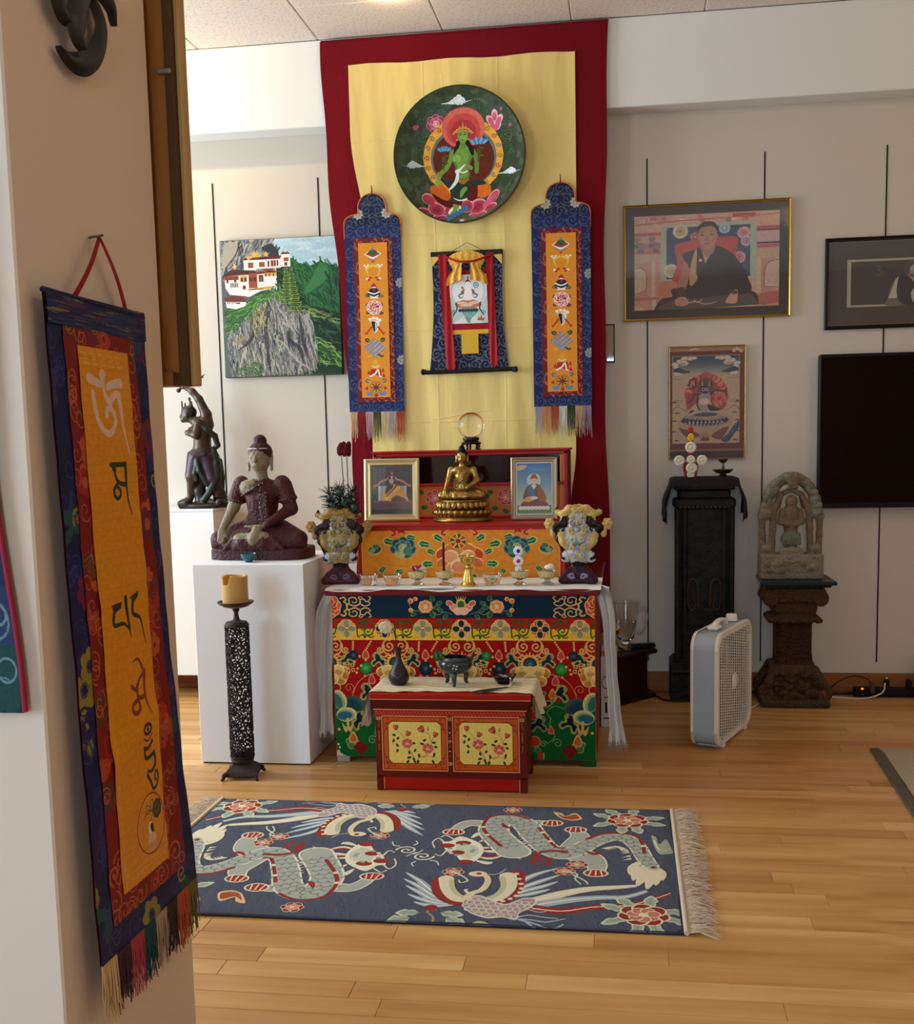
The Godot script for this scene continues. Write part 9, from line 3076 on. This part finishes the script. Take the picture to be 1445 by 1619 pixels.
func right_side() -> void:
	draped_pedestal()
	stele()
	scrolled_column()
	fan()
	var cordm := mat(hx("d8c9b4"), 0.5)
	cord("fan_cord", "long white fan cord curving across the floor to the power strip", [Vector3(0.40, 0.1, 0.62), Vector3(0.43, 0.012, 0.5), Vector3(0.55, 0.004, 0.46), Vector3(0.72, 0.004, 0.18), Vector3(0.9, 0.004, 0.1), Vector3(1.05, 0.004, 0.1), Vector3(1.19, 0.006, 0.14), Vector3(1.29, 0.03, 0.11), Vector3(1.31, 0.072, 0.085), Vector3(1.325, 0.1, 0.06)], 0.0042, cordm)
	cord("appliance_lead", "black cord running along the baseboard from behind the dark stand to the power strip", [Vector3(0.0, 0.07, 0.03), Vector3(0.09, 0.03, 0.035), Vector3(0.19, 0.006, 0.22), Vector3(0.36, 0.006, 0.235), Vector3(0.57, 0.006, 0.2), Vector3(0.64, 0.006, 0.045), Vector3(0.88, 0.12, 0.03), Vector3(0.97, 0.09, 0.03), Vector3(1.05, 0.012, 0.035), Vector3(1.17, 0.016, 0.04)], 0.0055, G.black)
	cord("thin_cord", "thin dark cord hanging behind the carved column, looping to the power strip", [Vector3(0.96, 0.55, 0.012), Vector3(0.945, 0.35, 0.012), Vector3(0.955, 0.2, 0.012), Vector3(0.975, 0.1, 0.025), Vector3(1.03, 0.03, 0.03), Vector3(1.1, 0.075, 0.024), Vector3(1.17, 0.1, 0.024), Vector3(1.235, 0.085, 0.03), Vector3(1.25, 0.06, 0.05)], 0.0028, mat(hx("2a1712"), 0.5))
	var ps := thing("power_strip", "black power strip with a red light along the baseboard at the right edge", "power strip", Vector3(1.32, 0.0, 0.055))
	part("body", bx(Vector3(0, 0.024, 0), Vector3(0.32, 0.046, 0.05), 0.006), mat(hx("0c0b0b"), 0.4), ps)
	var lm := mat(hx("ff5a3a"), 0.4)
	lm.emission_enabled = true
	lm.emission = hx("ff4a28")
	lm.emission_energy_multiplier = 4.0
	part("indicator_lamp", bx(Vector3(-0.12, 0.044, 0.024), Vector3(0.012, 0.008, 0.006), 0.002), lm, ps)
	for x in [-0.07, 0.0, 0.11]: part("plug", bx(Vector3(x, 0.07 if x >= 0 else 0.045, 0.016), Vector3(0.026, 0.05, 0.03), 0.006), mat(hx("14110f"), 0.5) if x >= 0 else mat(hx("4a3a30"), 0.5), ps)
	# dark vase at the edge of the frame
	var vs := thing("dark_urn", "dark reddish urn standing beside the power strip, cut by the right edge", "urn", Vector3(1.555, 0, 0.09))
	part("body", lathe("0,0 0.05,0 0.055,0.012 0.04,0.03 0.05,0.05 0.085,0.09 0.095,0.13 0.08,0.17 0.055,0.19 0.06,0.2 0.05,0.205 0.04,0.2 0,0.18", 40), mat(hx("2e1712"), 0.35), vs)
	# dark side stand with pitcher, goblet and remote
	var th := deg_to_rad(50.0)
	var st := thing("side_stand", "low dark brown wooden stand between the altar and the draped pedestal", "stand", Vector3(-0.003, 0, 0.185), th)
	var dw := tri(mat(Color.WHITE, 0.35, 0.0, ramp_tex(128, 256, 0.02, 71, [hx("1a0806"), hx("2a100b"), hx("22100c")], 3, 1.0, 4.0)), 2.0)
	part("body", bx(Vector3(-0.03, 0.125, 0.0), Vector3(0.25, 0.22, 0.12), 0.003), dw, st)
	part("foot_moulding", bx(Vector3(-0.02, 0.012, 0.0), Vector3(0.33, 0.024, 0.16), 0.006), dw, st)
	part("top", bx(Vector3(-0.02, 0.247, 0.0), Vector3(0.34, 0.024, 0.175), 0.008), dw, st)
	var sg := solid_glass()
	var pt := thing("glass_pitcher", "clear glass pitcher with a curved handle half full of water on the dark stand", "pitcher", Vector3(-0.008, 0.2595, 0.155))
	part("vessel", lathe("0,0 0.042,0 0.046,0.004 0.04,0.012 0.022,0.02 0.018,0.03 0.026,0.042 0.042,0.06 0.056,0.12 0.066,0.2 0.071,0.25 0.0685,0.251 0.063,0.2 0.053,0.122 0.039,0.066 0.02,0.05 0,0.048", 48), sg, pt)
	var wtr := solid_glass()
	wtr.refraction_scale = 0.033
	part("water", lathe("0,0.0495 0.02,0.0515 0.0385,0.068 0.052,0.122 0.056,0.15 0,0.15", 40), wtr, pt)
	part("handle", MB.new().tube(smooth3([Vector3(0.06, 0.2, 0.02), Vector3(0.095, 0.215, 0.03), Vector3(0.108, 0.185, 0.032), Vector3(0.1, 0.13, 0.03), Vector3(0.075, 0.085, 0.024), Vector3(0.048, 0.09, 0.015)], 8), 0.0075, 0.006, 10), sg, pt)
	var gb := thing("brass_goblet", "small brass goblet in front of the glass pitcher on the dark stand", "goblet", Vector3(-0.066, 0.2595, 0.225))
	part("goblet", lathe("0,0 0.024,0 0.027,0.006 0.022,0.02 0.018,0.04 0.02,0.05 0.012,0.06 0.006,0.075 0.008,0.085 0.022,0.095 0.028,0.108 0.036,0.116 0.036,0.12 0.028,0.118 0.02,0.104 0,0.1", 32), mat(hx("b8862e"), 0.3, 0.8), gb)
	var rm := thing("remote_control", "black remote control lying at the right end of the dark stand", "remote", Vector3(0.07, 0.2595, 0.115), th - 0.55)
	part("body", bx(Vector3(0, 0.012, 0), Vector3(0.15, 0.022, 0.045), 0.006), mat(hx("0d0b0b"), 0.3), rm)
	for i in 5: part("button", bx(Vector3(-0.05 + i * 0.024, 0.0235, 0.006 * (i % 2)), Vector3(0.008, 0.003, 0.008), 0.001), mat(hx("2a2626"), 0.4), rm)
	# printed boxes stored behind the altar
	var bxm := thing("paper_box", "white printed cardboard box tucked beside the altar behind the hanging scarf", "box", Vector3(-0.088, 0, 0.62))
	var pa := Art.new(128, 384, 20, 60, hx("cfc8ba"))
	pa.ring(6, 22, 5, 0.8, hx("3a3a38"))
	pa.rect(4, 34, 12, 1.0, hx("1c1c1c"))
	pa.rect(5, 39, 3, 9, hx("1c1c1c"))
	pa.rect(10, 40, 4, 7, hx("2c2c2c"))
	pa.rect(3, 52, 14, 1.2, hx("1c1c1c"))
	part("carton", bx(Vector3(0, 0.17, 0), Vector3(0.075, 0.34, 0.3), 0.002), mat(Color.WHITE, 0.7, 0.0, pa.tex()), bxm)
	part("yellow_lid", MB.new().tube(smooth3([Vector3(-0.03, 0.345, 0.13), Vector3(0.0, 0.365, 0.13), Vector3(0.025, 0.35, 0.13)], 5), 0.01, 0.008, 8), mat(hx("b88a2c"), 0.5), bxm)

func patchwork(w: int, h: int, lw: float, lh: float, bg: Color, cols: Array, line: Color, sd: int, cell: float) -> Texture2D:
	var a := Art.new(w, h, lw, lh, bg)
	var r := RandomNumberGenerator.new()
	r.seed = sd
	var n := int(lw * lh / (cell * cell) * 1.3)
	for i in n:
		var x := r.randf() * lw
		var y := r.randf() * lh
		var c: Color = cols[r.randi() % cols.size()]
		var k := r.randi() % 3
		var s := cell * r.randf_range(0.35, 0.75)
		if k == 0:
			a.petals(x, y, s, 6, r.randf(), 0.42, c)
			a.ring(x, y, s * 0.3, cell * 0.05, line)
		elif k == 1:
			for j in 4: a.leaf(x, y, s * 1.2, r.randf() * TAU, s * 0.32, c, c.lerp(line, 0.35), line)
		else: a.spiral(x, y, s * 0.7, r.randf() * TAU, 1.2, cell * 0.11, c)
	for i in n: a.spiral(r.randf() * lw, r.randf() * lh, cell * 0.4, r.randf() * TAU, 1.1, cell * 0.05, line)
	a.grain(0.25, 0.1, sd)
	return a.tex()

func mantra_art() -> Texture2D:
	var a := Art.new(400, 2000, 206, 1046, hx("d98c12"))
	for i in 60: a.line(PackedVector2Array([Vector2(0, i * 18.0), Vector2(103, i * 18.0 + 4 * sin(i * 1.3)), Vector2(206, i * 18.0 + 2)]), 2.0, 2.0, hx("d0840f"))
	var key_gold := hx("d9a848")
	for i in 5:   # woven key border
		var x := 24.0 + i * 34
		a.line(P2("%f,12 %f,12 %f,22 %f,22 %f,30 %f,30" % [x - 14, x + 6, x + 6, x - 4, x - 4, x + 16]), 2.6, 2.6, key_gold)
	for x in [10.0, 16.0]: a.rect(x, 560, 2, 480, hx("d99c34"))
	for y in [1016.0, 1026.0]: a.rect(10, y, 186, 2, hx("d99c34"))
	var wt := hx("d8b7a0")
	var dk := hx("2f3318")
	# first syllable, pale
	a.dot(89, 49, 12, wt)
	a.curve("34,57 50,60 82,67", 20, 14, wt)
	a.curve("108,70 130,64 166,60", 14, 20, wt)
	a.curve("90,54 92,80", 12, 12, wt)
	a.curve("46,84 50,110 60,138 92,158 120,148 128,128 112,110 96,114 92,126", 15, 12, wt)
	a.curve("96,86 110,100 120,92 141,80", 16, 14, wt)
	a.curve("149,84 154,110 160,141 172,175 181,204", 18, 3, wt)
	# second
	a.line(P2("92,217 156,217"), 9, 9, dk)
	a.shape("94,216 116,216 112,230 106,234 98,228", dk)
	a.curve("106,230 112,246 128,254 150,256", 8, 10, dk)
	a.curve("112,256 98,264 98,276 112,282 124,276 124,266 114,262", 9, 8, dk)
	a.curve("154,217 152,250 156,285 170,318", 13, 3, dk)
	# third
	var mx := func(cx: float, cy: float) -> String: return "%f,%f " % [(cx - 560.0) * 0.735, (cy - 662.0) * 0.408 + 488.0]
	a.shape(mx.call(618, 650) + mx.call(680, 645) + mx.call(672, 676) + mx.call(640, 690) + mx.call(625, 676), dk)
	a.curve(mx.call(634, 680) + mx.call(626, 745) + mx.call(680, 752) + mx.call(712, 790) + mx.call(722, 832), 12, 3, dk)
	a.curve(mx.call(702, 636) + mx.call(706, 720) + mx.call(716, 790), 14, 8, dk)
	a.shape(mx.call(726, 636) + mx.call(780, 614) + mx.call(778, 640) + mx.call(752, 662) + mx.call(738, 650), dk)
	a.curve(mx.call(746, 650) + mx.call(738, 715) + mx.call(780, 748) + mx.call(794, 800) + mx.call(808, 888), 12, 3, dk)
	# fourth, brown
	var br := hx("7d3a18")
	a.curve("118,606 138,604 150,616 156,626", 4, 10, br)
	a.curve("104,654 124,664 140,646 166,634", 9, 9, br)
	a.curve("128,656 128,676 136,684 158,684", 9, 10, br)
	a.curve("130,686 106,692 104,706 120,712 134,704 132,692", 10, 9, br)
	a.curve("164,634 160,670 166,700 178,724", 13, 3, br)
	# fifth
	a.ring(150, 752, 16, 7, dk, 10)
	a.dot(150, 752, 5, dk)
	a.curve("130,768 150,776 172,764", 4, 4, dk)
	a.curve("132,788 150,792 172,780", 8, 8, dk)
	a.curve("136,790 134,806 150,812 178,806", 9, 9, dk)
	a.curve("176,806 178,830 160,842 140,838", 10, 6, dk)
	a.curve("138,846 150,862 160,880 176,878 186,862 182,846", 9, 6, dk)
	a.curve("176,846 170,860 178,868", 6, 4, dk)
	# seal in a ring: crown, lotus, small figure
	a.ring(140, 948, 62, 3, hx("7a2014"))
	a.spiral(128, 914, 14, 0, 1.3, 3, br)
	a.spiral(146, 910, 14, 2, -1.3, 3, br)
	a.flower(172, 926, 22, 8, 0, hx("2f3a24"), hx("55552c"), dk)
	a.curve("110,930 130,920 150,926 140,944", 3, 2, hx("8a4424"))
	a.blob("128,950 140,944 146,956 142,972 130,968", hx("e2cdb8"))
	a.blob("136,952 148,950 150,968 142,970", hx("2a2a2c"))
	a.blob("126,972 150,970 158,990 144,1004 126,998", hx("d9b394"))
	for i in 5: a.ell(130 + i * 6, 992 + (i % 2) * 5, 5, 7, hx("c98f62"))
	a.grain(0.1, 0.03, 81)
	return a.tex()

func partition() -> void:
	# pier at the left of the camera
	struct("wall_pier", bx(Vector3(-1.663, 1.708, 3.87), Vector3(1.3, 3.416, 0.584), 0.004), G.plaster)
	# mantra banner on the pier
	var o := thing("mantra_banner", "long navy brocade banner with dark letters on yellow silk, hanging on the near wall", "banner", Vector3(-1.013, 0.38, 3.93))
	var X := func(y: float) -> float: return lerpf(0.043, 0.028, (y - 0.0) / 1.25)
	var fold := func(u: float, v: float) -> float: return 0.0011 * sin(v * 26.0 + u * 3.0) * smoothstep(0.2, 0.6, v) + 0.0006 * sin(v * 61.0 + u * 7.0)
	var lay := func(u: float, v: float, off: float) -> Vector3:
		var zl := lerpf(0.198, 0.168, v)
		var zr := lerpf(-0.2, -0.297, v * v)
		var y := lerpf(1.247, 0.015, v) - 0.01 * v * u
		return Vector3(X.call(y) + fold.call(u, v) + off, y, lerpf(zl, zr, u))
	var nav := mat(Color.WHITE, 0.55, 0.0, patchwork(512, 1536, 400, 1240, hx("151a44"), [hx("1d4a3a"), hx("3a2450"), hx("1f2a66"), hx("6a1f34"), hx("8a7a2c"), hx("1d4a3a"), hx("241c4c")], hx("2a3a6a"), 90, 66))
	var red := mat(Color.WHITE, 0.55, 0.0, patchwork(384, 1536, 300, 1150, hx("7a1410"), [hx("9c2016"), hx("b5522a"), hx("5a3018"), hx("6a1c34"), hx("a33a1c")], hx("a8603a"), 91, 58))
	part("navy_border", MB.new().sheet(18, 90, func(u: float, v: float) -> Vector3: return lay.call(u, v, 0.0), Vector3.RIGHT), nav, o)
	part("lining", MB.new().sheet(6, 30, func(u: float, v: float) -> Vector3: return lay.call(u, v, -0.004), Vector3.LEFT), mat(hx("5a1020"), 0.7), o)
	var sub := func(u: float, v: float, z0: float, z1: float, z2: float, z3: float, ya: float, yb: float, off: float) -> Vector3:
		var y := lerpf(ya, yb, v)
		var vv := (1.247 - y) / 1.232
		var z := lerpf(lerpf(z0, z2, v), lerpf(z1, z3, v), u)
		var uu := (lerpf(0.198, 0.168, vv) - z) / (lerpf(0.198, 0.168, vv) - lerpf(-0.2, -0.297, vv * vv))
		return Vector3(X.call(y) + fold.call(uu, vv) + off, y - 0.01 * vv * uu, z)
	part("red_border", MB.new().sheet(12, 80, func(u: float, v: float) -> Vector3: return sub.call(u, v, 0.145, -0.14, 0.115, -0.235, 1.196, 0.07, 0.002), Vector3.RIGHT), red, o)
	var yel := mat(Color.WHITE, 0.38, 0.0, mantra_art())
	part("yellow_panel", MB.new().sheet(12, 90, func(u: float, v: float) -> Vector3: return sub.call(u, v, 0.1, -0.106, 0.068, -0.145, 1.161, 0.115, 0.004) + Vector3(0.003 * exp(-pow((v - 0.46 + u * 0.06) * 40.0, 2)) + 0.003 * exp(-pow((v - 0.75 + u * 0.05) * 40.0, 2)), 0, 0), Vector3.RIGHT), yel, o)
	part("header", MB.new().sheet(14, 6, func(u: float, v: float) -> Vector3: return lay.call(u, lerpf(-0.002, 0.045, v), 0.003), Vector3.RIGHT), nav, o)
	part("top_rod", MB.new().tube(PackedVector3Array([Vector3(0.026, 1.247, 0.198), Vector3(0.028, 1.244, 0), Vector3(0.027, 1.24, -0.2)]), 0.0055, -1, 8), mat(hx("141838"), 0.6), o)
	var rb := mat(hx("8f1418"), 0.6)
	for q in [[0.082, 0.01], [-0.133, -0.0]]:
		part("ribbon", MB.new().sheet(3, 12, func(u: float, v: float) -> Vector3: return Vector3(0.022 + 0.006 * sin(v * PI), lerpf(1.374, 1.245, v), lerpf(-0.035, q[0], v) + (u - 0.5) * 0.02 * lerpf(0.8, 1.0, v)), Vector3.RIGHT), rb, o)
	part("nail", MB.new().tube(PackedVector3Array([Vector3(0.001, 1.374, -0.035), Vector3(0.03, 1.377, -0.035)]), 0.0025, -1, 8), mat(hx("6a6a66"), 0.4, 0.8), o)
	var cols := [hx("c9a877"), hx("4a2a30"), hx("a8444a"), hx("1f4a4c"), hx("a58a72"), hx("3f3028"), hx("b0502c"), hx("6f6234")]
	var r := RandomNumberGenerator.new()
	r.seed = 31
	for g in 8:
		var b := MB.new()
		for i in 34:
			var u := (g + (i + r.randf()) / 34.0) / 8.0
			var p: Vector3 = lay.call(u, 1.0, 0.0)
			var l := r.randf_range(0.085, 0.125)
			b.tube(PackedVector3Array([p, p + Vector3(r.randf_range(-0.004, 0.004), -l * 0.5, r.randf_range(-0.002, 0.002)), p + Vector3(r.randf_range(-0.008, 0.008), -l, r.randf_range(-0.006, 0.006))]), 0.0018, 0.0009, 4, false)
		part("fringe", b, mat(cols[g], 0.6), o)
	# second banner on the pier's near face, cut by the left edge
	var o2 := thing("dark_banner", "dark green and navy brocade banner with red piping at the far left edge", "banner", Vector3(-1.24, 0.9, 4.164))
	var fb := mat(Color.WHITE, 0.55, 0.0, patchwork(384, 768, 400, 800, hx("14203a"), [hx("0f3a34"), hx("1c5a48"), hx("2a2440"), hx("5a4a4c"), hx("1f2c50")], hx("5f7a78"), 93, 90))
	part("cloth", MB.new().sheet(10, 40, func(u: float, v: float) -> Vector3:
		var y := lerpf(0.95, -0.002, v)
		return Vector3(lerpf(-0.2, 0.198 - 0.03 * smoothstep(0.0, 0.45, y), u), y, 0.014 + 0.003 * sin(v * 20.0)), Vector3.BACK), fb, o2)
	var pp := []
	for i in 12: pp.append(Vector3(0.199 - 0.03 * smoothstep(0.0, 0.45, i * 0.085), i * 0.085, 0.015))
	part("red_piping", MB.new().tube(smooth3(pp, 3), 0.005, -1, 8), mat(hx("8f1c30"), 0.6), o2)
	# black scrolled iron ornament high on the pier
	var orn := thing("iron_scroll", "black scrolled iron wall ornament at the top left", "wall ornament", Vector3(-1.013, 2.06, 3.89))
	var im := mat(hx("14110f"), 0.4, 0.3)
	var leafm := func(p: Array, w: float, wid: float) -> MB:
		var c3 := smooth3(p, 8)
		var n := c3.size()
		return MB.new().sheet(6, n - 1, func(u: float, v: float) -> Vector3:
			var i := mini(int(v * (n - 1) + 0.5), n - 1)
			var d := (c3[mini(i + 1, n - 1)] - c3[maxi(i - 1, 0)]).normalized()
			var sd := Vector3(0, -d.z, d.y)
			var ww := wid * pow(maxf(sin(PI * v), 0.0), 0.65) + 0.001
			return c3[i] + sd * (u - 0.5) * ww + Vector3(0.012 * sin(u * PI), 0, 0))
	part("leaf", leafm.call([Vector3(0.012, 0.006, 0.114), Vector3(0.016, -0.006, 0.07), Vector3(0.02, 0.006, 0.02), Vector3(0.022, 0.045, -0.03), Vector3(0.022, 0.09, -0.05), Vector3(0.02, 0.125, -0.03), Vector3(0.016, 0.15, 0.02)], 0.01, 0.05), im, orn)
	part("leaf", leafm.call([Vector3(0.026, 0.022, 0.04), Vector3(0.026, 0.05, 0.06), Vector3(0.026, 0.09, 0.045), Vector3(0.02, 0.145, -0.01)], 0.01, 0.07), im, orn)
	part("leaf", leafm.call([Vector3(0.022, 0.15, 0.03), Vector3(0.028, 0.16, -0.03), Vector3(0.028, 0.145, -0.08), Vector3(0.022, 0.112, -0.1)], 0.01, 0.05), im, orn)
	part("leaf", leafm.call([Vector3(0.02, 0.056, 0.075), Vector3(0.022, 0.07, 0.11), Vector3(0.024, 0.1, 0.115), Vector3(0.02, 0.14, 0.05)], 0.01, 0.05), im, orn)
	part("stalk", MB.new().tube(smooth3([Vector3(0.012, 0.13, 0.02), Vector3(0.016, 0.22, 0.04), Vector3(0.014, 0.34, 0.0), Vector3(0.012, 0.42, -0.05)], 6), 0.012, 0.008, 8), im, orn)
	# framed panel hung on the far side of the pier, its back edge showing past the corner
	var fp := thing("back_of_painting", "tall brown wooden framed panel seen from its back past the near wall's corner", "picture frame", Vector3(-1.33, 1.49, 3.53))
	var w1 := tri(mat(Color.WHITE, 0.5, 0.0, ramp_tex(256, 256, 0.015, 51, [hx("6a3f14"), hx("85521e"), hx("9a6428")], 4, 0.6, 8.0)), 1.5)
	var w2 := tri(mat(Color.WHITE, 0.5, 0.0, ramp_tex(256, 256, 0.015, 52, [hx("8f6a3a"), hx("b08a52"), hx("c49c60")], 4, 0.6, 8.0)), 1.5)
	for s in [-1, 1]: part("dark_side_rail", bx(Vector3(s * 0.356, 0.65, 0.0), Vector3(0.02, 1.3, 0.055), 0.003), mat(hx("4f3212"), 0.6), fp)  # rail colour darkened to stand in for a shaded recess
	part("bottom_rail", bx(Vector3(0, 0.017, 0), Vector3(0.66, 0.034, 0.055), 0.003), w1, fp)
	part("top_rail", bx(Vector3(0, 1.283, 0), Vector3(0.66, 0.034, 0.055), 0.003), w1, fp)
	part("backing", bx(Vector3(0, 0.65, 0.012), Vector3(0.694, 1.24, 0.02), 0.002), w1, fp)
	part("edge_strip", bx(Vector3(0.371, 0.65, -0.008), Vector3(0.012, 1.3, 0.04), 0.003), w2, fp)
	part("hanger_clip", bx(Vector3(0.347, 0.67, 0.03), Vector3(0.03, 0.012, 0.008), 0.002), mat(hx("8d8878"), 0.35, 0.8), fp)
